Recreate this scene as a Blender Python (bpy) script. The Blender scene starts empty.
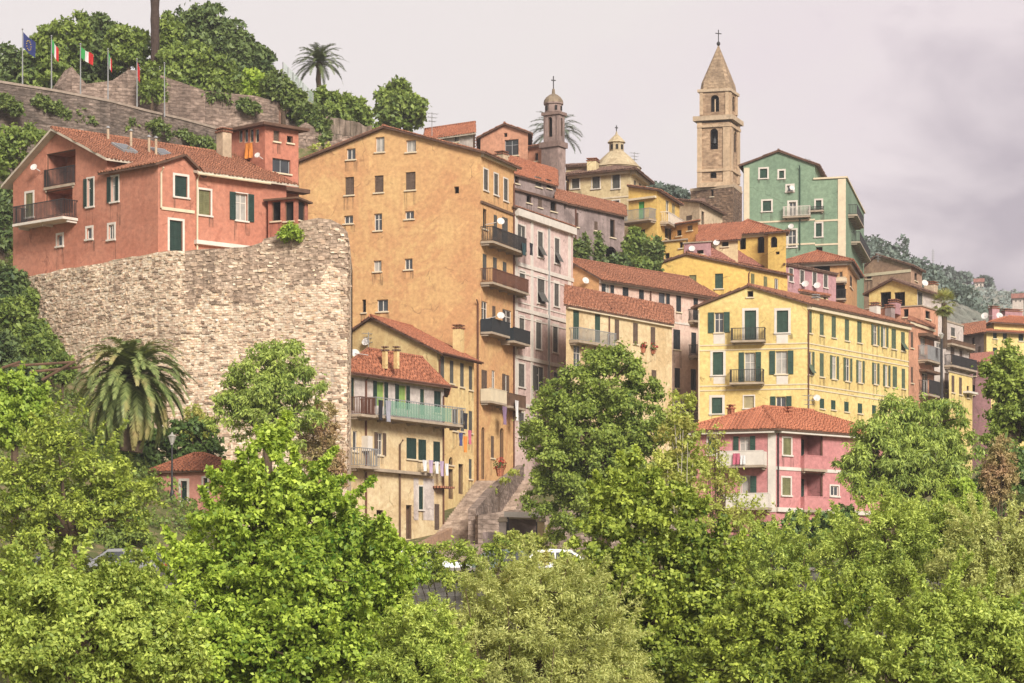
import bpy, math, random
import numpy as np
from mathutils import Vector
rnd = random.Random(7)
scene = bpy.context.scene

# ---------------------------------------------------------------- camera, sky, sun, exposure
F, HZ, CAMZ = 2500.0, 620.0, 8.0          # focal length in photo pixels, horizon row, camera height
cam_data = bpy.data.cameras.new('camera')
cam = bpy.data.objects.new('camera', cam_data)
scene.collection.objects.link(cam)
cam.location = (0, 0, CAMZ)
cam.rotation_euler = (math.radians(90), 0, 0)
cam_data.sensor_width = 36.0
cam_data.lens = F / 1024.0 * 36.0
cam_data.shift_y = (HZ - 341.5) / 1024.0
cam_data.clip_start = 1.0
cam_data.clip_end = 9000.0
scene.camera = cam

scene.view_settings.view_transform = 'Standard'
scene.view_settings.look = 'None'
scene.view_settings.gamma = 1.0
scene.view_settings.use_curve_mapping = False
scene.view_settings.exposure = 1.03
scene.render.engine = 'CYCLES'
scene.cycles.max_bounces = 6
scene.cycles.diffuse_bounces = 3
scene.cycles.glossy_bounces = 2
scene.cycles.transmission_bounces = 3
scene.cycles.transparent_max_bounces = 6
scene.cycles.volume_bounces = 0

SUN_TO = Vector((0.34, -0.82, 0.50)).normalized()      # towards the sun: high behind the viewer, a little to the right
world = bpy.data.worlds.new('World')
scene.world = world
world.use_nodes = True
nt = world.node_tree
nt.nodes.clear()
wo = nt.nodes.new('ShaderNodeOutputWorld')
sky = nt.nodes.new('ShaderNodeTexSky')
sky.sky_type = 'NISHITA'
sky.sun_disc = False
sky.sun_elevation = math.asin(SUN_TO.z)
sky.sun_rotation = math.atan2(SUN_TO.x, SUN_TO.y)
sky.air_density = 1.0
sky.dust_density = 2.0
bg1 = nt.nodes.new('ShaderNodeBackground')
bg1.inputs['Strength'].default_value = 0.05
nt.links.new(sky.outputs[0], bg1.inputs['Color'])
tc = nt.nodes.new('ShaderNodeTexCoord')
mp = nt.nodes.new('ShaderNodeMapping')
mp.inputs['Scale'].default_value = (7.0, 2.5, 15.0)
nt.links.new(tc.outputs['Generated'], mp.inputs['Vector'])
nz = nt.nodes.new('ShaderNodeTexNoise')
nz.inputs['Scale'].default_value = 1.3
nz.inputs['Detail'].default_value = 5.0
nz.inputs['Roughness'].default_value = 0.5
nz.inputs['Distortion'].default_value = 0.4
nt.links.new(mp.outputs[0], nz.inputs['Vector'])
sep = nt.nodes.new('ShaderNodeSeparateXYZ')
nt.links.new(tc.outputs['Generated'], sep.inputs[0])
def wmath(op, a, b, c=None):
    m = nt.nodes.new('ShaderNodeMath'); m.operation = op
    for i, v in enumerate((a, b, c)):
        if v is None: continue
        if isinstance(v, (int, float)): m.inputs[i].default_value = v
        else: nt.links.new(v, m.inputs[i])
    return m.outputs[0]
# a darker bank of cloud low over the valley on the right, thinner cloud overhead on the left
side = wmath('MULTIPLY_ADD', sep.outputs[0], 4.9, 0.16)
side = wmath('SUBTRACT', side, wmath('MULTIPLY', wmath('SUBTRACT', sep.outputs[2], 0.10), 3.5))
side = wmath('ADD', side, wmath('MULTIPLY', wmath('SUBTRACT', nz.outputs['Fac'], 0.5), 1.9))
cr = nt.nodes.new('ShaderNodeValToRGB')
cr.color_ramp.elements[0].position = 0.0
cr.color_ramp.elements[0].color = (0.492, 0.444, 0.424, 1)
cr.color_ramp.elements[1].position = 0.92
cr.color_ramp.elements[1].color = (0.276, 0.228, 0.252, 1)
e = cr.color_ramp.elements.new(0.45)
e.color = (0.478, 0.414, 0.420, 1)
nt.links.new(side, cr.inputs[0])
bg2 = nt.nodes.new('ShaderNodeBackground')
bg2.inputs['Strength'].default_value = 1.0
nt.links.new(cr.outputs[0], bg2.inputs['Color'])
addw = nt.nodes.new('ShaderNodeMixShader')          # overcast: cloud hides most of the clear sky
addw.inputs[0].default_value = 0.85
nt.links.new(bg1.outputs[0], addw.inputs[1])
nt.links.new(bg2.outputs[0], addw.inputs[2])
nt.links.new(addw.outputs[0], wo.inputs['Surface'])

sun_data = bpy.data.lights.new('sun', 'SUN')
sun_data.energy = 2.8
sun_data.angle = math.radians(18)
sun_data.color = (1.0, 0.95, 0.87)
sun = bpy.data.objects.new('sun', sun_data)
scene.collection.objects.link(sun)
sun.rotation_euler = SUN_TO.to_track_quat('Z', 'Y').to_euler()
sun.location = (0, 0, 120)

# ---------------------------------------------------------------- helpers
def P(px, py, Y):
    return Vector(((px - 512) / F * Y, Y, CAMZ + (HZ - py) / F * Y))
def XY(px, Y): return Vector(((px - 512) / F * Y, Y))
def ZZ(py, Y): return CAMZ + (HZ - py) / F * Y
def rec(YB, pyB, pyC): return YB * (HZ - pyB) / (HZ - pyC)      # depth of the far end of a horizontal line
UP = Vector((0, 0, 1))

def lin(c):
    c /= 255.0
    return c / 12.92 if c <= 0.04045 else ((c + 0.055) / 1.055) ** 2.4
ALB = 0.71
def S(r, g, b, k=None):
    k = ALB if k is None else k
    return (min(.82, lin(r) * k), min(.82, lin(g) * k), min(.82, lin(b) * k), 1)

class MB:
    """collects faces; uv in metres: u level along the face, v up the face"""
    def __init__(self):
        self.v, self.f, self.m = [], [], []
    def poly(self, pts, mi=0):
        i = len(self.v)
        self.v += [tuple(p) for p in pts]
        self.f.append(list(range(i, i + len(pts)))); self.m.append(mi)
    def box(self, o, a, b, c, mi=0):
        o, a, b, c = Vector(o), Vector(a), Vector(b), Vector(c)
        i = len(self.v)
        for k in range(8):
            self.v.append(tuple(o + a * (k & 1) + b * (k >> 1 & 1) + c * (k >> 2 & 1)))
        for q in ((0, 2, 3, 1), (4, 5, 7, 6), (0, 1, 5, 4), (2, 6, 7, 3), (0, 4, 6, 2), (1, 3, 7, 5)):
            self.f.append([i + j for j in q]); self.m.append(mi)
    def cbox(self, c, sx, sy, sz, mi=0, rz=0.0):
        cs, sn = math.cos(rz), math.sin(rz)
        a = Vector((cs, sn, 0)) * sx; b = Vector((-sn, cs, 0)) * sy; u = UP * sz
        self.box(Vector(c) - a / 2 - b / 2 - u / 2, a, b, u, mi)
    def tube(self, pts, radii, n=6, mi=0, cap=True):
        pts = [Vector(p) for p in pts]
        if isinstance(radii, (int, float)): radii = [radii] * len(pts)
        i0 = len(self.v)
        for k, p in enumerate(pts):
            d = (pts[min(k + 1, len(pts) - 1)] - pts[max(k - 1, 0)])
            d = d.normalized() if d.length > 1e-9 else UP
            s = d.orthogonal().normalized() if abs(d.z) > .9 else d.cross(UP).normalized()
            t = d.cross(s)
            for j in range(n):
                a = 2 * math.pi * j / n
                self.v.append(tuple(p + (s * math.cos(a) + t * math.sin(a)) * radii[k]))
        for k in range(len(pts) - 1):
            for j in range(n):
                a = i0 + k * n + j; b = i0 + k * n + (j + 1) % n
                self.f.append([a, b, b + n, a + n]); self.m.append(mi)
        if cap:
            self.f.append([i0 + j for j in range(n)][::-1]); self.m.append(mi)
            e0 = i0 + (len(pts) - 1) * n
            self.f.append([e0 + j for j in range(n)]); self.m.append(mi)
    def lathe(self, c, prof, n=12, mi=0, rot=0.0):
        """prof: list of (radius, z) from c"""
        c = Vector(c); i0 = len(self.v)
        for r, z in prof:
            for j in range(n):
                a = rot + 2 * math.pi * j / n
                self.v.append((c.x + r * math.cos(a), c.y + r * math.sin(a), c.z + z))
        for k in range(len(prof) - 1):
            for j in range(n):
                a = i0 + k * n + j; b = i0 + k * n + (j + 1) % n
                self.f.append([a, b, b + n, a + n]); self.m.append(mi)
        self.f.append([i0 + j for j in range(n)][::-1]); self.m.append(mi)
        e0 = i0 + (len(prof) - 1) * n
        self.f.append([e0 + j for j in range(n)]); self.m.append(mi)
    def slab(self, pts, th, mt=0, ms=1):
        """sloping polygon with thickness straight down: top mt, sides and underside ms"""
        lo = [Vector(p) - UP * th for p in pts]
        self.poly(pts, mt); self.poly(lo[::-1], ms)
        n = len(pts)
        for k in range(n):
            self.poly([pts[k], lo[k], lo[(k + 1) % n], pts[(k + 1) % n]], ms)
    def build(self, name, mats, parent=None, origin=(0, 0, 0), smooth=False):
        ox, oy, oz = origin
        me = bpy.data.meshes.new(name)
        me.from_pydata([(x - ox, y - oy, z - oz) for x, y, z in self.v], [], self.f)
        if not isinstance(mats, (list, tuple)): mats = [mats]
        for m in mats: me.materials.append(m)
        if len(mats) > 1: me.polygons.foreach_set('material_index', self.m)
        uv = me.uv_layers.new(name='UVMap')
        data = np.zeros(len(me.loops) * 2, dtype=np.float32)
        vs = self.v
        for p in me.polygons:
            n = p.normal
            t = UP.cross(n)
            t = t.normalized() if t.length > 1e-4 else Vector((1, 0, 0))
            b = n.cross(t)
            for li in p.loop_indices:
                w = vs[me.loops[li].vertex_index]
                data[2 * li] = w[0] * t.x + w[1] * t.y + w[2] * t.z
                data[2 * li + 1] = w[0] * b.x + w[1] * b.y + w[2] * b.z
        uv.data.foreach_set('uv', data)
        if smooth: me.polygons.foreach_set('use_smooth', [True] * len(me.polygons))
        o = bpy.data.objects.new(name, me)
        scene.collection.objects.link(o)
        if parent is not None: o.parent = parent
        else: o.location = origin
        return o

def tag(o, label=None, cat=None, group=None, kind=None):
    if label: o['label'] = label
    if cat: o['category'] = cat
    if group: o['group'] = group
    if kind: o['kind'] = kind
    return o
def empty(name, loc, label, cat, group=None):
    o = bpy.data.objects.new(name, None)
    o.empty_display_size = 0.3
    scene.collection.objects.link(o)
    o.location = loc
    return tag(o, label, cat, group)
def copy_tree(o, parent=None):
    c = o.copy(); scene.collection.objects.link(c)
    if parent is not None: c.parent = parent
    for ch in list(o.children): copy_tree(ch, c)
    return c

# ---------------------------------------------------------------- materials
def new_mat(name, rough=0.8):
    m = bpy.data.materials.new(name); m.use_nodes = True
    t = m.node_tree; t.nodes.clear()
    out = t.nodes.new('ShaderNodeOutputMaterial')
    b = t.nodes.new('ShaderNodeBsdfPrincipled')
    b.inputs['Roughness'].default_value = rough
    b.inputs['Specular IOR Level'].default_value = 0.25
    t.links.new(b.outputs[0], out.inputs['Surface'])
    return m, t, b
def node(t, typ, **kw):
    n = t.nodes.new(typ)
    for k, v in kw.items():
        if k in n.inputs: n.inputs[k].default_value = v
        else: setattr(n, k, v)
    return n
def noise(t, vec, scale, detail=4, rough=.55, dist=0.0):
    n = node(t, 'ShaderNodeTexNoise', Scale=scale, Detail=detail, Roughness=rough, Distortion=dist)
    if vec is not None: t.links.new(vec, n.inputs['Vector'])
    return n.outputs['Fac']
def mapping(t, vec, scale, loc=(0, 0, 0)):
    n = node(t, 'ShaderNodeMapping', Scale=scale, Location=loc)
    t.links.new(vec, n.inputs['Vector']); return n.outputs[0]
def ramp(t, fac, stops):
    n = t.nodes.new('ShaderNodeValToRGB')
    el = n.color_ramp.elements
    while len(el) < len(stops): el.new(.5)
    for e, (p, c) in zip(el, stops):
        e.position = p
        e.color = c if len(c) == 4 else (*c, 1)
    t.links.new(fac, n.inputs[0]); return n.outputs[0]
def mix(t, fac, a, b, mode='MIX'):
    n = t.nodes.new('ShaderNodeMix'); n.data_type = 'RGBA'; n.blend_type = mode
    for sock, v in ((n.inputs[0], fac), (n.inputs[6], a), (n.inputs[7], b)):
        if isinstance(v, (int, float)): sock.default_value = v
        elif isinstance(v, tuple): sock.default_value = v if len(v) == 4 else (*v, 1)
        else: t.links.new(v, sock)
    return n.outputs[2]
def mth(t, op, a, b=0.0):
    n = t.nodes.new('ShaderNodeMath'); n.operation = op
    for i, v in enumerate((a, b)):
        if isinstance(v, (int, float)): n.inputs[i].default_value = v
        else: t.links.new(v, n.inputs[i])
    return n.outputs[0]
def bump(t, b, h, strength, dist=.05):
    n = node(t, 'ShaderNodeBump', Strength=strength, Distance=dist)
    t.links.new(h, n.inputs['Height']); t.links.new(n.outputs[0], b.inputs['Normal'])
def uvn(t): return t.nodes.new('ShaderNodeTexCoord').outputs['UV']
def objn(t): return t.nodes.new('ShaderNodeTexCoord').outputs['Object']
def scl(c, k): return (min(1, c[0] * k), min(1, c[1] * k), min(1, c[2] * k), 1)

def plaster(name, col, worn=.5, tint=None, streak=.5):
    """painted render with blotches, rain streaks and patches where the paint has weathered"""
    m, t, b = new_mat(name, .9)
    uv = uvn(t)
    tint = tint or scl(col, .62)
    big = noise(t, mapping(t, uv, (.22, .3, 1)), 1.0, 5, .6, .6)
    st = noise(t, mapping(t, uv, (1.6, .10, 1)), 1.0, 5, .65)
    fine = noise(t, mapping(t, uv, (3, 3, 1)), 1.0, 6, .7)
    c = mix(t, ramp(t, big, [(.38, (0, 0, 0)), (.7, (1, 1, 1))]), col, mix(t, min(.85, .7 * worn + .15), col, tint))
    c = mix(t, mth(t, 'MULTIPLY', ramp(t, st, [(.5, (0, 0, 0)), (.72, (1, 1, 1))]), .62 * streak), c, tint)
    patch = noise(t, mapping(t, uv, (.55, .5, 1), (5, 3, 0)), 1.0, 3, .7, 1.2)
    c = mix(t, mth(t, 'MULTIPLY', ramp(t, patch, [(.62, (0, 0, 0)), (.66, (1, 1, 1))]), .5 * worn), c, scl(col, 1.28))
    p2 = noise(t, mapping(t, uv, (.13, .11, 1), (9, 2, 0)), 1.0, 6, .72, 1.5)
    c = mix(t, mth(t, 'MULTIPLY', ramp(t, p2, [(.53, (0, 0, 0)), (.56, (1, 1, 1))]), .6 * worn), c, tint)
    c = mix(t, .6, c, ramp(t, fine, [(.2, (.2, .2, .2)), (.8, (.8, .8, .8))]), 'OVERLAY')
    cw = node(t, 'ShaderNodeTexNoise', Scale=.9, Detail=4)
    t.links.new(uv, cw.inputs['Vector'])
    cv = node(t, 'ShaderNodeVectorMath', operation='MULTIPLY_ADD'); t.links.new(cw.outputs['Color'], cv.inputs[0]); cv.inputs[1].default_value = (1.6, 1.6, 0); t.links.new(uv, cv.inputs[2])
    ck = node(t, 'ShaderNodeTexVoronoi', Scale=.22, feature='DISTANCE_TO_EDGE'); t.links.new(cv.outputs[0], ck.inputs['Vector'])
    ckf = mth(t, 'MULTIPLY', ramp(t, ck.outputs['Distance'], [(.0, (1, 1, 1)), (.012, (0, 0, 0))]), ramp(t, patch, [(.48, (0, 0, 0)), (.6, (.7, .7, .7))]))
    c = mix(t, ckf, c, scl(tint, .45))
    t.links.new(c, b.inputs['Base Color'])
    bump(t, b, fine, .25, .03)
    return m

def stone(name, c1, c2, cm, w=.42, h=.2, rough_bump=.8, dark=(.05, .045, .04), holes=.5, wobble=.22):
    m, t, b = new_mat(name, .95)
    uv = uvn(t)
    wob = node(t, 'ShaderNodeTexNoise', Scale=1.4, Detail=3)
    t.links.new(uv, wob.inputs['Vector'])
    v = node(t, 'ShaderNodeVectorMath', operation='MULTIPLY_ADD')
    t.links.new(wob.outputs['Color'], v.inputs[0]); v.inputs[1].default_value = (wobble, wobble, 0)
    t.links.new(uv, v.inputs[2])
    br = node(t, 'ShaderNodeTexBrick', Scale=1.0)
    br.inputs['Mortar Size'].default_value = .022
    br.inputs['Mortar Smooth'].default_value = .6
    br.inputs['Brick Width'].default_value = w
    br.inputs['Row Height'].default_value = h
    br.inputs['Bias'].default_value = 0.0
    br.inputs['Color1'].default_value = c1
    br.inputs['Color2'].default_value = c2
    br.inputs['Mortar'].default_value = cm
    t.links.new(v.outputs[0], br.inputs['Vector'])
    vo = node(t, 'ShaderNodeTexVoronoi', Scale=1.0)
    t.links.new(mapping(t, v.outputs[0], (1 / w, 1 / h * .8, 1)), vo.inputs['Vector'])
    c = mix(t, .35, br.outputs['Color'], mix(t, vo.outputs['Color'], c2, c1))
    g1 = noise(t, mapping(t, v.outputs[0], (1.0 / w, 1.0 / h, 1)), 1.0, 2, .6)
    c = mix(t, .75, c, ramp(t, g1, [(.3, (.22, .2, .18)), (.7, (.8, .8, .8))]), 'OVERLAY')
    big = noise(t, mapping(t, uv, (.16, .2, 1)), 1.0, 5, .6, .8)
    c = mix(t, mth(t, 'MULTIPLY', ramp(t, big, [(.42, (0, 0, 0)), (.68, (1, 1, 1))]), .65), c, scl(c2, .5))
    st = noise(t, mapping(t, uv, (.9, .07, 1)), 1.0, 4, .6)
    c = mix(t, mth(t, 'MULTIPLY', ramp(t, st, [(.52, (0, 0, 0)), (.74, (1, 1, 1))]), .55), c, dark)
    h1 = noise(t, mapping(t, uv, (1.5, 2.3, 1), (3, 1, 0)), 1.0, 3, .75)
    c = mix(t, mth(t, 'MULTIPLY', ramp(t, h1, [(.62, (0, 0, 0)), (.70, (1, 1, 1))]), holes), c, dark)
    t.links.new(c, b.inputs['Base Color'])
    hh = mth(t, 'ADD', mth(t, 'MULTIPLY', br.outputs['Fac'], -.6), mth(t, 'ADD', vo.outputs['Distance'], h1))
    bump(t, b, hh, rough_bump, .12)
    return m

def tiles(name, c1, c2, moss=.4):
    """barrel tiles: rows up the slope, columns along the eave"""
    m, t, b = new_mat(name, .85)
    uv = uvn(t)
    wv = node(t, 'ShaderNodeTexWave', Scale=1.35, Distortion=.6, wave_type='BANDS', bands_direction='X')
    wv.inputs['Detail'].default_value = 1.0
    t.links.new(uv, wv.inputs['Vector'])
    br = node(t, 'ShaderNodeTexBrick', Scale=1.0)
    br.inputs['Brick Width'].default_value = .24
    br.inputs['Row Height'].default_value = .38
    br.inputs['Mortar Size'].default_value = .02
    br.offset = 0.0
    br.inputs['Color1'].default_value = c1
    br.inputs['Color2'].default_value = c2
    br.inputs['Mortar'].default_value = scl(c2, .45)
    t.links.new(uv, br.inputs['Vector'])
    vo = node(t, 'ShaderNodeTexVoronoi', Scale=1.0)
    t.links.new(mapping(t, uv, (3, 1.6, 1)), vo.inputs['Vector'])
    c = mix(t, .4, br.outputs['Color'], mix(t, vo.outputs['Color'], c2, scl(c1, 1.15)))
    n1 = noise(t, mapping(t, uv, (.5, .35, 1)), 1.0, 5, .65)
    c = mix(t, mth(t, 'MULTIPLY', ramp(t, n1, [(.45, (0, 0, 0)), (.7, (1, 1, 1))]), moss), c, scl(c2, .42))
    t.links.new(c, b.inputs['Base Color'])
    bump(t, b, mth(t, 'ADD', wv.outputs['Fac'], mth(t, 'MULTIPLY', br.outputs['Fac'], -.4)), .9, .08)
    return m

def plain(name, col, rough=.6, var=.25, scale=2.0, metal=0.0, spec=.3):
    m, t, b = new_mat(name, rough)
    b.inputs['Specular IOR Level'].default_value = spec
    b.inputs['Metallic'].default_value = metal
    n = noise(t, objn(t), scale, 5, .65)
    c = mix(t, ramp(t, n, [(.3, (0, 0, 0)), (.72, (1, 1, 1))]), scl(col, 1 - var), scl(col, 1 + var * .6))
    t.links.new(c, b.inputs['Base Color'])
    return m

def leafmat(name, c1, c2, trans=.35, dry=None, dry_amt=.0):
    """leaves: each leaf its own shade between two greens"""
    m = bpy.data.materials.new(name); m.use_nodes = True
    t = m.node_tree; t.nodes.clear()
    out = t.nodes.new('ShaderNodeOutputMaterial')
    g = t.nodes.new('ShaderNodeNewGeometry')
    n = noise(t, objn(t), .5, 4, .6)
    f = mth(t, 'ADD', mth(t, 'MULTIPLY', g.outputs['Random Per Island'], .55), mth(t, 'MULTIPLY', mth(t, 'SUBTRACT', n, .28), 1.0))
    c = mix(t, ramp(t, f, [(.1, (0, 0, 0)), (.9, (1, 1, 1))]), c1, c2)
    if dry is not None:
        n2 = noise(t, objn(t), .45, 3, .6)
        c = mix(t, ramp(t, n2, [(.55 - dry_amt * .4, (0, 0, 0)), (.75 - dry_amt * .4, (1, 1, 1))]), c, dry)
    b = node(t, 'ShaderNodeBsdfPrincipled', Roughness=.5)
    b.inputs['Specular IOR Level'].default_value = .3
    t.links.new(c, b.inputs['Base Color'])
    tr = t.nodes.new('ShaderNodeBsdfTranslucent')
    t.links.new(mix(t, .5, c, (c2[0], c2[1], c2[2] * .5, 1)), tr.inputs['Color'])
    mx = node(t, 'ShaderNodeMixShader', Fac=trans)
    t.links.new(b.outputs[0], mx.inputs[1]); t.links.new(tr.outputs[0], mx.inputs[2])
    t.links.new(mx.outputs[0], out.inputs['Surface'])
    return m

M = {}
M['white'] = plain('white_paint', S(238, 228, 215), .7, .15)
M['cream_trim'] = plain('cream_trim', S(240, 222, 190), .8, .15)
M['green_shutter'] = plain('green_shutter_paint', S(56, 84, 70, .75), .6, .35)
M['dark_green'] = plain('dark_green_paint', S(42, 66, 58, .75), .6, .3)
M['grey_shutter'] = plain('grey_shutter_paint', S(98, 96, 90, .75), .7, .3)
M['brown_shutter'] = plain('brown_shutter_paint', S(112, 92, 78, .75), .7, .3)
M['olive_shutter'] = plain('olive_shutter_paint', S(130, 128, 88, .75), .7, .3)
M['bright_green'] = plain('bright_green_paint', S(95, 185, 95), .6, .2)
M['lime_door'] = plain('lime_door_paint', S(160, 190, 105), .6, .2)
M['beige_blind'] = plain('beige_blind', S(190, 175, 135), .7, .2)
M['wood'] = plain('weathered_wood', S(120, 92, 72), .85, .35)
M['soffit'] = plain('brown_soffit_boards', S(112, 84, 68), .9, .35)
M['soffit_white'] = plain('painted_soffit', S(215, 200, 180), .9, .25)
M['iron'] = plain('dark_iron', S(62, 60, 60), .5, .3)
M['sage_shutter'] = plain('sage_shutter_paint', S(96, 110, 88, .75), .7, .3)
M['rust'] = plain('rusty_pipe', S(118, 78, 62), .6, .35)
M['grey_metal'] = plain('grey_metal', S(165, 165, 165), .4, .2)
M['dark_panel'] = plain('dark_balcony_panel', S(52, 58, 62), .5, .3)
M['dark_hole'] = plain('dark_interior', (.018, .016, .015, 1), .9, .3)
M['glass'] = plain('window_glass', (.045, .05, .055, 1), .12, .5, .7, 0, .8)
M['curtain'] = plain('curtained_glass', S(205, 200, 190, .6), .25, .4, 1.2, 0, .6)
M['chimney'] = plaster('chimney_render', S(215, 190, 160), .8)
M['slab'] = plain('balcony_concrete', S(190, 172, 150), .9, .25)
m_, t_, b_ = new_mat('green_balcony_glass', .15)
b_.inputs['Base Color'].default_value = S(150, 196, 168); b_.inputs['Alpha'].default_value = .5; b_.inputs['Specular IOR Level'].default_value = .6
M['green_glass'] = m_
def stain_mat():
    m, t, b = new_mat('rain_stain', .95)
    uv = uvn(t); n = noise(t, mapping(t, uv, (7, .5, 1)), 1.0, 4, .65)
    b.inputs['Base Color'].default_value = (.10, .075, .055, 1)
    f = ramp(t, n, [(.42, (0, 0, 0)), (.75, (.62, .62, .62))])
    t.links.new(f, b.inputs['Alpha']); return m
M['stain'] = stain_mat()
M['dish'] = plain('dish_enamel', S(235, 228, 222), .5, .1)
M['bark'] = plain('bark', S(112, 92, 74, .6), .95, .5, 3.0)
M['pale_bark'] = plain('pale_bark', S(205, 195, 175, .7), .9, .4, 3.0)
M['tile_red'] = tiles('red_barrel_tiles', S(218, 142, 106), S(170, 106, 80), .6)
M['tile_brown'] = tiles('brown_barrel_tiles', S(206, 138, 106), S(154, 104, 80), .6)
M['tile_orange'] = tiles('orange_barrel_tiles', S(222, 146, 110), S(200, 122, 90), .35)
M['tile_rose'] = tiles('rose_barrel_tiles', S(206, 142, 122), S(172, 112, 96), .5)
M['tile_grey'] = tiles('grey_brown_tiles', S(170, 135, 115), S(120, 92, 80), .5)
# ---------------------------------------------------------------- buildings
def clip_poly(poly, x0, y0, x1, y1):
    def cut(pts, ax, val, keep_less):
        out = []
        for i in range(len(pts)):
            p, q = pts[i], pts[(i + 1) % len(pts)]
            pi = p[ax] <= val + 1e-9 if keep_less else p[ax] >= val - 1e-9
            qi = q[ax] <= val + 1e-9 if keep_less else q[ax] >= val - 1e-9
            if pi: out.append(p)
            if pi != qi:
                t = (val - p[ax]) / (q[ax] - p[ax])
                out.append((p[0] + (q[0] - p[0]) * t, p[1] + (q[1] - p[1]) * t))
        return out
    for ax, val, less in ((0, x0, False), (0, x1, True), (1, y0, False), (1, y1, True)):
        if not poly: return poly
        poly = cut(poly, ax, val, less)
    return poly

class Face:
    def __init__(self, p, q):
        self.p, self.q = Vector(p), Vector(q)
        d = self.q - self.p
        self.len = d.length
        self.u = d / self.len
        self.n = Vector((self.u.y, -self.u.x))
        self.outline = None; self.holes = []
    def at(self, s, z, d=0.0):
        return Vector((self.p.x + self.u.x * s + self.n.x * d, self.p.y + self.u.y * s + self.n.y * d, z))
    def hit(self, px, py):
        k = (px - 512) / F
        # point p + u*s with x = k*y
        s = (k * self.p.y - self.p.x) / (self.u.x - k * self.u.y)
        y = self.p.y + self.u.y * s
        return s, CAMZ + (HZ - py) / F * y, y
    def box(self, mb, s0, s1, z0, z1, d0, d1, mi=0):
        o = self.at(s0, z0, d0)
        mb.box(o, self.at(s1, z0, d0) - o, self.at(s0, z0, d1) - o, UP * (z1 - z0), mi)
    def quad(self, mb, s0, s1, z0, z1, d, mi=0):
        mb.poly([self.at(s0, z0, d), self.at(s1, z0, d), self.at(s1, z1, d), self.at(s0, z1, d)], mi)

def shutter_leaf(mb, fc, s0, s1, z0, z1, d, th=.045, slat=True):
    w = s1 - s0; b = min(.07, w * .2)
    fc.box(mb, s0, s0 + b, z0, z1, d, d + th)
    fc.box(mb, s1 - b, s1, z0, z1, d, d + th)
    fc.box(mb, s0 + b, s1 - b, z0, z0 + .09, d, d + th)
    fc.box(mb, s0 + b, s1 - b, z1 - .09, z1, d, d + th)
    zm = (z0 + z1) / 2
    fc.box(mb, s0 + b, s1 - b, zm - .035, zm + .035, d, d + th)
    if slat:
        n = max(4, int((z1 - z0) / .11))
        for k in range(n):
            a = z0 + .05 + (z1 - z0 - .1) * k / n; c = a + (z1 - z0 - .1) / n * 1.15
            mb.poly([fc.at(s0 + b, a, d + th * .95), fc.at(s1 - b, a, d + th * .95), fc.at(s1 - b, c, d + .004), fc.at(s0 + b, c, d + .004)])
    else:
        fc.quad(mb, s0 + b, s1 - b, z0 + .08, z1 - .08, d + th * .5)

def barrels(mb, pts, step=.27, r=.085):
    """rows of half-round cover tiles laid up the slope"""
    n = Vector((0, 0, 0))
    for i in range(len(pts)):
        a, b = pts[i], pts[(i + 1) % len(pts)]
        n += Vector(((a.y - b.y) * (a.z + b.z), (a.z - b.z) * (a.x + b.x), (a.x - b.x) * (a.y + b.y)))
    n.normalize()
    if n.z < 0: n = -n
    if n.z > .995: return
    t = UP.cross(n).normalized(); b_ = n.cross(t)
    o = pts[0]
    q = [((p - o).dot(t), (p - o).dot(b_)) for p in pts]
    u = min(p[0] for p in q) + r; u1 = max(p[0] for p in q)
    while u < u1:
        vs = []
        for i in range(len(q)):
            (ua, va), (ub, vb) = q[i], q[(i + 1) % len(q)]
            if (ua - u) * (ub - u) < 0: vs.append(va + (vb - va) * (u - ua) / (ub - ua))
        if len(vs) >= 2:
            v0, v1 = min(vs), max(vs)
            if v1 - v0 > .3:
                v0 -= rnd.uniform(.02, .1); k = max(1, int((v1 - v0) / 1.1)); prof = []
                for j in range(k + 1):
                    v = v0 + (v1 - v0) * j / k
                    du, dh = rnd.uniform(-.02, .02), rnd.uniform(-.012, .012)
                    prof.append([o + t * (u + du + r * cx_) + b_ * v + n * (r * cz_ * .9 + dh) for cx_, cz_ in ((-1, -.05), (-.6, .75), (0, 1), (.6, .75), (1, -.05))])
                for A_, B_ in zip(prof, prof[1:]):
                    for j in range(4): mb.poly([A_[j], A_[j + 1], B_[j + 1], B_[j]], 0)
                mb.poly(prof[0], 0)
        u += step

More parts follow.
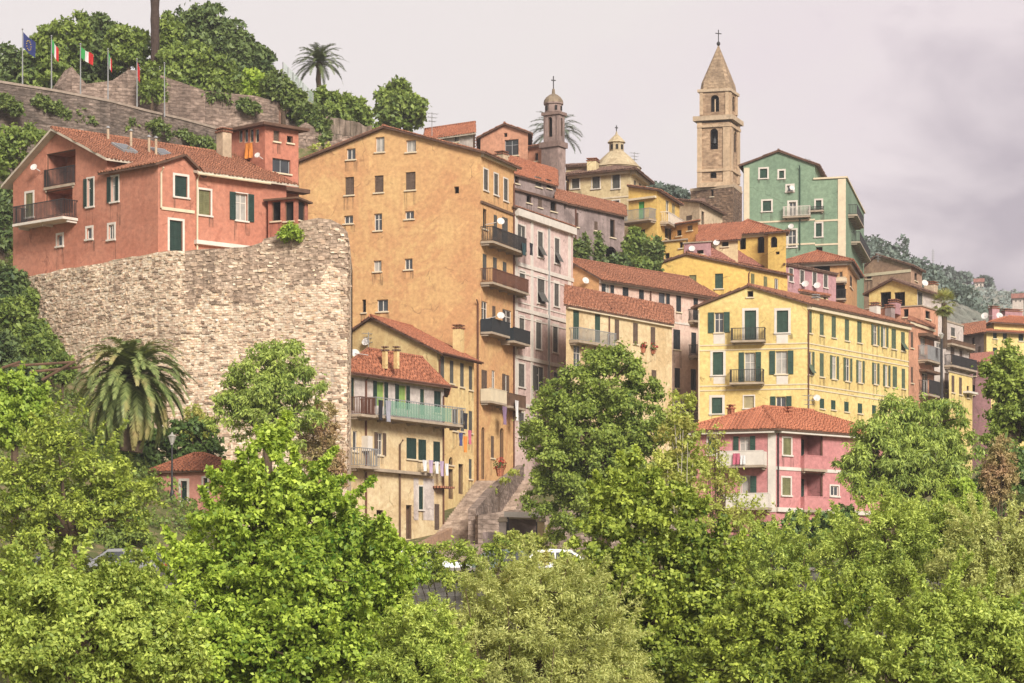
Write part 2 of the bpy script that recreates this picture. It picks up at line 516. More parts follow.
class House:
    """vertical walls on a parallelogram a-b-c-d; b is the corner nearest the viewer, L = face a-b, R = face b-c"""
    def __init__(self, name, label, A, B, C, eave, base, wall, group=None, cat='house', into=None):
        pt = lambda q: q.copy() if isinstance(q, Vector) else XY(*q)
        b = pt(B)
        isp = lambda q: isinstance(q, tuple) and q[0] == 'perp'
        def hid(ln, off):                  # the side wall runs straight away from the viewer, so its face is not seen
            q = b + b.normalized() * ln
            return q + Vector((off, 0))
        if isp(A):
            c = pt(C); a = hid(A[1], .06)
        elif isp(C):
            a = pt(A); c = hid(C[1], -.06)
        else:
            a = pt(A); c = pt(C)
        self.a, self.b, self.c = a, b, c
        self.d = a + c - b
        if base is None: base = min(terrain_z(q.x, q.y) for q in (a, b, c, self.d)) - .6
        self.zb = base
        self.ze = ZZ(eave, b.y)
        self.zeL = self.zeR = self.ze
        self.L, self.R = Face(a, b), Face(b, c)
        self.K, self.D = Face(c, self.d), Face(self.d, a)
        self.wall = wall
        self.wins = []
        if into is not None:
            self.root = into.root if isinstance(into, House) else into
        else:
            self.root = empty(name, (b.x, b.y, base), label, cat, group)
        self.org = tuple(self.root.location)
        self.roofs = []
        self.rmats = None
        self.outL = self.outR = None
        self.roof_obj = None
    def fc(self, f): return {'L': self.L, 'R': self.R, 'D': self.D, 'K': self.K}[f]
    # ---- roofs
    def _over(self, p, q, r, ov_e, ov_g0, ov_g1):
        pass
    def flat(self, th=.25, ov=.25, up=.0):
        a, b, c, d = self.a, self.b, self.c, self.d
        u = (b - a).normalized(); v = (c - b).normalized()
        pts = [a - u * ov - v * ov, b + u * ov - v * ov, c + u * ov + v * ov, d - u * ov + v * ov]
        z = self.ze + th + up
        self.roofs.append([Vector((p.x, p.y, z)) for p in pts])
        self.rth = th
    def gable(self, face='L', peak=None, rise=2.0, t=.5, ov=.45, og=.3, th=.16, eave_far=None):
        """gable stands on `face`; ridge runs back along the other side. peak = (px, py) of the apex in the photo"""
        f = self.fc(face)
        if peak:
            s, z, _ = f.hit(*peak); t = s / f.len; zr = z
        else: zr = self.ze + rise
        z0 = self.ze if eave_far is None else eave_far
        z1 = self.ze
        p, q = (self.a, self.b) if face == 'L' else (self.b, self.c)
        V = (self.c - self.b) if face == 'L' else (self.a - self.b)
        if face == 'R': z0, z1 = self.ze, (self.ze if eave_far is None else eave_far)
        v = V.normalized(); u = (q - p)
        m = p + u * t
        self.gab = (face, t, zr, z0, z1)
        ln = f.len
        k0 = (zr - z0) / (t * ln); k1 = (zr - z1) / ((1 - t) * ln)
        uu = u.normalized()
        for (e, z, k, sg) in ((p, z0, k0, -1), (q, z1, k1, 1)):
            eo = e + uu * sg * ov
            zo = z - k * ov + th
            r0 = m - v * og; r1 = m + V + v * og
            e0 = eo - v * og; e1 = eo + V + v * og
            self.roofs.append([Vector((e0.x, e0.y, zo)), Vector((e1.x, e1.y, zo)), Vector((r1.x, r1.y, zr + th)), Vector((r0.x, r0.y, zr + th))])
        self.ridge = [Vector(((m - v * og).x, (m - v * og).y, zr + th)), Vector(((m + V + v * og).x, (m + V + v * og).y, zr + th))]
        self.rth = th
        fl = f.len
        if face == 'L':
            self.outL = [(0, self.zb), (fl, self.zb), (fl, z1), (t * fl, zr), (0, z0)]
            self.zeD = z0
        else:
            self.outR = [(0, self.zb), (fl, self.zb), (fl, z1), (t * fl, zr), (0, z0)]
    def hip(self, rise, ov=.5, th=.16, k=.5):
        a, b, c, d = self.a, self.b, self.c, self.d
        u = (b - a); v = (c - b)
        un, vn = u.normalized(), v.normalized()
        E = [a - un * ov - vn * ov, b + un * ov - vn * ov, c + un * ov + vn * ov, d - un * ov + vn * ov]
        z = self.ze - ov * .3 + th; zr = self.ze + rise
        if v.length >= u.length:
            ins = u.length * k
            r0 = (a + b) / 2 + vn * ins; r1 = (c + d) / 2 - vn * ins
            r0 = Vector((r0.x, r0.y, zr)); r1 = Vector((r1.x, r1.y, zr))
            E = [Vector((p.x, p.y, z)) for p in E]
            self.roofs += [[E[0], E[1], r0], [E[1], E[2], r1, r0], [E[2], E[3], r1], [E[3], E[0], r0, r1]]
        else:
            ins = v.length * k
            r0 = (a + d) / 2 + un * ins; r1 = (b + c) / 2 - un * ins
            r0 = Vector((r0.x, r0.y, zr)); r1 = Vector((r1.x, r1.y, zr))
            E = [Vector((p.x, p.y, z)) for p in E]
            self.roofs += [[E[0], E[1], r1, r0], [E[1], E[2], r1], [E[2], E[3], r0, r1], [E[3], E[0], r0]]
        self.ridge = [r0, r1]; self.hips = [(E[0], r0), (E[1], r1 if v.length < u.length else r0)]
        self.rth = th
    def shed(self, low='R', rise=1.5, ov=.4, th=.16):
        """one slope, low along face `low`"""
        a, b, c, d = self.a, self.b, self.c, self.d
        if low == 'R': e0, e1, h0, h1 = b, c, a, d
        else: e0, e1, h0, h1 = a, b, d, c
        w = (h0 - e0).normalized(); v = (e1 - e0).normalized(); ln = (h0 - e0).length
        k = rise / ln
        pts = []
        for p, sg, sv in ((e0, -1, -1), (e1, -1, 1), (h1, 1, 1), (h0, 1, -1)):
            base = self.ze if sg < 0 else self.ze + rise
            q = p + w * sg * (ov if sg < 0 else .1) + v * sv * .3
            pts.append(Vector((q.x, q.y, base + k * sg * (ov if sg < 0 else .1) + th)))
        self.roofs.append(pts); self.rth = th
        if low == 'R':
            self.outL = [(0, self.zb), (self.L.len, self.zb), (self.L.len, self.ze), (0, self.ze + rise)]
        else:
            self.outR = [(0, self.zb), (self.R.len, self.zb), (self.R.len, self.ze + rise), (0, self.ze)]
        self.shedlow = low; self.shedrise = rise
    # ---- openings
    def win(self, f, px, py, w, h, kind='closed', col='green_shutter', sw=None, **kw):
        fc = self.fc(f)
        s0 = fc.hit(px - w / 2, py)[0]; s1 = fc.hit(px + w / 2, py)[0]
        _, z, y = fc.hit(px, py)
        hz = h / F * y / 2
        s0 = max(.08, s0); s1 = min(fc.len - .08, s1)
        if s1 - s0 < .15: return
        self.wins.append((f, s0, s1, z - hz, z + hz, kind, col, kw))
        fc.holes.append((s0, z - hz, s1, z + hz))
    def part(self, mb, name, mats, parent=None, label=None):
        o = mb.build(name, mats, self.root if parent is None else parent, self.org)
        if label: o['label'] = label
        return o
    def _mkwin(self, W):
        f, s0, s1, z0, z1, kind, col, kw = W
        fc = self.fc(f)
        trim = kw.get('trim', 'white'); arch = kw.get('arch', False)
        door = kw.get('door', False)
        name = 'door' if door else 'window'
        fr = MB(); D = -.15 if fc.n.dot(-(fc.p + fc.q).normalized()) > .75 else -.07
        w = s1 - s0
        b = min(.06, w * .14)
        for (x0, x1, y0, y1) in ((s0, s0 + b, z0, z1), (s1 - b, s1, z0, z1), (s0 + b, s1 - b, z1 - b, z1), (s0 + b, s1 - b, z0, z0 + b)):
            fc.box(fr, x0, x1, y0, y1, D - .05, D)
        if kind in ('open', 'plain', 'half', 'wide') and w > .5:
            xm = (s0 + s1) / 2
            fc.box(fr, xm - .03, xm + .03, z0 + b, z1 - b, D - .04, D + .002)
            if z1 - z0 > 1.2:
                zz = z0 + (z1 - z0) * .66
                fc.box(fr, s0 + b, s1 - b, zz - .025, zz + .025, D - .042, D - .002)
        wo_ = self.part(fr, name, M[kw.get('frame', 'white' if kind not in ('closed', 'dark') else col if kind == 'closed' else 'wood')])
        if arch:                      # masonry filling the corners above a round head
            mb = MB(); n = 8; xm = (s0 + s1) / 2; r = w / 2; zc = z1 - r
            for side in (-1, 1):
                for k in range(n):
                    a0 = math.pi / 2 * k / n; a1 = math.pi / 2 * (k + 1) / n
                    p0 = (xm + side * r * math.cos(a0), zc + r * math.sin(a0)); p1 = (xm + side * r * math.cos(a1), zc + r * math.sin(a1))
                    mb.poly([fc.at(p0[0], p0[1], -.002), fc.at(p0[0], z1 + .001, -.002), fc.at(p1[0], z1 + .001, -.002), fc.at(p1[0], p1[1], -.002)])
                    mb.poly([fc.at(*p0, -.002), fc.at(*p1, -.002), fc.at(*p1, -.2), fc.at(*p0, -.2)])
            self.part(mb, 'arch', self.wall, wo_)
        if kind == 'closed':
            mb = MB(); xm = (s0 + s1) / 2
            if w > .62:
                shutter_leaf(mb, fc, s0 + .01, xm - .006, z0 + .01, z1 - .01, D + .01)
                m2 = MB(); shutter_leaf(m2, fc, xm + .006, s1 - .01, z0 + .01, z1 - .01, D + .01)
                self.part(mb, 'shutter', M[col], wo_); self.part(m2, 'shutter', M[col], wo_)
            else:
                shutter_leaf(mb, fc, s0 + .01, s1 - .01, z0 + .01, z1 - .01, D + .01)
                self.part(mb, 'shutter', M[col], wo_)
            back = MB(); fc.quad(back, s0, s1, z0, z1, D - .045); self.part(back, 'pane', M['glass'], wo_)
        else:
            mb = MB(); pm = kw.get('pane', 'glass')
            dk = -kw.get('deep', .45)
            fc.quad(mb, s0, s1, z0, z1, D - .03 if kind != 'dark' else dk)
            if kind == 'dark':
                for (x0, x1, y0, y1) in ((s0, s0, z0, z1), (s1, s1, z0, z1)):
                    mb.poly([fc.at(x0, y0, -.2), fc.at(x0, y1, -.2), fc.at(x0, y1, dk), fc.at(x0, y0, dk)])
                for zc in (z0, z1):
                    mb.poly([fc.at(s0, zc, -.2), fc.at(s1, zc, -.2), fc.at(s1, zc, dk), fc.at(s0, zc, dk)])
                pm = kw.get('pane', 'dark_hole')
            self.part(mb, 'recess' if kind == 'dark' else 'pane', M[pm] if isinstance(pm, str) else pm, wo_)
            lw = kw.get('lw')
            lw = (w / 2 if lw is None else lw)
            def leaf(x0, x1, lab=None):
                m_ = MB(); shutter_leaf(m_, fc, x0, x1, z0 - .02, z1 + .02, .035)
                self.part(m_, 'shutter', M[col], wo_)
            if kind in ('open', 'wide'):
                leaf(s0 - lw - .03, s0 - .03); leaf(s1 + .03, s1 + lw + .03)
            elif kind == 'half':
                leaf(s0 - lw - .03, s0 - .03)
                m_ = MB(); shutter_leaf(m_, fc, (s0 + s1) / 2, s1 - .01, z0 + .01, z1 - .01, D + .01); self.part(m_, 'shutter', M[col], wo_)
            elif kind == 'right':
                leaf(s1 + .03, s1 + lw + .03)
        if kw.get('flap'):            # lower flap of the blind pushed out
            mb = MB(); zt = z0 + (z1 - z0) * .45
            mb.poly([fc.at(s0, zt, -.02), fc.at(s1, zt, -.02), fc.at(s1, z0 + .1, .42), fc.at(s0, z0 + .1, .42)])
            self.part(mb, 'flap', M[col], wo_)
        if kw.get('sur'):
            mb = MB(); q = kw['sur']
            lo = z0 - (0 if door else q)
            for (x0, x1, y0, y1) in ((s0 - q, s0, lo, z1 + q), (s1, s1 + q, lo, z1 + q), (s0, s1, z1, z1 + q)):
                fc.box(mb, x0, x1, y0, y1, 0.0, .028)
            self.part(mb, 'surround', M[trim], wo_)
        if not door and not kw.get('nosill'):
            mb = MB(); q = kw.get('sur') or .06
            fc.box(mb, s0 - q - .03, s1 + q + .03, z0 - .1, z0, .001, .11)
            self.part(mb, 'sill', M[trim if kw.get('sur') else kw.get('silltrim', 'cream_trim')], wo_)
            if rnd.random() < .75 and z1 - z0 > .6:      # rain streaks below the ends of the sill
                L_ = rnd.uniform(.5, 1.6)
                for sg in (0, 1):
                    e = (s0 - q - .05) if sg == 0 else (s1 + q - .25); wd = rnd.uniform(.2, .45)
                    if e > .02 and e + wd < fc.len - .02:
                        mb = MB(); fc.quad(mb, e, e + wd, z0 - .11 - L_ * rnd.uniform(.6, 1), z0 - .105, .004)
                        self.part(mb, 'rain_stain', M['stain'], wo_)
    def _wall(self, fc, outline, mi=0, mb=None, reveal=True):
        ss = sorted({0.0, fc.len, *[h[0] for h in fc.holes], *[h[2] for h in fc.holes]})
        zmin = min(p[1] for p in outline); zmax = max(p[1] for p in outline)
        zs = sorted({zmin, zmax, *[p[1] for p in outline], *[h[1] for h in fc.holes], *[h[3] for h in fc.holes]})
        for i in range(len(ss) - 1):
            if ss[i + 1] - ss[i] < 1e-6: continue
            sm = (ss[i] + ss[i + 1]) / 2
            run = None
            def flush(run):
                if run is None: return
                pl = clip_poly(outline, ss[i], run[0], ss[i + 1], run[1])
                if pl and len(pl) >= 3: mb.poly([fc.at(s, z) for s, z in pl], mi)
            for j in range(len(zs) - 1):
                zm = (zs[j] + zs[j + 1]) / 2
                inside = any(h[0] < sm < h[2] and h[1] < zm < h[3] for h in fc.holes)
                if inside: flush(run); run = None
                else: run = (zs[j], zs[j + 1]) if run is None else (run[0], zs[j + 1])
            flush(run)
        for s0, z0, s1, z1 in (fc.holes if reveal else []):
            for (p, q) in (((s0, z0), (s0, z1)), ((s0, z1), (s1, z1)), ((s1, z1), (s1, z0)), ((s1, z0), (s0, z0))):
                mb.poly([fc.at(*p), fc.at(*q), fc.at(*q, -.2), fc.at(*p, -.2)], mi)
    def band(self, f, py, px=None, h=.18, d=.05, mat='cream_trim', name='string_course'):
        fc = self.fc(f)
        px = px if px is not None else (self.b.x / self.b.y * F + 512)
        z = fc.hit(px, py)[1]
        mb = MB(); fc.box(mb, -.0 if f == 'R' else -.0, fc.len, z - h / 2, z + h / 2, .0, d)
        return self.part(mb, name, M[mat] if isinstance(mat, str) else mat)
    def strip(self, f, px0, px1, py0, py1, d=.03, mat='cream_trim', name='pilaster'):
        fc = self.fc(f)
        s0 = fc.hit(px0, py0)[0]; s1 = fc.hit(px1, py0)[0]
        z1 = fc.hit(px0, py0)[1]; z0 = fc.hit(px0, py1)[1]
        mb = MB(); fc.box(mb, s0, s1, z0, z1, 0, d)
        return self.part(mb, name, M[mat] if isinstance(mat, str) else mat)
    def pipe(self, f, px, py0, py1, mat='rust', r=.06, d=.09):
        fc = self.fc(f)
        s = fc.hit(px, py0)[0]; z1 = fc.hit(px, py0)[1]; z0 = fc.hit(px, py1)[1]
        mb = MB(); mb.tube([fc.at(s, z0, d), fc.at(s, z1 - .3, d), fc.at(s, z1, d + .25)], r, 6)
        self.part(mb, 'downpipe', M[mat])
    def gutter(self, f, mat='rust', drop=.12, out=.5):
        fc = self.fc(f); z = self.ze - drop
        mb = MB(); mb.tube([fc.at(-.3, z, out), fc.at(fc.len + .3, z, out)], .075, 6)
        self.part(mb, 'gutter', M[mat])
    def balcony(self, f, px0, px1, py, depth=.9, rail=1.0, kind='bars', mat='iron', slab='slab', th=.16, gap=.13):
        """py: bottom of the slab at px0"""
        fc = self.fc(f)
        s0 = fc.hit(px0, py)[0]; s1 = fc.hit(px1, py)[0]; z = fc.hit(px0, py)[1]
        mb = MB(); fc.box(mb, s0, s1, z, z + th, .002, depth)
        n = max(2, int((s1 - s0) / 1.3))
        for k in range(n):                                  # brackets
            s = s0 + .15 + (s1 - s0 - .3) * k / max(1, n - 1)
            fc.box(mb, s - .06, s + .06, z - .14, z - .001, .003, depth * .65)
        bo = self.part(mb, 'balcony', M[slab])
        rb = MB(); zt = z + th
        d = depth - .05
        if kind == 'bars':
            for dd in (.05, ):
                pass
            r = .018
            def bar(s, dd): fc.box(rb, s - r, s + r, zt + .06, zt + rail, dd - r, dd + r)
            k = 0
            ns = max(3, int((s1 - s0) / gap))
            for i in range(ns + 1): bar(s0 + .04 + (s1 - s0 - .08) * i / ns, d)
            nd = max(2, int(depth / gap))
            for i in range(1, nd):
                bar(s0 + .04, d * i / nd); bar(s1 - .04, d * i / nd)
            for zz, hh in ((zt + rail, .05), (zt + .05, .03)):
                fc.box(rb, s0, s1, zz, zz + hh, d - .03, d + .03)
                fc.box(rb, s0, s0 + .06, zz, zz + hh, .003, d - .031)
                fc.box(rb, s1 - .06, s1, zz, zz + hh, .003, d - .031)
        else:
            fc.box(rb, s0, s1, zt, zt + rail, d - .03, d + .05)
            fc.box(rb, s0, s0 + .08, zt, zt + rail, .003, d - .031)
            fc.box(rb, s1 - .08, s1, zt, zt + rail, .003, d - .031)
            fc.box(rb, s0 - .02, s1 + .02, zt + rail + .001, zt + rail + .06, d - .05, d + .07)
        self.part(rb, 'railing', M[mat], bo)
        return bo, (fc, s0, s1, zt, d)
    def dish(self, f, px, py, r=.4, out=.5):
        fc = self.fc(f); s, z, _ = fc.hit(px, py)
        c = fc.at(s, z, out)
        self.roof_dish(c, r, fc.at(s, z - .2, 0))
    def roof_dish(self, c, r=.4, foot=None):
        mb = MB()
        c = Vector(c); r *= .64
        ax = Vector((rnd.uniform(-.5, .5), -1, .45)).normalized()
        s = ax.cross(UP).normalized(); t = s.cross(ax)
        n = 12; rings = []
        for k, (rr, dd) in enumerate(((0.02, -.12), (.5, -.09), (.85, -.03), (1, 0))):
            rings.append([c + (s * math.cos(2 * math.pi * j / n) + t * math.sin(2 * math.pi * j / n)) * rr * r + ax * dd * r * 2 for j in range(n)])
        for a, b_ in zip(rings, rings[1:]):
            for j in range(n): mb.poly([a[j], a[(j + 1) % n], b_[(j + 1) % n], b_[j]])
        foot = foot if foot is not None else c - UP * .8
        mb.tube([c - ax * .2 * r, foot], .03, 5)
        mb.tube([c - t * r * .9, c + ax * r * .8], .015, 4)
        self.part(mb, 'satellite_dish', M['dish'])
    def antenna(self, px, py_top, py_bot, Y):
        b_ = P(px, py_bot, Y); t_ = P(px, py_top, Y)
        mb = MB(); mb.tube([b_, t_], .03, 5)
        for k in range(3):
            z = t_.z - .12 - .3 * k; L = .5 - .1 * k
            mb.cbox((t_.x, t_.y, z), L * 2, .03, .03, 0, .5)
            for j in range(-2, 3): mb.cbox((t_.x + math.cos(.5) * L * j / 2.2, t_.y + math.sin(.5) * L * j / 2.2, z + .003), .02, .4, .02, 0, .5)
        self.part(mb, 'antenna', M['grey_metal'])
    def chim(self, px, py_top, py_bot, Y, w, d=None, mat='chimney', cap='tile_brown', rz=None):
        """chimney whose visible shaft spans py_top..py_bot"""
        b_ = P(px, py_bot, Y); t_ = P(px, py_top, Y)
        d = d or w; rz = math.atan2(self.R.u.y, self.R.u.x) if rz is None else rz
        h = t_.z - b_.z
        mb = MB()
        m_ = M[mat] if isinstance(mat, str) else mat
        if w < .25:                         # a plain flue pipe
            mb.tube([b_ - UP * .5, t_], w / 2, 8, 0); mb.lathe((t_.x, t_.y, t_.z + .06), [(w * .85, 0), (w * .8, .05), (.02, .14)], 8, 1)
            return self.part(mb, 'flue', [m_, M[cap]], self.roof_obj)
        mb.cbox((b_.x, b_.y, b_.z - .5 + (h + .5) / 2), w, d, h + .5, 0, rz)
        mb.cbox((b_.x, b_.y, t_.z + .05), w + .14, d + .14, .09, 1, rz)
        mb.cbox((b_.x, b_.y, t_.z + .16), w * .7, d * .7, .12, 0, rz)
        mb.cbox((b_.x, b_.y, t_.z + .26), w + .1, d + .1, .07, 1, rz)
        self.part(mb, 'chimney', [m_, M[cap]], self.roof_obj)
    # ---- write the walls, the roof and every opening
    def finish(self, roof='tile_red', soffit='soffit', cornice=None, ridge=True, walls='LRKD', cmat='cream_trim', wallL=None):
        mb = MB()
        for f in walls:
            fc = self.fc(f)
            zt = self.ze
            if f == 'L': out = self.outL
            elif f == 'R': out = self.outR
            else: out = None
            if out is None:
                out = None
                if f == 'K' and self.outL is not None:
                    out = [(fc.len - s, z) for s, z in self.outL][::-1]
                if f == 'D' and self.outR is not None:
                    out = [(fc.len - s, z) for s, z in self.outR][::-1]
                if f == 'D' and getattr(self, 'zeD', None): zt = self.zeD
                if f == 'D' and getattr(self, 'shedlow', None) == 'R': zt = self.ze + self.shedrise
                if f == 'K' and getattr(self, 'shedlow', None) == 'L': zt = self.ze + self.shedrise
                if out is None:
                    out = [(0, self.zb), (fc.len, self.zb), (fc.len, zt), (0, zt)]
            self._wall(fc, out, 1 if f == 'L' and wallL else 0, mb)
        wo_ = self.part(mb, 'wall', [self.wall, wallL] if wallL else self.wall)
        if self.roofs:
            rb = MB()
            for pts in self.roofs:
                rb.slab(pts, self.rth, 0, 1)
                if roof.startswith('tile'): barrels(rb, pts)
            if ridge and hasattr(self, 'ridge') and (self.ridge[0] - self.ridge[1]).length > .3:
                rb.tube([p + UP * .02 for p in self.ridge], .13, 6, 0)
            for p, q in getattr(self, 'hips', []): rb.tube([p + UP * .02, q + UP * .02], .11, 6, 0)
            self.roof_obj = self.part(rb, 'roof', [M[roof], M[soffit]])
        if cornice:
            mb = MB(); h, d = cornice
            for f in 'LR':
                fc = self.fc(f)
                if (f == 'L' and self.outL is not None) or (f == 'R' and self.outR is not None): continue
                fc.box(mb, 0, fc.len, self.ze - h - .03, self.ze - .03, .001, d)
            if mb.v: self.part(mb, 'cornice', M[cmat])
        for W in self.wins: self._mkwin(W)
        return self

def inner_door(hh, f, px0, px1, py0, py1, dd, mat='dark_green'):
    """a door in the back wall of a loggia; dd = depth of the back wall"""
    fc = hh.fc(f); s0 = fc.hit(px0, py0)[0]; s1 = fc.hit(px1, py0)[0]; z1 = fc.hit(px0, py0)[1]; z0 = fc.hit(px0, py1)[1]
    mb = MB(); shutter_leaf(mb, fc, s0, s1, z0, z1, -dd + .01); hh.part(mb, 'door', M[mat])

def paint_patch(hh, f, x0, x1, y0, y1, mat, name='paint_panel', d=.012):
    """a field of differently painted render that leaves the openings free"""
    fc = hh.fc(f); s0, z1, _ = fc.hit(x0, y0); s1 = fc.hit(x1, y0)[0]; z0 = fc.hit(x0, y1)[1]
    s0 = max(.02, s0); s1 = min(fc.len - .02, s1); z1 = min(z1, hh.ze - .02)
    off = fc.n * d; f2 = Face(fc.p + off, fc.q + off); f2.holes = fc.holes
    mb = MB(); hh._wall(f2, [(s0, z0), (s1, z0), (s1, z1), (s0, z1)], 0, mb, False)
    hh.part(mb, name, mat)
# ---------------------------------------------------------------- vegetation
def np_mesh(name, V, Fc, mat, parent=None, origin=(0, 0, 0)):
    """V (n,3), Fc (m,4) quads"""
    V = V - np.array(origin)
    me = bpy.data.meshes.new(name)
    me.vertices.add(len(V)); me.vertices.foreach_set('co', V.astype(np.float32).ravel())
    m = len(Fc); k = Fc.shape[1]
    me.loops.add(m * k); me.loops.foreach_set('vertex_index', Fc.astype(np.int32).ravel())
    me.polygons.add(m); me.polygons.foreach_set('loop_start', np.arange(0, m * k, k, dtype=np.int32))
    me.polygons.foreach_set('loop_total', np.full(m, k, dtype=np.int32))
    me.update(calc_edges=True)
    me.materials.append(mat)
    o = bpy.data.objects.new(name, me); scene.collection.objects.link(o)
    if parent is not None: o.parent = parent
    else: o.location = origin
    return o

def unit(a): return a / np.maximum(1e-9, np.linalg.norm(a, axis=1, keepdims=True))

def leaves(blobs, n, size, aspect=.6, seed=1, clumps=14, droop=0.0, clump_r=.32, fill=.16, upness=.4, tangle=1.5, minz=None, shoots=0):
    """blobs: (x,y,z,rx,rz). Leaves sit in clumps near the surface of every blob, facing roughly out and up."""
    g = np.random.default_rng(seed)
    B = np.array(blobs, float)
    wgt = B[:, 3] * B[:, 4]; wgt = wgt / wgt.sum()
    cl = []
    for i, (x, y, z, rx, rz) in enumerate(B):
        k = max(9, int(clumps * 2.0 * len(B) * wgt[i]))
        d = unit(g.normal(size=(k, 3)))
        d[:, 2] = np.where(d[:, 2] < -.8, -d[:, 2], d[:, 2])
        rad = np.where(g.random(k) < fill, g.uniform(.15, .65, k), g.uniform(.7, 1.06, k))[:, None]
        c = np.array([x, y, z]) + d * rad * np.array([rx, rx, rz])
        r = clump_r * .72 * (rx * .6 + rz * .4) * g.uniform(.45, 1.35, k)
        cl.append(np.c_[c, r, d, np.full(k, i)])
    cl = np.concatenate(cl)
    cw = cl[:, 3] ** 1.8; cw /= cw.sum()
    idx = g.choice(len(cl), n, p=cw)
    free = g.random(n) < .10
    big = np.where(free, 2.3, 1.0)
    d = unit(g.normal(size=(n, 3)))
    rr = g.random(n) ** .45
    pos = cl[idx, :3] + d * (rr * cl[idx, 3] * big)[:, None] * np.array([1, 1, .8])
    nor = unit(d * .8 + cl[idx, 4:7] * .55 + np.array([0, 0, upness]) + g.normal(size=(n, 3)) * tangle * .6)
    if shoots:                    # part of the leaves sits on long shoots that stick out of the crown
        m = int(n * .22); K = shoots
        bi = g.choice(len(B), K, p=wgt)
        sd = unit(g.normal(size=(K, 3)) * np.array([.8, .8, .5]) + np.array([0, 0, .75]))
        s0 = B[bi, :3] + sd * B[bi, 3:4] * .75
        ln = (B[bi, 3] * g.uniform(.35, .95, K))[:, None]
        ki = g.integers(0, K, m); f = g.random(m)[:, None]
        pos[:m] = s0[ki] + sd[ki] * ln[ki] * f + g.normal(size=(m, 3)) * size * .45 * (1.15 - f)
    t = unit(np.cross(nor, g.normal(size=(n, 3))))
    if droop:
        t = unit(t * (1 - droop) + np.array([0, 0, -1.0]) * droop + d * .25)
        nor = unit(nor - t * (nor * t).sum(1, keepdims=True))
    s = np.cross(nor, t)
    L = size * g.uniform(.45, 1.55, n)[:, None]; W = L * aspect
    fold = nor * W * g.uniform(.0, .45, n)[:, None]
    V = np.empty((n, 4, 3))
    V[:, 0] = pos
    V[:, 1] = pos + t * L * .45 + s * W * .5 + fold
    V[:, 2] = pos + t * L
    V[:, 3] = pos + t * L * .45 - s * W * .5 + fold
    if minz is not None:
        keep = V[:, :, 2].min(1) > minz
        V = V[keep]; n = len(V)
    Fc = np.arange(n * 4).reshape(n, 4)
    return V.reshape(-1, 3), Fc

def tree(name, label, Y, blobs, n, size, mat, base=None, aspect=.6, clumps=14, droop=0.0, bark='bark', trunk_r=.22, group=None,
         cat='tree', deep=.9, seed=None, ground=None, trunk_px=None, limbs=8, twigs=0, skirt=None, **kw):
    """blobs: (px, py, r_px[, ry_px[, dY]]) in the photo at depth Y; the crown is as deep as it is wide"""
    seed = seed if seed is not None else (sum(ord(c) for c in label) * 7919) % 99991
    g = random.Random(seed)
    if skirt is None: skirt = 2 if cat == 'shrub' else 0
    bl = []
    for b in blobs:
        px, py, r = b[:3]; ry = b[3] if len(b) > 3 and b[3] else r; dy = b[4] if len(b) > 4 else 0.0
        y = Y + dy; p = P(px, py, y)
        bl.append((p.x, p.y + g.uniform(-.25, .25) * r / F * y * deep, p.z, r / F * y, ry / F * y))
    if skirt:                     # bushy down to the ground
        ext = []
        for (x, y, z, rx, rz) in bl:
            zg = terrain_z(x, y); k = 1
            while z - k * rz * 1.1 > zg and k <= skirt:
                ext.append((x + g.uniform(-.3, .3) * rx, y + g.uniform(-.2, .5) * rx, z - k * rz * 1.1, rx, rz)); k += 1
        n = int(n * (1 + .6 * len(ext) / len(bl))); bl += ext
    cx = sum(b[0] for b in bl) / len(bl)
    if trunk_px is not None: cx = (trunk_px - 512) / F * Y
    zb = ground if ground is not None else terrain_z(cx, Y)
    root = empty(name, (cx, Y, zb), label, cat, group)
    org = tuple(root.location)
    V, Fc = leaves(bl, n, size, aspect, seed, clumps, droop, **kw)
    np_mesh('crown' if cat in ('tree', 'palm') else 'foliage', V, Fc, mat, root, org)
    mb = MB()
    top = max(b[2] for b in bl); low = min(b[2] - b[4] for b in bl)
    zc = sorted(b[2] for b in bl)[len(bl) // 2]
    zf = max(zb + .6, min(low + .3 * (zc - low), zc))
    ax = sum(b[0] for b in bl) / len(bl)
    mb.tube([(cx, Y, zb - .4), (cx + (ax - cx) * .25, Y, zb + (zf - zb) * .5), (cx + (ax - cx) * .6, Y, zf), (ax, Y + .1, max(zc, zf + .3))],
            [trunk_r * 1.3, trunk_r, trunk_r * .75, trunk_r * .3], 7)
    for b in sorted(bl, key=lambda b: -b[3])[:limbs]:
        m1 = ((cx + b[0]) / 2 + g.uniform(-.2, .2), (Y + b[1]) / 2, zf + (b[2] - zf) * .35)
        mb.tube([(cx + (ax - cx) * .5, Y, zf - .1), m1, (b[0], b[1], b[2])], [trunk_r * .6, trunk_r * .38, trunk_r * .12], 5)
        for q in range(3):
            e = (b[0] + g.uniform(-.8, .8) * b[3], b[1] + g.uniform(-.8, .8) * b[3], b[2] + g.uniform(-.3, .9) * b[4])
            mb.tube([(b[0], b[1], b[2]), e], [trunk_r * .14, trunk_r * .05], 4)
    for q in range(twigs):
        b = bl[g.randrange(len(bl))]
        s0 = Vector((cx + g.uniform(-.3, .3), Y + g.uniform(-.3, .3), zb + .2))
        e = Vector((b[0] + g.uniform(-1, 1) * b[3], b[1] + g.uniform(-1, 1) * b[3], b[2] + g.uniform(-.2, 1.0) * b[4]))
        mb.tube([s0, s0.lerp(e, .5) + Vector((g.uniform(-.3, .3), 0, .3)), e], [.05, .035, .012], 4)
    mb.build('trunk' if cat in ('tree', 'palm') else 'stem', M[bark], root, org)
    return root

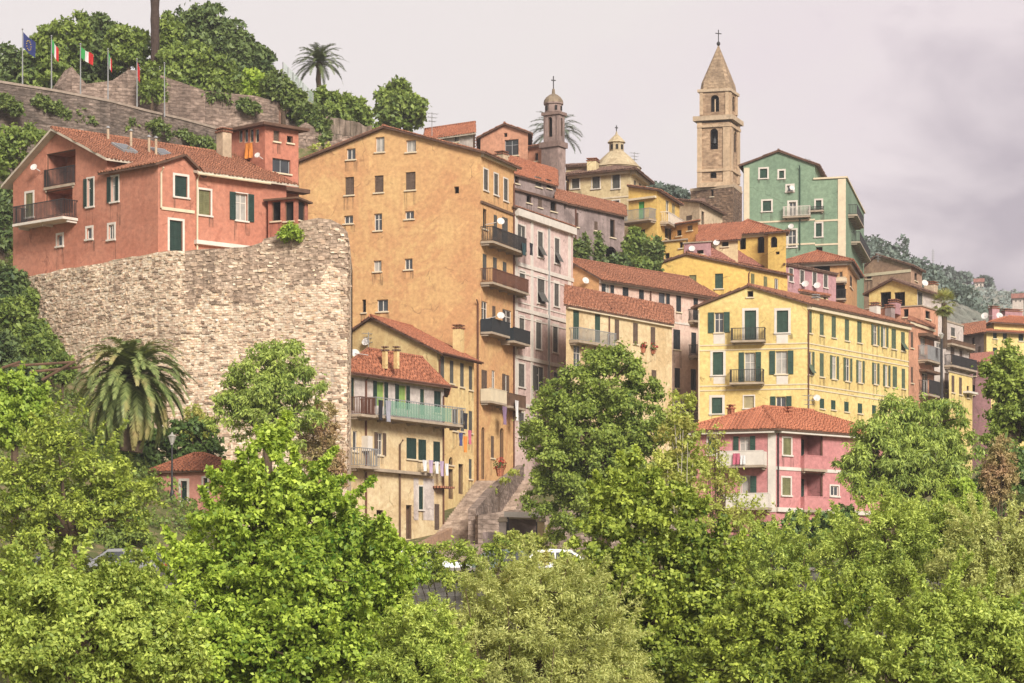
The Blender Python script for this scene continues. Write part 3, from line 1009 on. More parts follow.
def palm(label, Y, px, py, r_px, trunk_bot_py, n=46, leaf=None, droop=1.0, trunk_r=.28, seed=3, mat='palm', up=.9, group=None, dead=0, width=.9, dens=26):
    """feather palm: arching fronds of many leaflets round a straight trunk"""
    g = random.Random(seed)
    c = P(px, py, Y); R = r_px / F * Y
    zb = P(px, trunk_bot_py, Y).z
    root = empty('palm_tree', (c.x, c.y, zb), label, 'palm tree', group); org = tuple(root.location)
    mb = MB(); k = 9
    pts = [Vector((c.x + .06 * math.sin(i * .9), c.y, zb - .3 + (c.z - zb + .3) * i / k)) for i in range(k + 1)]
    mb.tube(pts, [trunk_r * (1.15 - .25 * i / k + (.12 if i % 2 else 0)) for i in range(k + 1)], 8)
    mb.lathe((c.x, c.y, c.z - R * .16), [(trunk_r * .9, 0), (trunk_r * 1.7, R * .08), (trunk_r * 1.5, R * .16), (trunk_r * .5, R * .24)], 8)
    mb.build('trunk', M['bark'], root, org)
    V = []
    for i in range(n):
        az = 2.39996 * i + g.uniform(-.2, .2)
        q = (i + .5) / n
        el = math.radians(88 - 105 * q * up + g.uniform(-6, 6))
        L = R * g.uniform(.92, 1.1) * (1.0 - .15 * (1 - q))
        h = Vector((math.cos(az), math.sin(az), 0))
        p = c.copy(); e = el; st = 10
        spine = [p.copy()]
        for s in range(st):
            d = h * math.cos(e) + UP * math.sin(e)
            p = p + d * (L / st); spine.append(p.copy())
            e -= droop * math.radians(9 + 5 * s / st) * (1.1 if el > 0.6 else .75)
        side = Vector((-h.y, h.x, 0))
        # rachis
        for s in range(st):
            a, b_ = spine[s], spine[s + 1]; w = .035 * (1 - s / st) + .008
            V.append((a - side * w, a + side * w, b_ + side * w * .8, b_ - side * w * .8))
        for j in range(dens):
            f = .1 + .9 * (j + .5) / dens; s = min(st - 1, int(f * st)); fr = f * st - s
            b0 = spine[s].lerp(spine[s + 1], fr); d = (spine[s + 1] - spine[s]).normalized()
            ll = R * .26 * width * math.sin(math.pi * min(1, .18 + .78 * f)) ** .7
            for sg in (-1, 1):
                nn = d.cross(side).normalized()
                if nn.z < 0: nn = -nn
                dv = (side * sg * .8 + d * .75 - UP * (.15 + .35 * g.random()) + nn * .25).normalized()
                tip = b0 + dv * ll
                ww = d * R * .013
                V.append((b0 - ww, b0 + ww, b0.lerp(tip, .55) + ww * .9, tip))
    arr = np.array([[tuple(v) for v in q] for q in V]).reshape(-1, 3)
    np_mesh('crown', arr, np.arange(len(arr)).reshape(-1, 4), leaf or M['palm_leaf'], root, org)
    return root

def fan_palm(label, Y, px, py, r_px, bot, seed=5):
    g = random.Random(seed); c = P(px, py, Y); R = r_px / F * Y; zb = P(px, bot, Y).z
    root = empty('palm_tree', (c.x, c.y, zb), label, 'palm tree'); org = tuple(root.location)
    mb = MB(); mb.tube([(c.x, c.y, zb - .3), (c.x + .05, c.y, (zb + c.z) / 2), (c.x, c.y, c.z)], [.3, .22, .24], 8)
    mb.build('trunk', M['bark'], root, org)
    V = []
    for i in range(38):
        az = 2.39996 * i; el = math.radians(80 - 150 * (i + .5) / 38 + g.uniform(-8, 8))
        d = (Vector((math.cos(az), math.sin(az), 0)) * math.cos(el) + UP * math.sin(el))
        p = c + d * R * .55
        s = d.cross(UP).normalized() if abs(d.z) < .98 else Vector((1, 0, 0)); n_ = s.cross(d)
        V.append((c - s * .02, c + s * .02, p + s * .015, p - s * .015))
        for k in range(13):
            a = math.radians(-78 + 156 * k / 12)
            t = (d * math.cos(a) + s * math.sin(a) - UP * .28 * abs(math.sin(a)) - UP * .15).normalized()
            w = (s * math.cos(a) - d * math.sin(a)) * R * .045
            tip = p + t * R * .5 * g.uniform(.85, 1.1)
            V.append((p - w * .3, p + w * .3, p.lerp(tip, .5) + w, tip))
    arr = np.array([[tuple(v) for v in q] for q in V]).reshape(-1, 3)
    np_mesh('crown', arr, np.arange(len(arr)).reshape(-1, 4), M['fan_leaf'], root, org)
    return root

def G_(r, g, b, k=1.13): return S(r, g, b, k)
M['leaf_bright'] = leafmat('bright_leaves', G_(48, 90, 22), G_(196, 214, 88), .29)
M['leaf_bright_deep'] = leafmat('mid_bright_leaves', G_(46, 78, 26), G_(190, 202, 88), .27)
M['leaf_willow'] = leafmat('grey_green_willow_leaves', G_(96, 114, 50), G_(228, 230, 142), .34)
M['leaf_osier'] = leafmat('yellow_green_osier_leaves', G_(62, 94, 30), G_(206, 218, 108), .3)
M['leaf_dark'] = leafmat('dark_leaves', G_(58, 84, 46), G_(112, 134, 66), .25)
M['leaf_oak'] = leafmat('oak_leaves', G_(70, 94, 38), G_(166, 180, 84), .28)
M['leaf_pepper'] = leafmat('pepper_tree_leaves', G_(68, 96, 40), G_(188, 202, 100), .3)
M['leaf_light'] = leafmat('light_soft_leaves', G_(112, 140, 50), G_(178, 196, 82), .35)
M['leaf_thin'] = leafmat('thin_yellowish_leaves', G_(112, 128, 52), G_(208, 212, 112), .38, G_(176, 150, 100), .1)
M['leaf_dry'] = leafmat('dry_brown_leaves', G_(120, 118, 68), G_(176, 166, 104), .28, G_(178, 142, 112), .3)
M['leaf_hill'] = leafmat('hill_shrub_leaves', G_(70, 92, 46), G_(150, 166, 80), .3)
M['leaf_hill_dark'] = leafmat('dark_hill_leaves', G_(62, 82, 52), G_(124, 140, 80), .28)
M['leaf_ivy'] = leafmat('ivy_leaves', G_(60, 80, 42), G_(130, 144, 76), .25)
M['leaf_far_hazed'] = leafmat('far_leaves_hazed', G_(80, 94, 88), G_(118, 130, 116), .2)  # bluish distance haze mixed into the green of these leaves
M['leaf_olive_hazed'] = leafmat('olive_leaves_hazed', G_(112, 124, 120), G_(146, 154, 146), .2)  # leaf colour carries painted haze: greyed and blued, with little contrast
M['palm_leaf'] = leafmat('palm_fronds', G_(62, 82, 42), G_(150, 160, 96), .25, G_(170, 146, 100), .06)
M['palm_leaf_grey'] = leafmat('grey_palm_fronds', G_(70, 84, 70), G_(128, 138, 116), .22)
M['palm_leaf_dark'] = leafmat('dark_palm_fronds', G_(60, 74, 46), G_(118, 128, 80), .22)
M['fan_leaf'] = leafmat('fan_palm_leaves', G_(84, 98, 50), G_(164, 166, 88), .25, G_(170, 140, 90), .15)

# ---------------------------------------------------------------- terrain
def interp(x, xs, ys):
    if x <= xs[0]: return ys[0]
    for i in range(len(xs) - 1):
        if x <= xs[i + 1]:
            return ys[i] + (ys[i + 1] - ys[i]) * (x - xs[i]) / (xs[i + 1] - xs[i])
    return ys[-1]
def sst(a, b, x):
    t = max(0, min(1, (x - a) / (b - a))); return t * t * (3 - 2 * t)
BY = [0, 60, 100, 106.6, 107.0, 118, 140, 160, 185, 200, 240, 270, 300, 400, 600, 9000]
BZ = [1.0, 1.2, 2.5, 3.0, 9.55, 9.6, 10.4, 12.6, 17, 20, 33, 42, 44, 28, 15, 10]
LY = [0, 100, 106.6, 107.0, 116, 125, 135, 150, 157, 165, 175, 184, 186, 196, 198, 215, 240, 280, 400, 600, 9000]
LZ = [1.0, 2.5, 3.0, 9.55, 11.5, 15.5, 18, 22.5, 27.5, 31, 35, 39, 42, 43, 45.5, 46.5, 49, 50, 40, 15, 10]
RY, RZ = [118, 200, 240, 300, 400, 600, 9000], [9.6, 18, 22, 24, 22, 15, 10]
E0Y, E0X = [100, 125, 155, 165, 185, 200, 240, 300], [-24, -22, -30, -33, -31, -15, -16, -20]
E1Y, E1X = [100, 125, 155, 165, 185, 200, 240, 300], [-8, -8, -14, -21, -20, 3, 6, 10]
def terrain_z(x, y):
    b = interp(y, BY, BZ)
    l = interp(y, LY, LZ)
    w = 1 - sst(interp(y, E0Y, E0X), interp(y, E1Y, E1X), x)
    r = sst(24, 46, x)
    b = b + (min(b, interp(y, RY, RZ)) - b) * r
    return b + (l - b) * w
# ---------------------------------------------------------------- plaster and stone of this town
W_coral = plaster('coral_render', S(207, 143, 118), .75, S(188, 120, 97), .8)
W_salmon = plaster('salmon_render', S(208, 136, 112), .7)
W_orange = plaster('orange_ochre_render', S(233, 190, 132), .9, S(217, 160, 114), .9)
W_rose = plaster('pale_rose_render', S(238, 210, 200), .6, S(186, 154, 146))
W_grey = plaster('grey_mauve_render', S(180, 160, 154), 1.0, S(110, 96, 92), .9)
W_palazzo = plaster('cream_yellow_render', S(240, 220, 172), .6, S(190, 160, 120), .7)
W_yellow = plaster('yellow_render', S(246, 222, 150), .45, S(214, 176, 104), .5)
W_deepyel = plaster('deep_yellow_render', S(248, 208, 120), .35)
W_cream = plaster('cream_render', S(244, 222, 178), .6, S(204, 166, 116), .7)
W_cream2 = plaster('buttery_render', S(246, 218, 158), .55, S(208, 164, 108), .6)
W_white = plaster('off_white_render', S(230, 218, 208), .6, S(176, 156, 146), .6)
W_pinkpale = plaster('flesh_pink_render', S(242, 212, 194), .5, S(200, 160, 140))
W_pink = plaster('strawberry_pink_render', S(218, 152, 149), .5, S(194, 126, 124), .6)
W_mauve = plaster('mauve_pink_render', S(206, 158, 160), .7)
W_mint = plaster('mint_green_render', S(146, 170, 142), .5, S(116, 140, 118), .6)
W_tan = plaster('tan_orange_render', S(228, 176, 124), .6)
W_brown = plaster('brown_masonry', S(206, 168, 140), .9, S(160, 128, 108))
W_hut = plaster('hut_pink_render', S(236, 168, 150), .5)
W_peach = plaster('peach_render', S(228, 168, 136), .7)
T_stone = stone('tower_stone', S(204, 174, 142), S(176, 146, 118), S(168, 140, 114), .7, .32, .4, S(120, 96, 78), .25)
T_rough = stone('tower_rough_stone', S(168, 138, 112), S(130, 106, 88), S(110, 92, 78), .45, .25, .9)
M['tower_dark'] = plaster('tower_cornice', S(150, 126, 116), .8)
T_grey = plaster('small_tower_stone', S(176, 152, 142), .9, S(116, 98, 92), .7)
M['villa_parapet'] = W_pink
B_stone = stone('bastion_stone', S(240, 216, 190, 1.0), S(198, 172, 148, 1.0), S(222, 198, 172, 1.0), .32, .15, .7, S(88, 74, 64), .95, .12)
B_dark = stone('bastion_dark_stone', S(222, 196, 170), S(178, 150, 128), S(206, 180, 156), .42, .2, .7, S(80, 64, 54), .8, .14)
B_pale = plaster('bastion_pale_stone', S(222, 196, 170), .9, S(196, 166, 140))
B_top = stone('bastion_upper_stone', S(222, 198, 174), S(174, 148, 128), S(196, 172, 150), .42, .22, .8, S(70, 58, 50), .95, .16)
C_stone = stone('castle_stone', S(190, 166, 150), S(140, 120, 108), S(172, 150, 136), .55, .28, .9, S(86, 76, 68), .7)
C_low = stone('road_wall_stone', S(156, 138, 126), S(110, 98, 90), S(140, 126, 114), .6, .22, .9, S(58, 54, 48), .6)
E_stone = stone('embankment_stone', S(122, 118, 112), S(96, 92, 88), S(108, 104, 98), .8, .35, .6, S(60, 56, 52), .4)

# ---------------------------------------------------------------- ground
def ground_mat(name, c1, c2, c3, s=.15):
    m, t, b = new_mat(name, .95)
    o = objn(t)
    n = noise(t, o, s, 6, .65); n2 = noise(t, o, 1.6, 5, .7)
    c = mix(t, ramp(t, n, [(.35, (0, 0, 0)), (.65, (1, 1, 1))]), c1, c2)
    c = mix(t, mth(t, 'MULTIPLY', ramp(t, n2, [(.48, (0, 0, 0)), (.6, (1, 1, 1))]), .7), c, c3)
    t.links.new(c, b.inputs['Base Color']); bump(t, b, n2, .6, .3)
    return m
def build_ground():
    xs = sorted(set([-2500, -1000, -400, -150, -90, -60] + [-50 + 1.6 * i for i in range(66)] + [60, 75, 90, 150, 400, 1000, 2500]))
    ys = sorted(set([-600, -50, 0, 30, 60, 80, 95, 103, 106.6, 107.0] + [109 + 2.5 * i for i in range(78)] + [320, 350, 400, 500, 600, 900, 1600, 2600]))
    V = [(x, y, terrain_z(x, y)) for y in ys for x in xs]
    nx = len(xs)
    Fq = [(j * nx + i, j * nx + i + 1, (j + 1) * nx + i + 1, (j + 1) * nx + i) for j in range(len(ys) - 1) for i in range(nx - 1)]
    o = np_mesh('ground', np.array(V, float), np.array(Fq), ground_mat('hillside_earth', S(116, 116, 70), S(88, 98, 52), S(158, 134, 106), .3))
    return tag(o, kind='structure')
build_ground()

def sheet(name, pts, mat, kind='structure'):
    mb = MB(); mb.poly(pts); return tag(mb.build(name, mat), kind=kind)
asphalt = plain('asphalt', (.06, .058, .056, 1), .9, .3)
paving = stone('street_paving', S(206, 184, 164), S(180, 156, 138), S(160, 140, 126), .5, .4, .4, S(120, 100, 88), .3)
def along(xs, y0, y1, dz):
    mb = MB()
    for a, b in zip(xs, xs[1:]):
        mb.poly([(a, y0, terrain_z(a, y0) + dz), (b, y0, terrain_z(b, y0) + dz), (b, y1, terrain_z(b, y1) + dz), (a, y1, terrain_z(a, y1) + dz)])
    return mb
def flat_road():
    mb = MB(); mb.poly([(-40, 108.2, 9.64), (60, 108.2, 9.64), (60, 114.5, 9.64), (-40, 114.5, 9.64)])
    tag(mb.build('road', asphalt), kind='structure')
    mb = MB(); mb.box((-40, 107.35, 9.4), (100, 0, 0), (0, .85, 0), (0, 0, .36)); mb.box((-40, 114.5, 9.4), (100, 0, 0), (0, 2.2, 0), (0, 0, .36))
    tag(mb.build('pavement', paving), kind='structure')
flat_road()

# ---------------------------------------------------------------- stone walls
def wall_prism(name, label, pts, thick, zb, mat, cap=None, jag=.0, cat='wall', sub=3, seed=1, batter=.0, copeh=.18):
    """pts: (px, Y, py of the top); a solid wall running through them"""
    g = random.Random(seed)
    Q = []
    for (p0, p1) in zip(pts, pts[1:]):
        a = P(p0[0], p0[2], p0[1]); b = P(p1[0], p1[2], p1[1])
        n = max(1, int((b - a).length / sub)) if jag else 1
        for k in range(n): Q.append(a.lerp(b, k / n) + UP * (g.uniform(-jag, jag * .4) if (k or Q) else 0))
    Q.append(P(pts[-1][0], pts[-1][2], pts[-1][1]))
    N = []
    for i, q in enumerate(Q):
        d = Q[min(i + 1, len(Q) - 1)] - Q[max(i - 1, 0)]; d.z = 0; d.normalize()
        N.append(Vector((-d.y, d.x, 0)))
    mb = MB()
    def zbot(q): return zb if zb is not None else terrain_z(q.x, q.y) - 1.0
    for i in range(len(Q) - 1):
        a, b = Q[i], Q[i + 1]; na, nb = N[i], N[i + 1]
        a0 = Vector((a.x, a.y, zbot(a))) - na * batter; b0 = Vector((b.x, b.y, zbot(b))) - nb * batter
        a2 = a + na * thick; b2 = b + nb * thick
        mb.poly([a0, b0, b, a]); mb.poly([a, b, b2, a2])
        mb.poly([Vector((b2.x, b2.y, b0.z)), Vector((a2.x, a2.y, a0.z)), a2, b2])
    for q, n_, sg in ((Q[0], N[0], 1), (Q[-1], N[-1], -1)):
        e = q + n_ * thick
        mb.poly([Vector((q.x, q.y, zbot(q))) - n_ * batter, q, e, Vector((e.x, e.y, zbot(q)))][::sg])
    o0 = (Q[0].x, Q[0].y, zbot(Q[0]))
    if cap is None:
        o = mb.build(name, mat, None, o0); return tag(o, label, cat)
    root = empty(name, o0, label, cat)
    mb.build('wall', mat, root, o0)
    cb = MB()
    for i in range(len(Q) - 1):
        a, b = Q[i], Q[i + 1]; na, nb = N[i], N[i + 1]
        cb.slab([a - na * .08 + UP * copeh, b - nb * .08 + UP * copeh, b + nb * (thick + .08) + UP * copeh, a + na * (thick + .08) + UP * copeh], copeh - .003, 0, 0)
    cb.build('coping', cap, root, o0)
    return root

# the great bastion under the coral house: a solid block with a ragged top and a rounded corner
def bastion():
    top = [(28, 156.6, 276), (60, 154.3, 270), (100, 151.9, 263), (132, 150.2, 257), (158, 149.0, 252.5), (185, 148.2, 250.5), (215, 147.6, 248.6), (262, 147.1, 245.5), (264, 147.1, 239), (285, 146.9, 230), (303, 146.8, 224),
           (318, 146.7, 221), (331, 146.7, 219.5), (341, 146.8, 224), (347.5, 147.0, 233), (350, 150.5, 246)]
    g = random.Random(4)
    F_ = []
    for a, b in zip(top, top[1:]):
        A_, B_ = P(a[0], a[2], a[1]), P(b[0], b[2], b[1])
        n = max(1, int((B_ - A_).length / .5))
        j_ = .26 if a[0] >= 262 else .05
        for k in range(n): F_.append(A_.lerp(B_, k / n) + UP * g.uniform(-j_, j_))
    F_.append(P(top[-1][0], top[-1][2], top[-1][1]))
    back = []
    for i, q in enumerate(F_):
        back.append(Vector((max(q.x * 1.02 - .3 if i > len(F_) - 8 else q.x - 1.2, -38), 159.5 + (6.0 if q.x < -16.5 else 0), q.z - .25)))
    mb = MB(); zb = 12.5
    n_pale = sum(1 for q in F_ if q.x / q.y * F + 512 < 175); n_tow = sum(1 for q in F_ if q.x / q.y * F + 512 < 312)
    for i in range(len(F_) - 1):
        a, b = F_[i], F_[i + 1]
        rows = 4
        for r in range(rows):                     # gentle batter with uneven courses
            cut = (0, .34, .62, .83, 1); f0, f1 = cut[r], cut[r + 1]
            sh = lambda q, f: f + (.035 * math.sin(q.x * 1.7) + .02 * math.sin(q.x * 5.1) if f == .83 else 0)
            def at(q, f): f = sh(q, f); return Vector((q.x, q.y - .9 * (1 - f), zb + (q.z - zb) * f))
            mb.poly([at(a, f0), at(b, f0), at(b, f1), at(a, f1)], 1 if r == 3 and i > n_pale else 0)
        mb.poly([a, b, back[i + 1], back[i]])
        mb.poly([Vector((back[i + 1].x, back[i + 1].y, zb)), Vector((back[i].x, back[i].y, zb)), back[i], back[i + 1]])
    for q, e, s in ((F_[0], back[0], 1), (F_[-1], back[-1], -1)):
        mb.poly([Vector((q.x, q.y - .9, zb)), q, e, Vector((e.x, e.y, zb))][::s])
    o0 = (F_[0].x, F_[0].y, zb)
    root = empty('bastion_wall', o0, 'huge pale rubble stone bastion carrying the coral house', 'wall')
    for k in range(3000):                          # single stones standing proud of the face
        i = g.randrange(len(F_) - 2); a, b = F_[i], F_[i + 1]; d = (b - a); d.z = 0; d.normalize(); n_ = Vector((d.y, -d.x, 0))
        f = g.random(); z = zb + 4 + (min(a.z, b.z) - zb - 4.2) * g.random() ** .8; fr = (z - zb) / (a.z - zb)
        c = a.lerp(b, f); c = Vector((c.x, c.y - .9 * (1 - fr), z)); w_, h_, p_ = g.uniform(.12, .42) * g.choice((1, 1, 1, 1.6)), g.uniform(.07, .19), g.uniform(.015, .07)
        m_ = g.choice((0, 0, 0, 2, 2, 3, 1)); t_ = g.uniform(-.05, .05)
        q0 = [c + d * (-w_ / 2 + g.uniform(0, .05)) + n_ * p_ + UP * t_, c + d * (w_ / 2) + n_ * p_, c + d * (w_ / 2 - g.uniform(0, .06)) + n_ * p_ + UP * h_, c - d * w_ / 2 + n_ * p_ + UP * (h_ + t_)]
        mb.poly(q0, m_)
        for j in range(4): mb.poly([q0[j], q0[j] - n_ * .2, q0[(j + 1) % 4] - n_ * .2, q0[(j + 1) % 4]], m_)
    mb.build('wall', [B_stone, B_top, B_dark, B_pale], root, o0)
bastion()

wall_prism('retaining_wall', 'mossy stone parapet wall of the castle road above the coral roof', [(-30, 184, 77), (0, 185, 83.5), (110, 189, 101), (215, 198, 129), (236, 201, 139)], .9, None, C_low, plain('parapet_cap', S(176, 158, 142), .9, .3), .1, seed=2)
wall_prism('castle_wall', 'old castle wall of grey rubble under the hilltop shrubs', [(62, 196, 84), (72, 196.5, 66), (86, 197, 84), (112, 197.3, 81), (128, 197.5, 71), (150, 198, 71), (168, 198, 79), (205, 199, 87), (255, 201, 97), (287, 203, 104), (304, 204, 117), (312, 205, 140)], 1.6, None, C_stone, None, .3, sub=2.0, seed=5)
wall_prism('garden_wall', 'crumbling grey wall with broken top beside the salmon tower house', [(294, 199, 133), (306, 199.5, 120), (318, 200, 131), (330, 201, 139), (372, 203, 131)], .8, None, C_stone, None, .25, sub=1.2, seed=8)

# ---------------------------------------------------------------- coral house and its neighbour
def on_line(A, B, px):
    a, b = XY(*A), XY(*B); k = (px - 512) / F
    d = b - a; s = (k * a.y - a.x) / (d.x - k * d.y)
    return a + d * s
cA, cB, cC = (13, 159), (158, 150), (262, 155)
v_ = (XY(*cC) - XY(*cB)).normalized()
m107 = on_line(cA, cB, 107); m197 = on_line(cB, cC, 197.5)
h = House('house', 'coral pink house with two gables and balconies on top of the stone bastion', cA, m107, m107 + v_ * 13.5, 158, 29.0, W_coral)
coral = h
h.gable('L', peak=(58, 131.5), ov=.55, og=.5, eave_far=ZZ(183, 159))
rec_m = W_coral
h.win('L', 61, 169, 29, 35, 'dark', door=True, nosill=True, deep=1.6, pane=W_coral)
h.win('L', 59, 202, 27, 25, 'dark', door=True, nosill=True, deep=1.6, pane=W_coral)
h.win('L', 29.5, 205, 7, 24, 'closed', 'olive_shutter', sur=.14)
h.win('L', 90.5, 192.5, 6, 28, 'half', 'dark_green', sur=.1)
h.win('L', 60, 240.5, 5, 11, 'plain', sur=.14, arch=True, trim='white')
h.win('L', 89.5, 233.5, 5, 11, 'plain', sur=.14, arch=True)
h.finish('tile_brown', 'soffit_white', walls='LRKD'); inner_door(h, 'L', 58, 69, 160, 186, 1.6, 'wood'); inner_door(h, 'L', 55, 66, 194, 214, 1.6, 'dark_panel')
h.balcony('L', 45, 75, 190.5, .12, 1.05, 'bars', 'iron')
h.balcony('L', 27.5, 78, 229, 1.2, 1.05, 'bars', 'iron', slab='white')
h.dish('L', 40, 168, .35)
for px, py in ((108, 129), (131, 132), (149, 138), (156, 139)): h.chim(px, py, py + 9, 157.5, .17, cap='grey_metal')
def skylight(hh, px, py, Y, w, l):
    c = P(px, py, Y); mb = MB(); u = Vector((hh.R.u.x, hh.R.u.y, 0)); n = Vector((hh.R.n.x, hh.R.n.y, 0))
    k = (hh.gab[2] - hh.gab[4]) / ((1 - hh.gab[1]) * hh.L.len)
    dn = (n - UP * k).normalized(); up = u.cross(dn); up = up if up.z > 0 else -up
    mb.box(c - u * w / 2 - dn * l / 2 - up * .1, u * w, dn * l, up * .28, 0)
    mb.box(c - u * w * .4 - dn * l * .4 + up * .185, u * w * .8, dn * l * .8, up * .01, 1)
    hh.part(mb, 'skylight', [M['grey_metal'], M['glass']], hh.roof_obj)
def roof_point(hh, px, py):          # where the photo's ray meets the right-hand slope
    f = hh.L; t = hh.gab[1]; zr, z1 = hh.gab[2], hh.gab[4]
    m = hh.a + (hh.b - hh.a) * t
    w = hh.b - m; kz = (z1 - zr) / w.length; wn = w.normalized()
    v = (hh.c - hh.b).normalized()
    nrm = Vector((v.x, v.y, 0)).cross(Vector((wn.x, wn.y, kz)))
    r0 = Vector((m.x, m.y, zr + hh.rth)); d = Vector(((px - 512) / F, 1, (HZ - py) / F)); o = Vector((0, 0, CAMZ))
    return (nrm.dot(r0 - o) / nrm.dot(d))
for px, py in ((124, 149.5), (162, 154)): skylight(h, px, py, roof_point(h, px, py), 1.1, 1.5)

h2 = House('', '', m107 + (XY(*cB) - XY(*cA)).normalized() * .004, XY(*cB), m197, 164, 29.0, W_coral, into=coral)
h2.gable('R', peak=(182, 156.5), ov=.4, og=.35, eave_far=ZZ(172.5, 151.9))
h2.win('L', 115, 189, 7, 25, 'half', 'dark_green', sur=.1, pane='curtain')
h2.win('L', 111.5, 232, 5.5, 14.5, 'plain', sur=.14)
h2.win('R', 181, 186.5, 12.5, 21, 'closed', 'dark_green', sur=.14)
h2.win('R', 176, 236, 13, 31, 'closed', 'dark_green', sur=.14, door=True)
h2.finish('tile_brown', 'soffit', walls='LRD')
h2.pipe('R', 160.5, 168, 208, 'cream_trim')
h2.strip('R', 161, 194, 206.5, 209.5, .08, 'cream_trim', 'ledge')
h3 = House('', '', m197 + (m107 - XY(*cB)), m197, XY(*cC), 173, 29.0, W_coral, into=coral)
h3.shed('R', 1.15)
h3.win('R', 204.5, 202.5, 12, 25, 'closed', 'olive_shutter', sur=.12)
h3.win('R', 241.5, 207, 12, 27, 'open', 'dark_green', lw=.42, pane='curtain', sur=.06)
h3.finish('tile_brown', 'soffit_white', walls='LRK')
h3.pipe('R', 196.5, 175, 250, 'cream_trim')
h3.gutter('R', 'cream_trim')
h3.strip('R', 194, 262, 240, 244, .3, 'white', 'handrail')

h = House('house', 'salmon tower house with a flat roof behind the bastion end', (226, 165.6), (265, 163), (298.5, 164.8), 126, 27, W_salmon)
h_salmon = h
h.flat(.18, .5)
for i, px in enumerate((240.5, 246, 251.5, 257)): h.win('L', px, 135.5, 4, 14, 'plain', frame='cream_trim', nosill=True)
h.win('L', 247.5, 163, 5, 6, 'dark')
h.win('R', 276.5, 136, 6, 11, 'closed', 'brown_shutter')
h.win('R', 290, 139.5, 6, 7, 'dark')
h.win('R', 281.5, 166, 18, 14, 'plain', frame='grey_metal')
h.finish('soffit', 'soffit')
h.strip('R', 266, 303, 186, 190, .8, 'soffit', 'canopy')
h.dish('L', 263, 156, .3)
h.chim(224, 133, 155, 163.5, .7)
pg = House('', '', (268, 160.5), (296, 159.6), (308, 161.4), 199, 27, W_salmon, into=h)
pg.flat(.12, .25)
pg.win('L', 276, 211, 9, 20, 'dark', deep=1.2); pg.win('L', 289, 211, 9, 20, 'dark', deep=1.2); pg.win('R', 302, 211, 7, 20, 'dark', deep=.8)
pg.finish('wood', 'wood')

# ---------------------------------------------------------------- tall orange house
h = House('house', 'tallest ochre orange house with a bare windowed gable wall', (299, 190.8), (481, 185), (514, 191), 153, None, W_orange)
orange = h
h.gable('L', peak=(385, 128.5), ov=.5, og=.35, eave_far=ZZ(163, 190.8))
for px, py, w, hh_, kd in ((351, 154, 9, 11, 'plain'), (380, 144.5, 9, 15, 'plain'), (411, 146, 10, 12, 'plain'), (349.5, 186, 9, 18, 'closed'), (379, 184, 9, 17, 'closed'), (410.5, 181, 10, 18, 'closed'),
                           (348.5, 219.5, 9, 8, 'plain'), (378, 222, 8, 17, 'plain'), (409.5, 215, 9, 8, 'plain'), (377.5, 266, 8, 11, 'plain'), (408.5, 264, 8, 11, 'plain'), (364, 306, 4, 13, 'dark'), (382.5, 305.5, 11, 12, 'plain')):
    h.win('L', px, py, w, hh_, kd, 'brown_shutter', pane='curtain' if py < 150 or (px < 380 and 250 < py < 280) else 'glass', frame='white' if kd == 'plain' else None or 'brown_shutter')
h.win('L', 456.5, 190, 5, 7, 'dark', nosill=True)
for px, py, w, hh_ in ((485.8, 180, 4.2, 21), (496, 184.5, 4, 21), (505.7, 190, 4, 22)): h.win('R', px, py, w, hh_, 'closed', 'grey_shutter', sur=.1)
for px, py, w, hh_, kd in ((485, 219, 4, 20, 'dark'), (495.5, 226, 3.6, 22, 'closed'), (505, 230, 6, 25, 'closed'), (484.7, 267, 4, 26, 'closed'), (495, 270.5, 4, 26, 'closed'), (504.7, 275, 4, 26, 'closed'),
                           (484.3, 312, 6, 21, 'plain'), (494, 315, 3.5, 18, 'closed'), (507, 320, 9, 20, 'plain'), (484.2, 381, 6, 22, 'closed'), (493.5, 381, 3.4, 21, 'plain'), (507, 386, 5, 22, 'half')):
    h.win('R', px, py, w, hh_, kd, 'grey_shutter' if py < 300 else 'brown_shutter', door=kd == 'closed' and py < 300 and py > 210, pane='curtain' if px > 506 and py > 380 else 'glass' if kd != 'dark' else 'dark_hole')
for px, py, w, hh_ in ((482.7, 453, 4.6, 52), (502, 447, 4.4, 38)): h.win('R', px, py, w, hh_, 'dark', door=True, arch=True, pane='wood', deep=.3)
h.win('R', 492.5, 447, 3.2, 22, 'closed', 'brown_shutter')
h.finish('tile_brown', 'soffit', cornice=(.25, .25))
h.balcony('R', 480.5, 515, 243.5, 1.0, 1.05, 'bars', 'iron')
h.balcony('R', 480.5, 517, 284.5, 1.0, 1.0, 'bars', 'rust')
h.balcony('R', 480.5, 499, 334, .9, .95, 'panel', 'dark_panel')
h.balcony('R', 500.5, 517, 343, 1.1, .95, 'panel', 'dark_panel')
h.balcony('R', 480.5, 497, 403, .8, .9, 'panel', W_orange and 'cream_trim')
h.balcony('R', 499, 515, 408, .9, .9, 'panel', 'wood')
h.dish('R', 486, 316, .45, 1.2); h.dish('R', 485.3, 222, .45, 1.25)
h.pipe('R', 513, 180, 470); h.pipe('L', 478.5, 300, 480, 'rust')
h.strip('R', 480.5, 514, 200.5, 203, .12, 'wood', 'string_course')
h.antenna(432, 112, 136, 192)

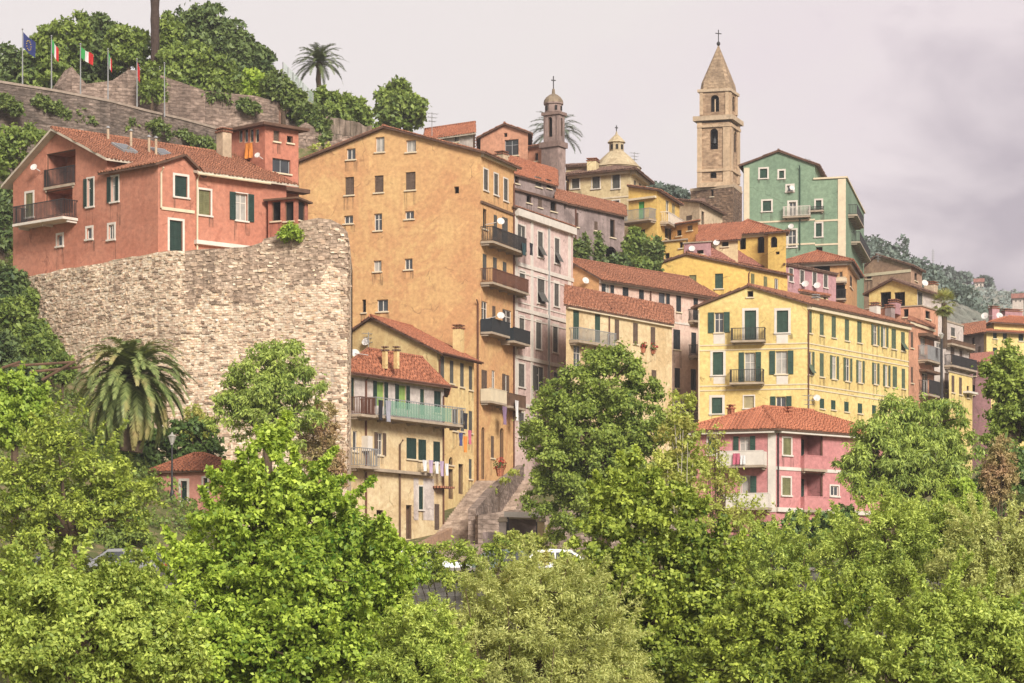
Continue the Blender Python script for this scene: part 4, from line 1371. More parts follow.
# ---------------------------------------------------------------- rose tenement and the grey houses above it
h = House('house', 'tall pale rose tenement with white window trims beside the orange house', ('perp', 9), (514.8, 191.2), (573, 201), 208, None, W_rose)
h.shed('R', 1.2, .6)
for px, py, w, hh_, fl in ((522.5, 239.5, 5, 27, 0), (540.3, 244.5, 5, 25, 1), (557, 251, 4.6, 25, 1), (522.2, 284, 5.6, 25, 1), (541, 290.5, 7, 26, 1), (556.5, 294.5, 4.6, 24, 0), (521.7, 330, 5, 27, 0), (538.5, 335, 5.2, 28, 0), (555.3, 339, 4.8, 27, 0), (521.5, 375.5, 6, 23, 0), (539.5, 379, 7, 24, 0), (556, 384, 5, 23, 0), (521.5, 425, 5, 24, 0), (539.5, 428, 5, 24, 0)):
    h.win('R', px, py, w, hh_, 'half' if (px, py) == (522.5, 239.5) or px == 539.5 and py < 400 else 'closed', 'grey_shutter', sur=.13, trim='white', flap=fl)
h.finish('tile_brown', 'soffit', cornice=(.55, .35), cmat='white')
for py in (263, 308, 356, 404): h.band('R', py, 514.9, .3, .1, 'white'); 
for py in (271, 301, 316): h.band('R', py, 514.9, .1, .05, 'white')
for px in (515, 530.5, 547.5, 568): h.strip('R', px, px + 2.6, 212 + (px - 514) * .36, 420, .045, 'white')
h.pipe('R', 548, 226, 400, 'grey_metal')

h = House('house', 'weathered grey house with slab eaves left under the small bell tower', ('perp', 5), (512, 206), (564, 213), 190, None, W_grey)
h.flat(.18, .45)
h.win('R', 529, 198, 5, 10, 'dark'); h.win('R', 553.5, 205, 6, 13, 'dark'); h.win('R', 540, 203, 4, 9, 'closed', 'brown_shutter')
h.finish('tile_grey', 'soffit')
k2 = House('', '', ('perp', 7), (511, 211), (556, 217), 173.5, None, W_grey, into=h)
k2.shed('R', 2.6, .5)
k2.win('R', 517, 179, 4, 9, 'dark'); k2.win('R', 538.5, 182, 6, 10, 'closed', 'grey_shutter'); k2.win('R', 549, 184, 5, 9, 'dark')
k2.finish('tile_red', 'soffit')
k2.chim(501.5, 155, 170, 213, .8)

h = House('house', 'blotchy mauve-grey house with an arched cellar and ivy below it', ('perp', 6), (557, 213), (624.5, 220.8), 201.5, None, W_grey)
h.shed('R', 1.9, .5)
h.win('R', 577, 220, 3, 14, 'dark'); h.win('R', 612.6, 228.5, 5, 18, 'dark'); h.win('R', 611.5, 254, 12, 15, 'dark', arch=True, door=True, deep=1.5); h.win('R', 596, 226, 3.5, 9, 'closed', 'brown_shutter')
h.finish('tile_brown', 'soffit')
h.pipe('R', 575, 206, 250, 'rust')

h = House('house', 'small white house with a red roof behind the orange gable', (427, 225), (473, 222), ('perp', 8), 133.5, None, W_white)
h.gable('R', rise=1.6, ov=.4)
h.win('L', 441, 138, 5, 6, 'plain'); h.win('L', 456, 138.5, 5, 7, 'plain'); h.finish('tile_red', 'soffit_white')
h = House('house', 'salmon house with a low gable and one big grey window', (480.5, 232), (528, 230), ('perp', 10), 133.5, None, W_peach)
h.gable('L', peak=(504.5, 125.2), ov=.4)
h.win('L', 511.5, 147.5, 14, 16, 'plain', frame='grey_metal'); h.win('L', 505.5, 135, 3.4, 4, 'dark', nosill=True); h.finish('tile_brown', 'soffit')
k = House('', '', (528.2, 231), (543, 230), ('perp', 6), 146, None, W_peach, into=h); k.shed('L', .8); k.win('L', 536.5, 157, 3, 8, 'dark'); k.finish('tile_brown', 'soffit')

# ---------------------------------------------------------------- small grey bell tower
def cross(hh, c, h_, w, mat='iron', r=.05):
    mb = MB(); c = Vector(c)
    mb.tube([c, c + UP * h_], r, 5); mb.cbox(c + UP * h_ * .68, w, r * 1.8, r * 1.8, 0, .35)
    hh.part(mb, 'cross', M[mat])
h = House('bell_tower', 'slim grey bell tower with a little dome in front of the palm', (541.3, 229.1), (557.8, 228), (565.6, 229.2), 146, None, T_grey, cat='bell tower')
h.flat(.5, .16, 0); h.finish('tile_grey', 'tower_dark'); st = h
u1 = House('', '', (543.6, 229), (558.2, 228.15), (564.6, 229.1), 114, ZZ(146.5, 228) + .5, T_grey, into=st)
u1.flat(.28, .16)
u1.win('L', 550, 127, 4.4, 20, 'dark', arch=True, nosill=True, deep=.6); u1.win('R', 561.3, 127, 3, 18, 'dark', arch=True, nosill=True, deep=.6)
u1.finish('tower_dark', 'tower_dark')
for f, a in (('L', 543.8), ('L', 555.8), ('R', 558.5)): u1.strip(f, a, a + 2, 115, 141, .05, T_grey)
c = (st.a + st.c) / 2; z0 = ZZ(112, 228.6)
mb = MB(); mb.lathe((c.x, c.y, z0), [(.82, 0), (.82, .75), (.95, .78), (.95, .9)], 8, 0, .3)
lan = st.part(mb, 'lantern', T_grey)
mb = MB(); mb.lathe((c.x, c.y, z0 + .9), [(.92, 0), (.86, .28), (.68, .55), (.4, .76), (.16, .86), (.12, 1.3), (.05, 1.35)], 12, 0)
st.part(mb, 'dome', plaster('dome_lead', S(158, 140, 118), .9))
mb = MB()
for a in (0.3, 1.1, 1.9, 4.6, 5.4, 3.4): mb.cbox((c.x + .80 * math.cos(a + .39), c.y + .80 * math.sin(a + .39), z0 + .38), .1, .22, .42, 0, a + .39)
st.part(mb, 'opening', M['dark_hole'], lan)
cross(st, (c.x, c.y, z0 + 2.2), 1.2, .42)

# ---------------------------------------------------------------- cream palace with the tiled dome
h = House('palace', 'cream palace with dark windows and a shallow yellow dome', (569, 238), (630.5, 235), (646, 241.7), 169, None, W_palazzo, cat='palace')
h.hip(1.2, .75)
for px in (575.5, 596, 616): h.win('L', px, 181.5, 7.6, 14, 'closed', 'grey_shutter', sur=.1)
for px in (575.5, 596, 616): h.win('L', px, 206, 6.6, 11, 'closed', 'grey_shutter', sur=.1)
h.win('R', 635, 187, 2, 13, 'closed', 'grey_shutter'); h.win('R', 640, 190, 2, 13, 'closed', 'grey_shutter')
h.finish('tile_grey', 'soffit', cornice=(.4, .4))
h.band('L', 196, None, .15, .06); h.band('R', 196, None, .15, .06)
pal = h
c = P(616.5, 166, 240.5); pal_dome = plaster('yellow_dome_tiles', S(214, 196, 160), .9, S(164, 142, 112), .9)
mb = MB(); mb.lathe((c.x, c.y, c.z - 1.5), [(2.35, 0), (2.35, 1.2), (2.45, 1.25), (2.3, 1.35), (1.75, 1.95), (1.15, 2.5), (.75, 2.85)], 16)
dm = pal.part(mb, 'dome', pal_dome)
mb = MB(); mb.lathe((c.x, c.y, c.z + 1.33), [(.74, 0), (.74, .85), (.92, .9), (.84, 1.0), (.46, 1.4), (.14, 1.7), (.05, 2.0)], 8, 0, .3)
ln_ = pal.part(mb, 'lantern', pal_dome, dm)
mb = MB()
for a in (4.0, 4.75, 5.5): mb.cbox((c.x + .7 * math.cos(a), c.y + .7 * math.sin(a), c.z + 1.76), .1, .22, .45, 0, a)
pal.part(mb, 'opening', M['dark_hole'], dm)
pal.chim(593, 162, 170, 237.5, 1.2, .9, W_palazzo)
cross(pal, (c.x, c.y, c.z + 3.2), .7, .3)
pal.antenna(634.5, 152, 168, 240)
k = House('', '', (566, 241), (588, 240.4), ('perp', 6), 166, None, W_palazzo, into=pal); k.shed('L', 1.2, .4); k.finish('tile_grey', 'soffit')

# ---------------------------------------------------------------- yellow houses and the cathedral nave below the tall tower
h = House('house', 'yellow house with a bright green balcony door under the cream palace', (628.5, 226), (657, 224), (679.5, 231.6), 191, None, W_deepyel)
h.shed('R', .7)
h.win('L', 641.3, 211.5, 6, 20, 'closed', 'bright_green', door=True); h.win('R', 667.5, 206, 3.4, 12, 'plain'); h.win('R', 673.5, 209, 3, 11, 'closed', 'beige_blind')
h.win('R', 667, 233, 4, 12, 'dark'); h.win('L', 641, 234, 8, 9, 'dark')
h.finish('tile_brown', 'soffit')
h.balcony('L', 627.5, 656.5, 225, 1.1, .9, 'bars', 'grey_metal'); h.balcony('R', 660, 678.5, 224, .8, .9, 'bars', 'white', gap=.2)
h.strip('L', 629, 656.5, 199.5, 201.5, .3, 'cream_trim', 'ledge')
h = House('house', 'small orange lean-to house between the yellow house and cathedral', (671, 227.5), (698, 225), ('perp', 5), 222, None, plaster('strong_orange_render', S(238, 178, 108), .5))
h.shed('L', .8); h.win('L', 679, 233, 5, 6, 'dark'); h.win('L', 690, 228, 5, 5, 'closed', 'brown_shutter'); h.finish('tile_brown', 'soffit')
h = House('house', 'low yellow house with whitewashed corner in the terraced garden', (650, 221), (686, 219), ('perp', 5), 240, None, W_deepyel)
h.flat(.12, .2); h.win('L', 667, 256, 5, 6, 'dark'); h.win('L', 681, 245, 3.4, 6, 'dark'); h.finish('slab', 'slab')
h = House('house', 'pale cream house with one narrow dark slit beside the cathedral', (662, 240), (699.5, 236), (722.5, 243), 203, None, plaster('pale_peach_render', S(240, 214, 180), .5))
h.shed('R', 1.0, .5); h.win('R', 703, 221, 3, 19, 'dark', deep=1); h.win('L', 689, 218, 6, 5, 'closed', 'brown_shutter'); h.finish('tile_grey', 'soffit')
h = House('cathedral_nave', 'brown-roofed cathedral nave left of the tall campanile', (664, 262), (703, 259), ('perp', 9), 205, None, T_rough, cat='church')
h.shed('L', 2.0, .3); h.win('L', 690, 214, 4, 8, 'dark', arch=True); h.finish('tile_grey', 'soffit')

# ---------------------------------------------------------------- campanile
h = House('campanile', 'tall pinkish stone cathedral campanile with a pointed spire', (690.5, 272), (733, 269.2), (742, 273.6), 187, None, T_rough, cat='bell tower')
h.flat(.3, .05); h.win('L', 712, 192, 3, 9, 'dark'); h.finish('chimney', 'chimney'); cp = h
s1 = House('', '', (697.2, 271), (730.2, 270), (739.3, 273.4), 121.5, cp.ze + .3, T_stone, into=cp)
s1.flat(.5, .38, .2); s1.zb -= .0
s1.win('L', 714, 139, 8, 21, 'dark', arch=True, nosill=True, deep=1.0); s1.win('R', 735.5, 142, 2.6, 21, 'dark', arch=True, nosill=True, deep=.8)
s1.win('L', 713.3, 175, 6.5, 6.6, 'dark', arch=True, nosill=True)
s1.finish('chimney', 'chimney')
trim_t = plaster('tower_trim_stone', S(220, 190, 156), .7)
for a, b in ((697.3, 702), (723, 730)): s1.strip('L', a, b, 123, 184, .12, trim_t)
for a, b in ((730.4, 732.2), (737.4, 739.2)): s1.strip('R', a, b, 123, 184, .12, trim_t)
for f in 'LR':
    s1.band(f, 169.5, None, .28, .2, trim_t); s1.band(f, 184, None, .5, .28, trim_t); s1.band(f, 125, None, .3, .2, trim_t)
s2 = House('', '', (699.6, 270.9), (729.2, 270.1), (737.2, 273.0), 91, s1.ze + .65, T_stone, into=cp)
s2.flat(.3, .2); s2.win('L', 714.8, 103.5, 8.6, 17, 'dark', arch=True, nosill=True, deep=.9); s2.win('R', 733.8, 104, 2.6, 15, 'dark', arch=True, nosill=True, deep=.8)
s2.finish('chimney', 'chimney')
mb = MB(); s, z, _ = s2.L.hit(714.8, 111.5); mb.tube([s2.L.at(s, z - .1, -.2), s2.L.at(s, z + 1.35, -.2)], .07, 6); cp.part(mb, 'column', trim_t)
for a, b in ((699.7, 703), (725.4, 729)): s2.strip('L', a, b, 92, 115, .1, trim_t)
s2.strip('R', 729.4, 731, 92, 115, .1, trim_t); s2.strip('R', 735.6, 737, 92, 115, .1, trim_t)
mb = MB(); s_, z_, _ = s1.L.hit(714, 140); bc = s1.L.at(s_, z_ - .3, -.5); mb.lathe(bc, [(.33, 0), (.27, .2), (.2, .5), (.08, .62), (.03, .8)], 10); cp.part(mb, 'bell', M['iron'])
ctr = (s2.a + s2.c) / 2
zt = s2.ze + .3; ap = ZZ(43.5, 271.5)
q = [s2.a, s2.b, s2.c, s2.d]; q = [ctr + (p - ctr) * 1.02 for p in q]
mb = MB()
oct_ = []
for i in range(4):
    p, n_ = q[i], q[(i + 1) % 4]
    oct_ += [p.lerp(n_, .12), p.lerp(n_, .88)]
R0 = [Vector((p.x, p.y, zt)) for p in oct_]; R1 = [Vector((ctr.x + (p.x - ctr.x) * .93, ctr.y + (p.y - ctr.y) * .93, zt + .8)) for p in oct_]
for i in range(8):
    j = (i + 1) % 8
    mb.poly([R0[i], R0[j], R1[j], R1[i]])
    tp = Vector((ctr.x, ctr.y, ap)); a_ = R1[i].lerp(tp, .97); b_ = R1[j].lerp(tp, .97)
    mb.poly([R1[i], R1[j], b_, a_]); mb.poly([a_, b_, tp])
cp.part(mb, 'spire', stone('spire_stone', S(196, 170, 140), S(168, 144, 118), S(160, 136, 112), .5, .3, .5, S(120, 100, 84), .2))
mb = MB(); mb.lathe((ctr.x, ctr.y, ap - .15), [(.1, 0), (.2, .18), (.2, .32), (.05, .5)], 8); cp.part(mb, 'finial', M['iron'])
cross(cp, (ctr.x, ctr.y, ap + .3), 1.3, .7)

# ---------------------------------------------------------------- mint green house
gA, gB, gC = (743.5, 243), (846, 240), (864, 261)
m815 = on_line(gA, gB, 815); vg = XY(*gC) - XY(*gB)
h = House('house', 'large mint green house with cream quoins right of the campanile', gA, m815, m815 + vg, 165, None, W_mint)
h.gable('L', peak=(778.7, 152), ov=.45, og=.25, eave_far=ZZ(165.5, 243)); mint = h
for px, py, w, hh_, kd in ((763.6, 173.5, 7.4, 9.4, 'closed'), (781.6, 174.5, 5, 7.6, 'closed'), (767, 206, 8.4, 10.4, 'closed'), (792.5, 210, 7, 16, 'plain'), (792, 238.5, 8, 17, 'plain'), (790, 188.5, 6, 6, 'plain')):
    h.win('L', px, py, w, hh_, kd, 'green_shutter', sur=.16)
h.finish('tile_grey', 'soffit')
h.strip('L', 744, 749.5, 168, 300, .06, 'cream_trim', 'quoin')
h.dish('L', 793, 188.5, .45, .4); h.dish('L', 792, 227, .45, .5)
h.balcony('L', 784, 811, 219, .6, .9, 'bars', 'white')
h.band('L', 219.6, None, .16, .05); h.band('L', 243.5, None, .16, .05); h.pipe('L', 800, 166, 250, 'green_shutter')
h.antenna(805.5, 158, 172, 243)
k = House('', '', m815 + (XY(*gB) - m815).normalized() * .003, XY(*gB), XY(*gC), 178, None, W_mint, into=mint)
k.flat(.16, .15)
for px, py, w, hh_ in ((817.5, 205.5, 8, 10.4), (818, 230, 7.6, 13.4)): k.win('L', px, py, w, hh_, 'closed', 'green_shutter', sur=.16)
k.win('L', 818, 249.5, 9, 5, 'dark')
k.finish('cream_trim', 'cream_trim')
k.strip('L', 838, 845.8, 179, 300, .06, 'cream_trim', 'quoin'); k.band('L', 219.6, None, .16, .05); k.band('L', 243.5, None, .16, .05)
k.balcony('R', 848, 855, 216, .9, .9, 'bars', 'iron'); k.balcony('R', 851, 862, 243, .9, .9, 'bars', 'iron')
k.balcony('L', 809, 824, 212.5, .3, .3, 'bars', 'iron')

# ---------------------------------------------------------------- cluster of roofs under the campanile
h = House('house', 'yellow house with dark arched openings under a red hipped roof', (720, 226), (776, 223.5), ('perp', 8), 232, None, W_deepyel)
h.hip(1.7, .5)
for px, py, w, hh_, ar in ((742.6, 243, 6.6, 13, False), (760.8, 244.5, 7, 17, True)): h.win('L', px, py, w, hh_, 'dark', arch=ar, nosill=True, deep=.8)
h.finish('tile_red', 'soffit', cornice=(.3, .2))
k = House('', '', (768, 222.4), (786, 221.6), ('perp', 6), 232.5, None, W_deepyel, into=h); k.shed('L', .6, .35); k.win('L', 773.7, 242, 7, 11, 'dark', arch=True, nosill=True, deep=.6); k.win('L', 777.5, 253, 4, 3, 'dark', nosill=True); k.finish('tile_red', 'soffit')
h = House('house', 'small cream house with a steep red lean-to roof and dish', (699, 222), (738, 220.4), ('perp', 7), 240, None, W_cream)
h.shed('L', 2.5, .3); h.win('L', 725, 244, 7, 5, 'dark'); h.win('L', 706, 246, 3, 4, 'dark'); h.finish('tile_red', 'soffit'); h.dish('L', 718, 243, .45, .4)
h = House('house', 'little mauve flat-roofed house with a dish behind the yellow gable', (684, 219), (711, 218), ('perp', 4), 242, None, W_mauve)
h.flat(.1, .12); h.win('L', 700, 252, 7, 4, 'dark'); h.win('L', 684.9, 249, 3, 6, 'dark'); h.finish('slab', 'slab'); h.dish('L', 693.5, 249, .45, .4)
h = House('house', 'rose-tiled long house just behind the deep yellow gable house', ('perp', 4.5), (711, 218), (787, 227), 258, None, W_mauve)
h.shed('R', 1.7, .2); h.finish('tile_rose', 'soffit')

h = House('house', 'deep yellow gable house with two green-shuttered windows above the pink terrace row', (636, 217), (745.5, 215), (787.5, 220.3), 267, None, W_deepyel)
h.gable('L', peak=(688, 255), ov=.4, og=.3, eave_far=ZZ(272, 217))
h.win('L', 692.7, 280.5, 7.4, 11, 'closed', 'olive_shutter'); h.win('L', 719, 281, 8.2, 15, 'closed', 'green_shutter')
for px, py, w in ((752.7, 279, 3.8), (765.5, 282, 3.8), (776.5, 284, 4)): h.win('R', px, py, w, 11, 'closed' if px < 770 else 'plain', 'olive_shutter')
h.finish('tile_brown', 'soffit'); h.pipe('R', 748, 270, 300)

h = House('house', 'flesh pink row house with dark shutters under a long brown roof', (540, 203), (599, 200), (718, 211.5), 278.5, None, W_pinkpale)
h.gable('L', peak=(567, 260), ov=.5, og=.25)
for px, py, w, hh_, kd in ((607.4, 291.5, 5, 18, 'open'), (625.6, 294.5, 6, 19, 'closed'), (641.5, 297, 5, 19, 'closed'), (662.3, 301, 7, 19, 'right'), (678.7, 303, 5, 18, 'closed'), (695.8, 309, 4.6, 25, 'closed'), (676.8, 339.5, 7, 20, 'closed'), (693.8, 343, 5, 21, 'closed'), (677.3, 378, 5.5, 20, 'closed'), (693.5, 379.5, 5.5, 21, 'closed')):
    h.win('R', px, py, w, hh_, kd, 'dark_panel', pane='curtain' if kd == 'open' else 'glass', lw=.4, door=px > 693)
h.finish('tile_brown', 'soffit', cornice=(.35, .25), cmat='white', wallL=W_tan)
h.band('R', 312, None, .16, .05, 'white'); h.pipe('R', 650, 287, 400)
h.balcony('R', 688, 700, 322.5, .7, .9, 'bars', 'iron'); h.balcony('R', 688.5, 700, 358, .7, .9, 'bars', 'iron')
h.dish('L', 589, 281, .45); h.dish('L', 584, 292, .4)
stonec = wall_prism('garden_wall', 'dark stone garden wall at the foot of the pink row house', [(660, 205, 394), (690, 206, 402), (702, 205, 412)], .5, None, C_low, None, .1, seed=3)

h = House('house', 'cream row house with green balcony doors in front of the pink one', ('perp', 3), (566, 189), (672, 201.5), 303.5, None, W_cream)
h.shed('R', 1.6, .5)
for px, py, w, hh_, kd, cl, dr in ((576.2, 325, 6, 29, 'closed', 'green_shutter', 1), (597.6, 328, 5.4, 28, 'closed', 'green_shutter', 1), (617, 330, 4.6, 21, 'closed', 'brown_shutter', 0), (635.5, 333.5, 5, 21, 'closed', 'brown_shutter', 0), (653, 337, 4.8, 20, 'closed', 'brown_shutter', 0),
                               (577, 357, 7, 24, 'plain', 'brown_shutter', 0), (594.5, 360, 5, 22, 'closed', 'grey_shutter', 0), (617, 372, 5, 20, 'closed', 'brown_shutter', 0), (636, 376, 5, 20, 'closed', 'brown_shutter', 0), (654, 380, 5, 20, 'closed', 'brown_shutter', 0)):
    h.win('R', px, py, w, hh_, kd, cl, door=bool(dr))
h.finish('tile_brown', 'soffit', cornice=(.35, .25), cmat='cream_trim')
h.balcony('R', 569, 607, 343, .9, .95, 'bars', 'grey_metal', gap=.16); h.pipe('R', 608.5, 308, 420)
cream_row = h

# ---------------------------------------------------------------- big yellow house
h = House('house', 'big yellow three-storey house with green shutters and two iron balconies', (698, 202), (807, 200), (908.5, 214.5), 304, None, W_yellow)
h.gable('L', peak=(750, 287), ov=.45, og=.3, eave_far=ZZ(307.5, 202)); yel = h
h.win('L', 750.3, 294, 6, 6, 'dark')
h.win('L', 719, 322.5, 9, 20, 'open', lw=.48, sur=.0)
h.win('L', 750.4, 326, 11.5, 31, 'closed', door=True, sur=.2)
h.win('L', 782.5, 321.5, 11.5, 22, 'closed', sur=.2)
h.win('L', 718, 363.5, 10.5, 23, 'closed', sur=.2)
h.win('L', 750, 367, 11, 29, 'open', lw=.42, door=True, pane='curtain')
h.win('L', 781.5, 362.5, 12, 23, 'open', lw=.45, pane='curtain')
h.win('L', 717, 405.5, 10.5, 16, 'closed', sur=.2); h.win('L', 749, 402, 10, 12, 'closed', 'beige_blind', sur=.1); h.win('L', 781, 402, 10, 11, 'open', lw=.42)
for px, py, w, hh_, kd in ((809.9, 322, 4, 22, 'closed'), (821.8, 324.7, 4.2, 21.5, 'closed'), (833.8, 327, 4.4, 21.5, 'closed'), (847, 330, 4.4, 21.5, 'closed'), (859.5, 332, 4.6, 21.5, 'closed'), (875, 335, 4.4, 20, 'open'), (884.2, 337, 3.6, 20, 'open'), (893.8, 339, 4.6, 20, 'closed'), (903, 341.5, 4, 19, 'closed'),
                           (809.9, 363, 4, 23, 'right'), (821.8, 365, 4.2, 23.5, 'closed'), (834, 367.5, 4.8, 23, 'open'), (847.4, 369.7, 4.8, 23, 'open'), (860, 371.7, 4.4, 22, 'open'), (875.3, 373.7, 3.4, 21, 'open'), (886.3, 375.7, 3.4, 21, 'open'), (894.9, 377, 4.6, 21, 'closed'), (903.4, 378.7, 3.6, 20, 'closed'),
                           (822, 403.6, 4.6, 10, 'closed'), (833.3, 405, 4.6, 9.5, 'closed'), (846.5, 406.7, 4.6, 10, 'closed'), (860, 408.4, 4.6, 10, 'closed'), (874, 409.7, 4, 9, 'closed'), (885, 411, 4, 9, 'closed')):
    h.win('R', px, py, w, hh_, kd, 'sage_shutter' if py < 400 else 'green_shutter', lw=.28, pane='curtain' if kd == 'open' and int(px) % 2 == 0 else 'glass', flap=(px == 809.9 and py > 350 or px == 903))
h.finish('tile_brown', 'soffit', cornice=(.4, .3), cmat='cream_trim')
for py in (343, 348, 384, 388.5): h.band('R', py, 807, .09, .05, 'cream_trim'); h.band('L', py, 807, .09, .05, 'cream_trim')
for px, a, b in ((713.5, 333, 344), (776.5, 333, 344), (776.5, 375, 384), (713.5, 375, 384)): h.strip('L', px, px + 11.5, a, b, .02, 'white', 'panel')
h.balcony('L', 732, 766, 343.5, .8, .95, 'bars', 'iron'); h.balcony('L', 731, 764.5, 385.5, .9, 1.0, 'bars', 'iron')
h.pipe('R', 807.6, 307, 420, 'rust'); h.pipe('L', 699, 310, 420, 'cream_trim')
h.chim(875, 306, 319, 215, .75, .7, 'white'); h.chim(816, 298, 305, 207, .4, cap='grey_metal'); h.chim(890, 308, 320, 219, .7, .6, W_grey)
h.dish('R', 811.5, 398, .45, .5)

# ---------------------------------------------------------------- pink villa
h = House('house', 'strawberry pink villa with a white corner and an orange hipped roof', (690, 167), (776, 165), (884, 172.2), 428, None, W_pink)
h.hip(1.65, .65); villa = h
h.win('L', 744.5, 446, 10.5, 19, 'open', lw=.36, pane='curtain', door=True); h.win('L', 745.5, 487, 9, 21, 'right', pane='curtain', door=True, lw=.42, sur=.06)
h.win('L', 712, 446, 8, 17, 'closed', 'green_shutter', sur=.1)
h.win('R', 787, 446.5, 8, 17, 'closed', 'olive_shutter', sur=.12); h.win('R', 786.3, 486.5, 8.4, 17.5, 'closed', 'olive_shutter', sur=.12)
h.win('R', 812, 451, 22, 38, 'dark', pane=W_pink, deep=1.4, door=True); h.win('R', 812, 491, 22, 36, 'dark', pane=W_pink, deep=1.4, door=True)
h.win('R', 834.5, 491, 8, 10, 'plain', sur=.1)
h.finish('tile_orange', 'soffit', cornice=(.3, .5), cmat='white'); inner_door(h, 'R', 812.5, 819, 438, 470, 1.4); inner_door(h, 'R', 812.5, 819, 478, 509, 1.4)
h.strip('L', 768, 775.9, 431, 512, .05, 'white'); h.pipe('R', 777.2, 430, 512, 'iron')
h.band('R', 468, None, .22, .06, 'white'); h.band('R', 509.5, None, .3, .2, 'white')
h.balcony('L', 720, 767, 469, 1.1, .9, 'panel', W_pink and 'white'); h.balcony('L', 728, 772, 511, 1.1, .9, 'panel', 'white')
for py in (471, 512): h.balcony('R', 800.5, 823.5, py, .35, .85, 'panel', 'villa_parapet')
for px, py in ((731, 409), (789, 411)): h.chim(px, py, py + 6, 168.5, .35, cap='tile_orange', mat='tile_orange')
h.antenna(809, 394, 408, 170)
# ---------------------------------------------------------------- front cream house with the long balcony
h = House('house', 'front cream house with a long green-glass balcony and laundry', ('perp', 5), (345, 157.7), (444, 167.2), 371.5, None, W_cream)
h.hip(1.9, .75); front = h
h.win('R', 351.5, 394, 5, 33, 'closed', 'dark_green', door=True)
for px, py in ((380, 394), (402, 397)): h.win('R', px, py, 7.4, 24 if px < 400 else 23, 'open', 'dark_green', door=True, pane='lime_door', lw=.36, frame='lime_door')
h.win('R', 422, 402, 4, 26, 'closed', 'green_shutter', door=True); h.win('R', 437.4, 402, 7, 22, 'closed', 'dark_green')
h.win('R', 355, 441, 4.4, 20, 'plain'); h.win('R', 379.7, 444, 5.4, 22, 'open', 'brown_shutter', lw=.3)
for px, py, w in ((411.5, 448.5, 10), (422.3, 450, 8), (436.8, 452, 7)): h.win('R', px, py, w, 21, 'closed', 'dark_green')
h.win('R', 420.8, 498, 4.4, 23, 'closed', 'dark_green', sur=.1); h.win('R', 409, 522, 6, 34, 'dark', door=True, pane='wood', deep=.35); h.win('R', 380, 521, 7, 22, 'dark', door=True, pane='wood', deep=.35)
h.win('R', 437, 517, 5, 26, 'closed', 'brown_shutter', door=True)
h.finish('tile_red', 'soffit')
fc = h.R
paint_patch(h, 'R', 346, 445, 376, 416, W_white); paint_patch(h, 'R', 413.5, 418.4, 478, 520, W_white); paint_patch(h, 'R', 423.2, 434, 478, 520, W_white)
b1, bi = h.balcony('R', 361, 451, 418, 1.2, 1.1, 'bars', 'grey_metal', gap=.3)
mb = MB(); n = 9
for k in range(6):
    a = bi[1] + .9 + k * (bi[2] - bi[1] - 2.6) / 6; fc.box(mb, a + .03, a + (bi[2] - bi[1] - 2.6) / 6 - .03, bi[3] + .1, bi[3] + 1.0, bi[4] + .035, bi[4] + .055)
h.part(mb, 'panel', M['green_glass'], b1)
b2, bi2 = h.balcony('R', 346, 360.5, 417, 1.2, 1.05, 'bars', 'rust')
b3, bi3 = h.balcony('R', 346, 366, 468.5, 1.1, 1.1, 'bars', 'grey_metal', gap=.2)
h.strip('R', 366.5, 428, 468, 471, .45, 'slab', 'ledge')
h.pipe('R', 365, 376, 540, 'rust', .07); h.pipe('R', 398.8, 440, 545, 'wood', .07); h.pipe('R', 442.5, 392, 530, 'rust', .06)
h.gutter('R', 'rust', .14, .85)
h.strip('R', 361.5, 366.2, 436, 451, .5, 'white', 'air_conditioner'); h.strip('R', 432.5, 446, 486, 488, .7, 'tile_brown', 'canopy')
for px in (385, 396.5): h.chim(px, 351, 361, 161.5, .27, .27, W_cream2, 'tile_grey')
h.dish('R', 368, 352, .45, -1.0)

h = House('house', 'buttery gabled house squeezed between the orange house and the front balcony house', (310, 183.2), (437, 177), (474, 183.3), 352, None, W_cream2)
h.gable('L', peak=(372, 318.5), ov=.55, og=.3)
for px, py, w, hh_, kd in ((442.3, 368, 4, 23, 'closed'), (451.7, 372, 3.8, 23, 'closed'), (462, 375, 3.8, 24, 'closed'), (470.6, 378, 3.4, 24, 'closed'), (455, 420, 4.4, 22, 'closed'), (462.4, 421, 3.6, 21, 'closed'), (470.5, 422, 3.6, 22, 'closed'), (470.3, 469, 3, 20, 'closed')):
    h.win('R', px, py, w, hh_, kd, 'grey_shutter')
h.win('R', 451, 484, 5, 30, 'dark', door=True, pane='wood', deep=.3); h.win('R', 461, 479, 5, 30, 'dark', door=True, pane='wood', deep=.3); h.win('R', 451, 461, 4.4, 8, 'dark', arch=True)
h.finish('tile_red', 'soffit')
h.pipe('R', 438.5, 356, 500); h.chim(458.5, 329, 350, 183.5, .75, .6, W_cream2); h.dish('L', 368, 342, .45, .3); h.antenna(368.5, 332, 349, 180)
h.gutter('R', 'rust', .12, .6)

# ---------------------------------------------------------------- pink hut by the palm
h = House('house', 'tiny pink hut with a red hipped roof half hidden by leaves', (154.5, 131), (243, 129.5), ('perp', 4.4), 470, None, W_hut)
h.hip(1.0, .3, .12)
h.win('L', 184, 491, 6, 20, 'closed', 'dark_green', sur=.13); h.win('L', 205.5, 487, 4, 18, 'closed', 'dark_green', sur=.1)
h.finish('tile_red', 'soffit')

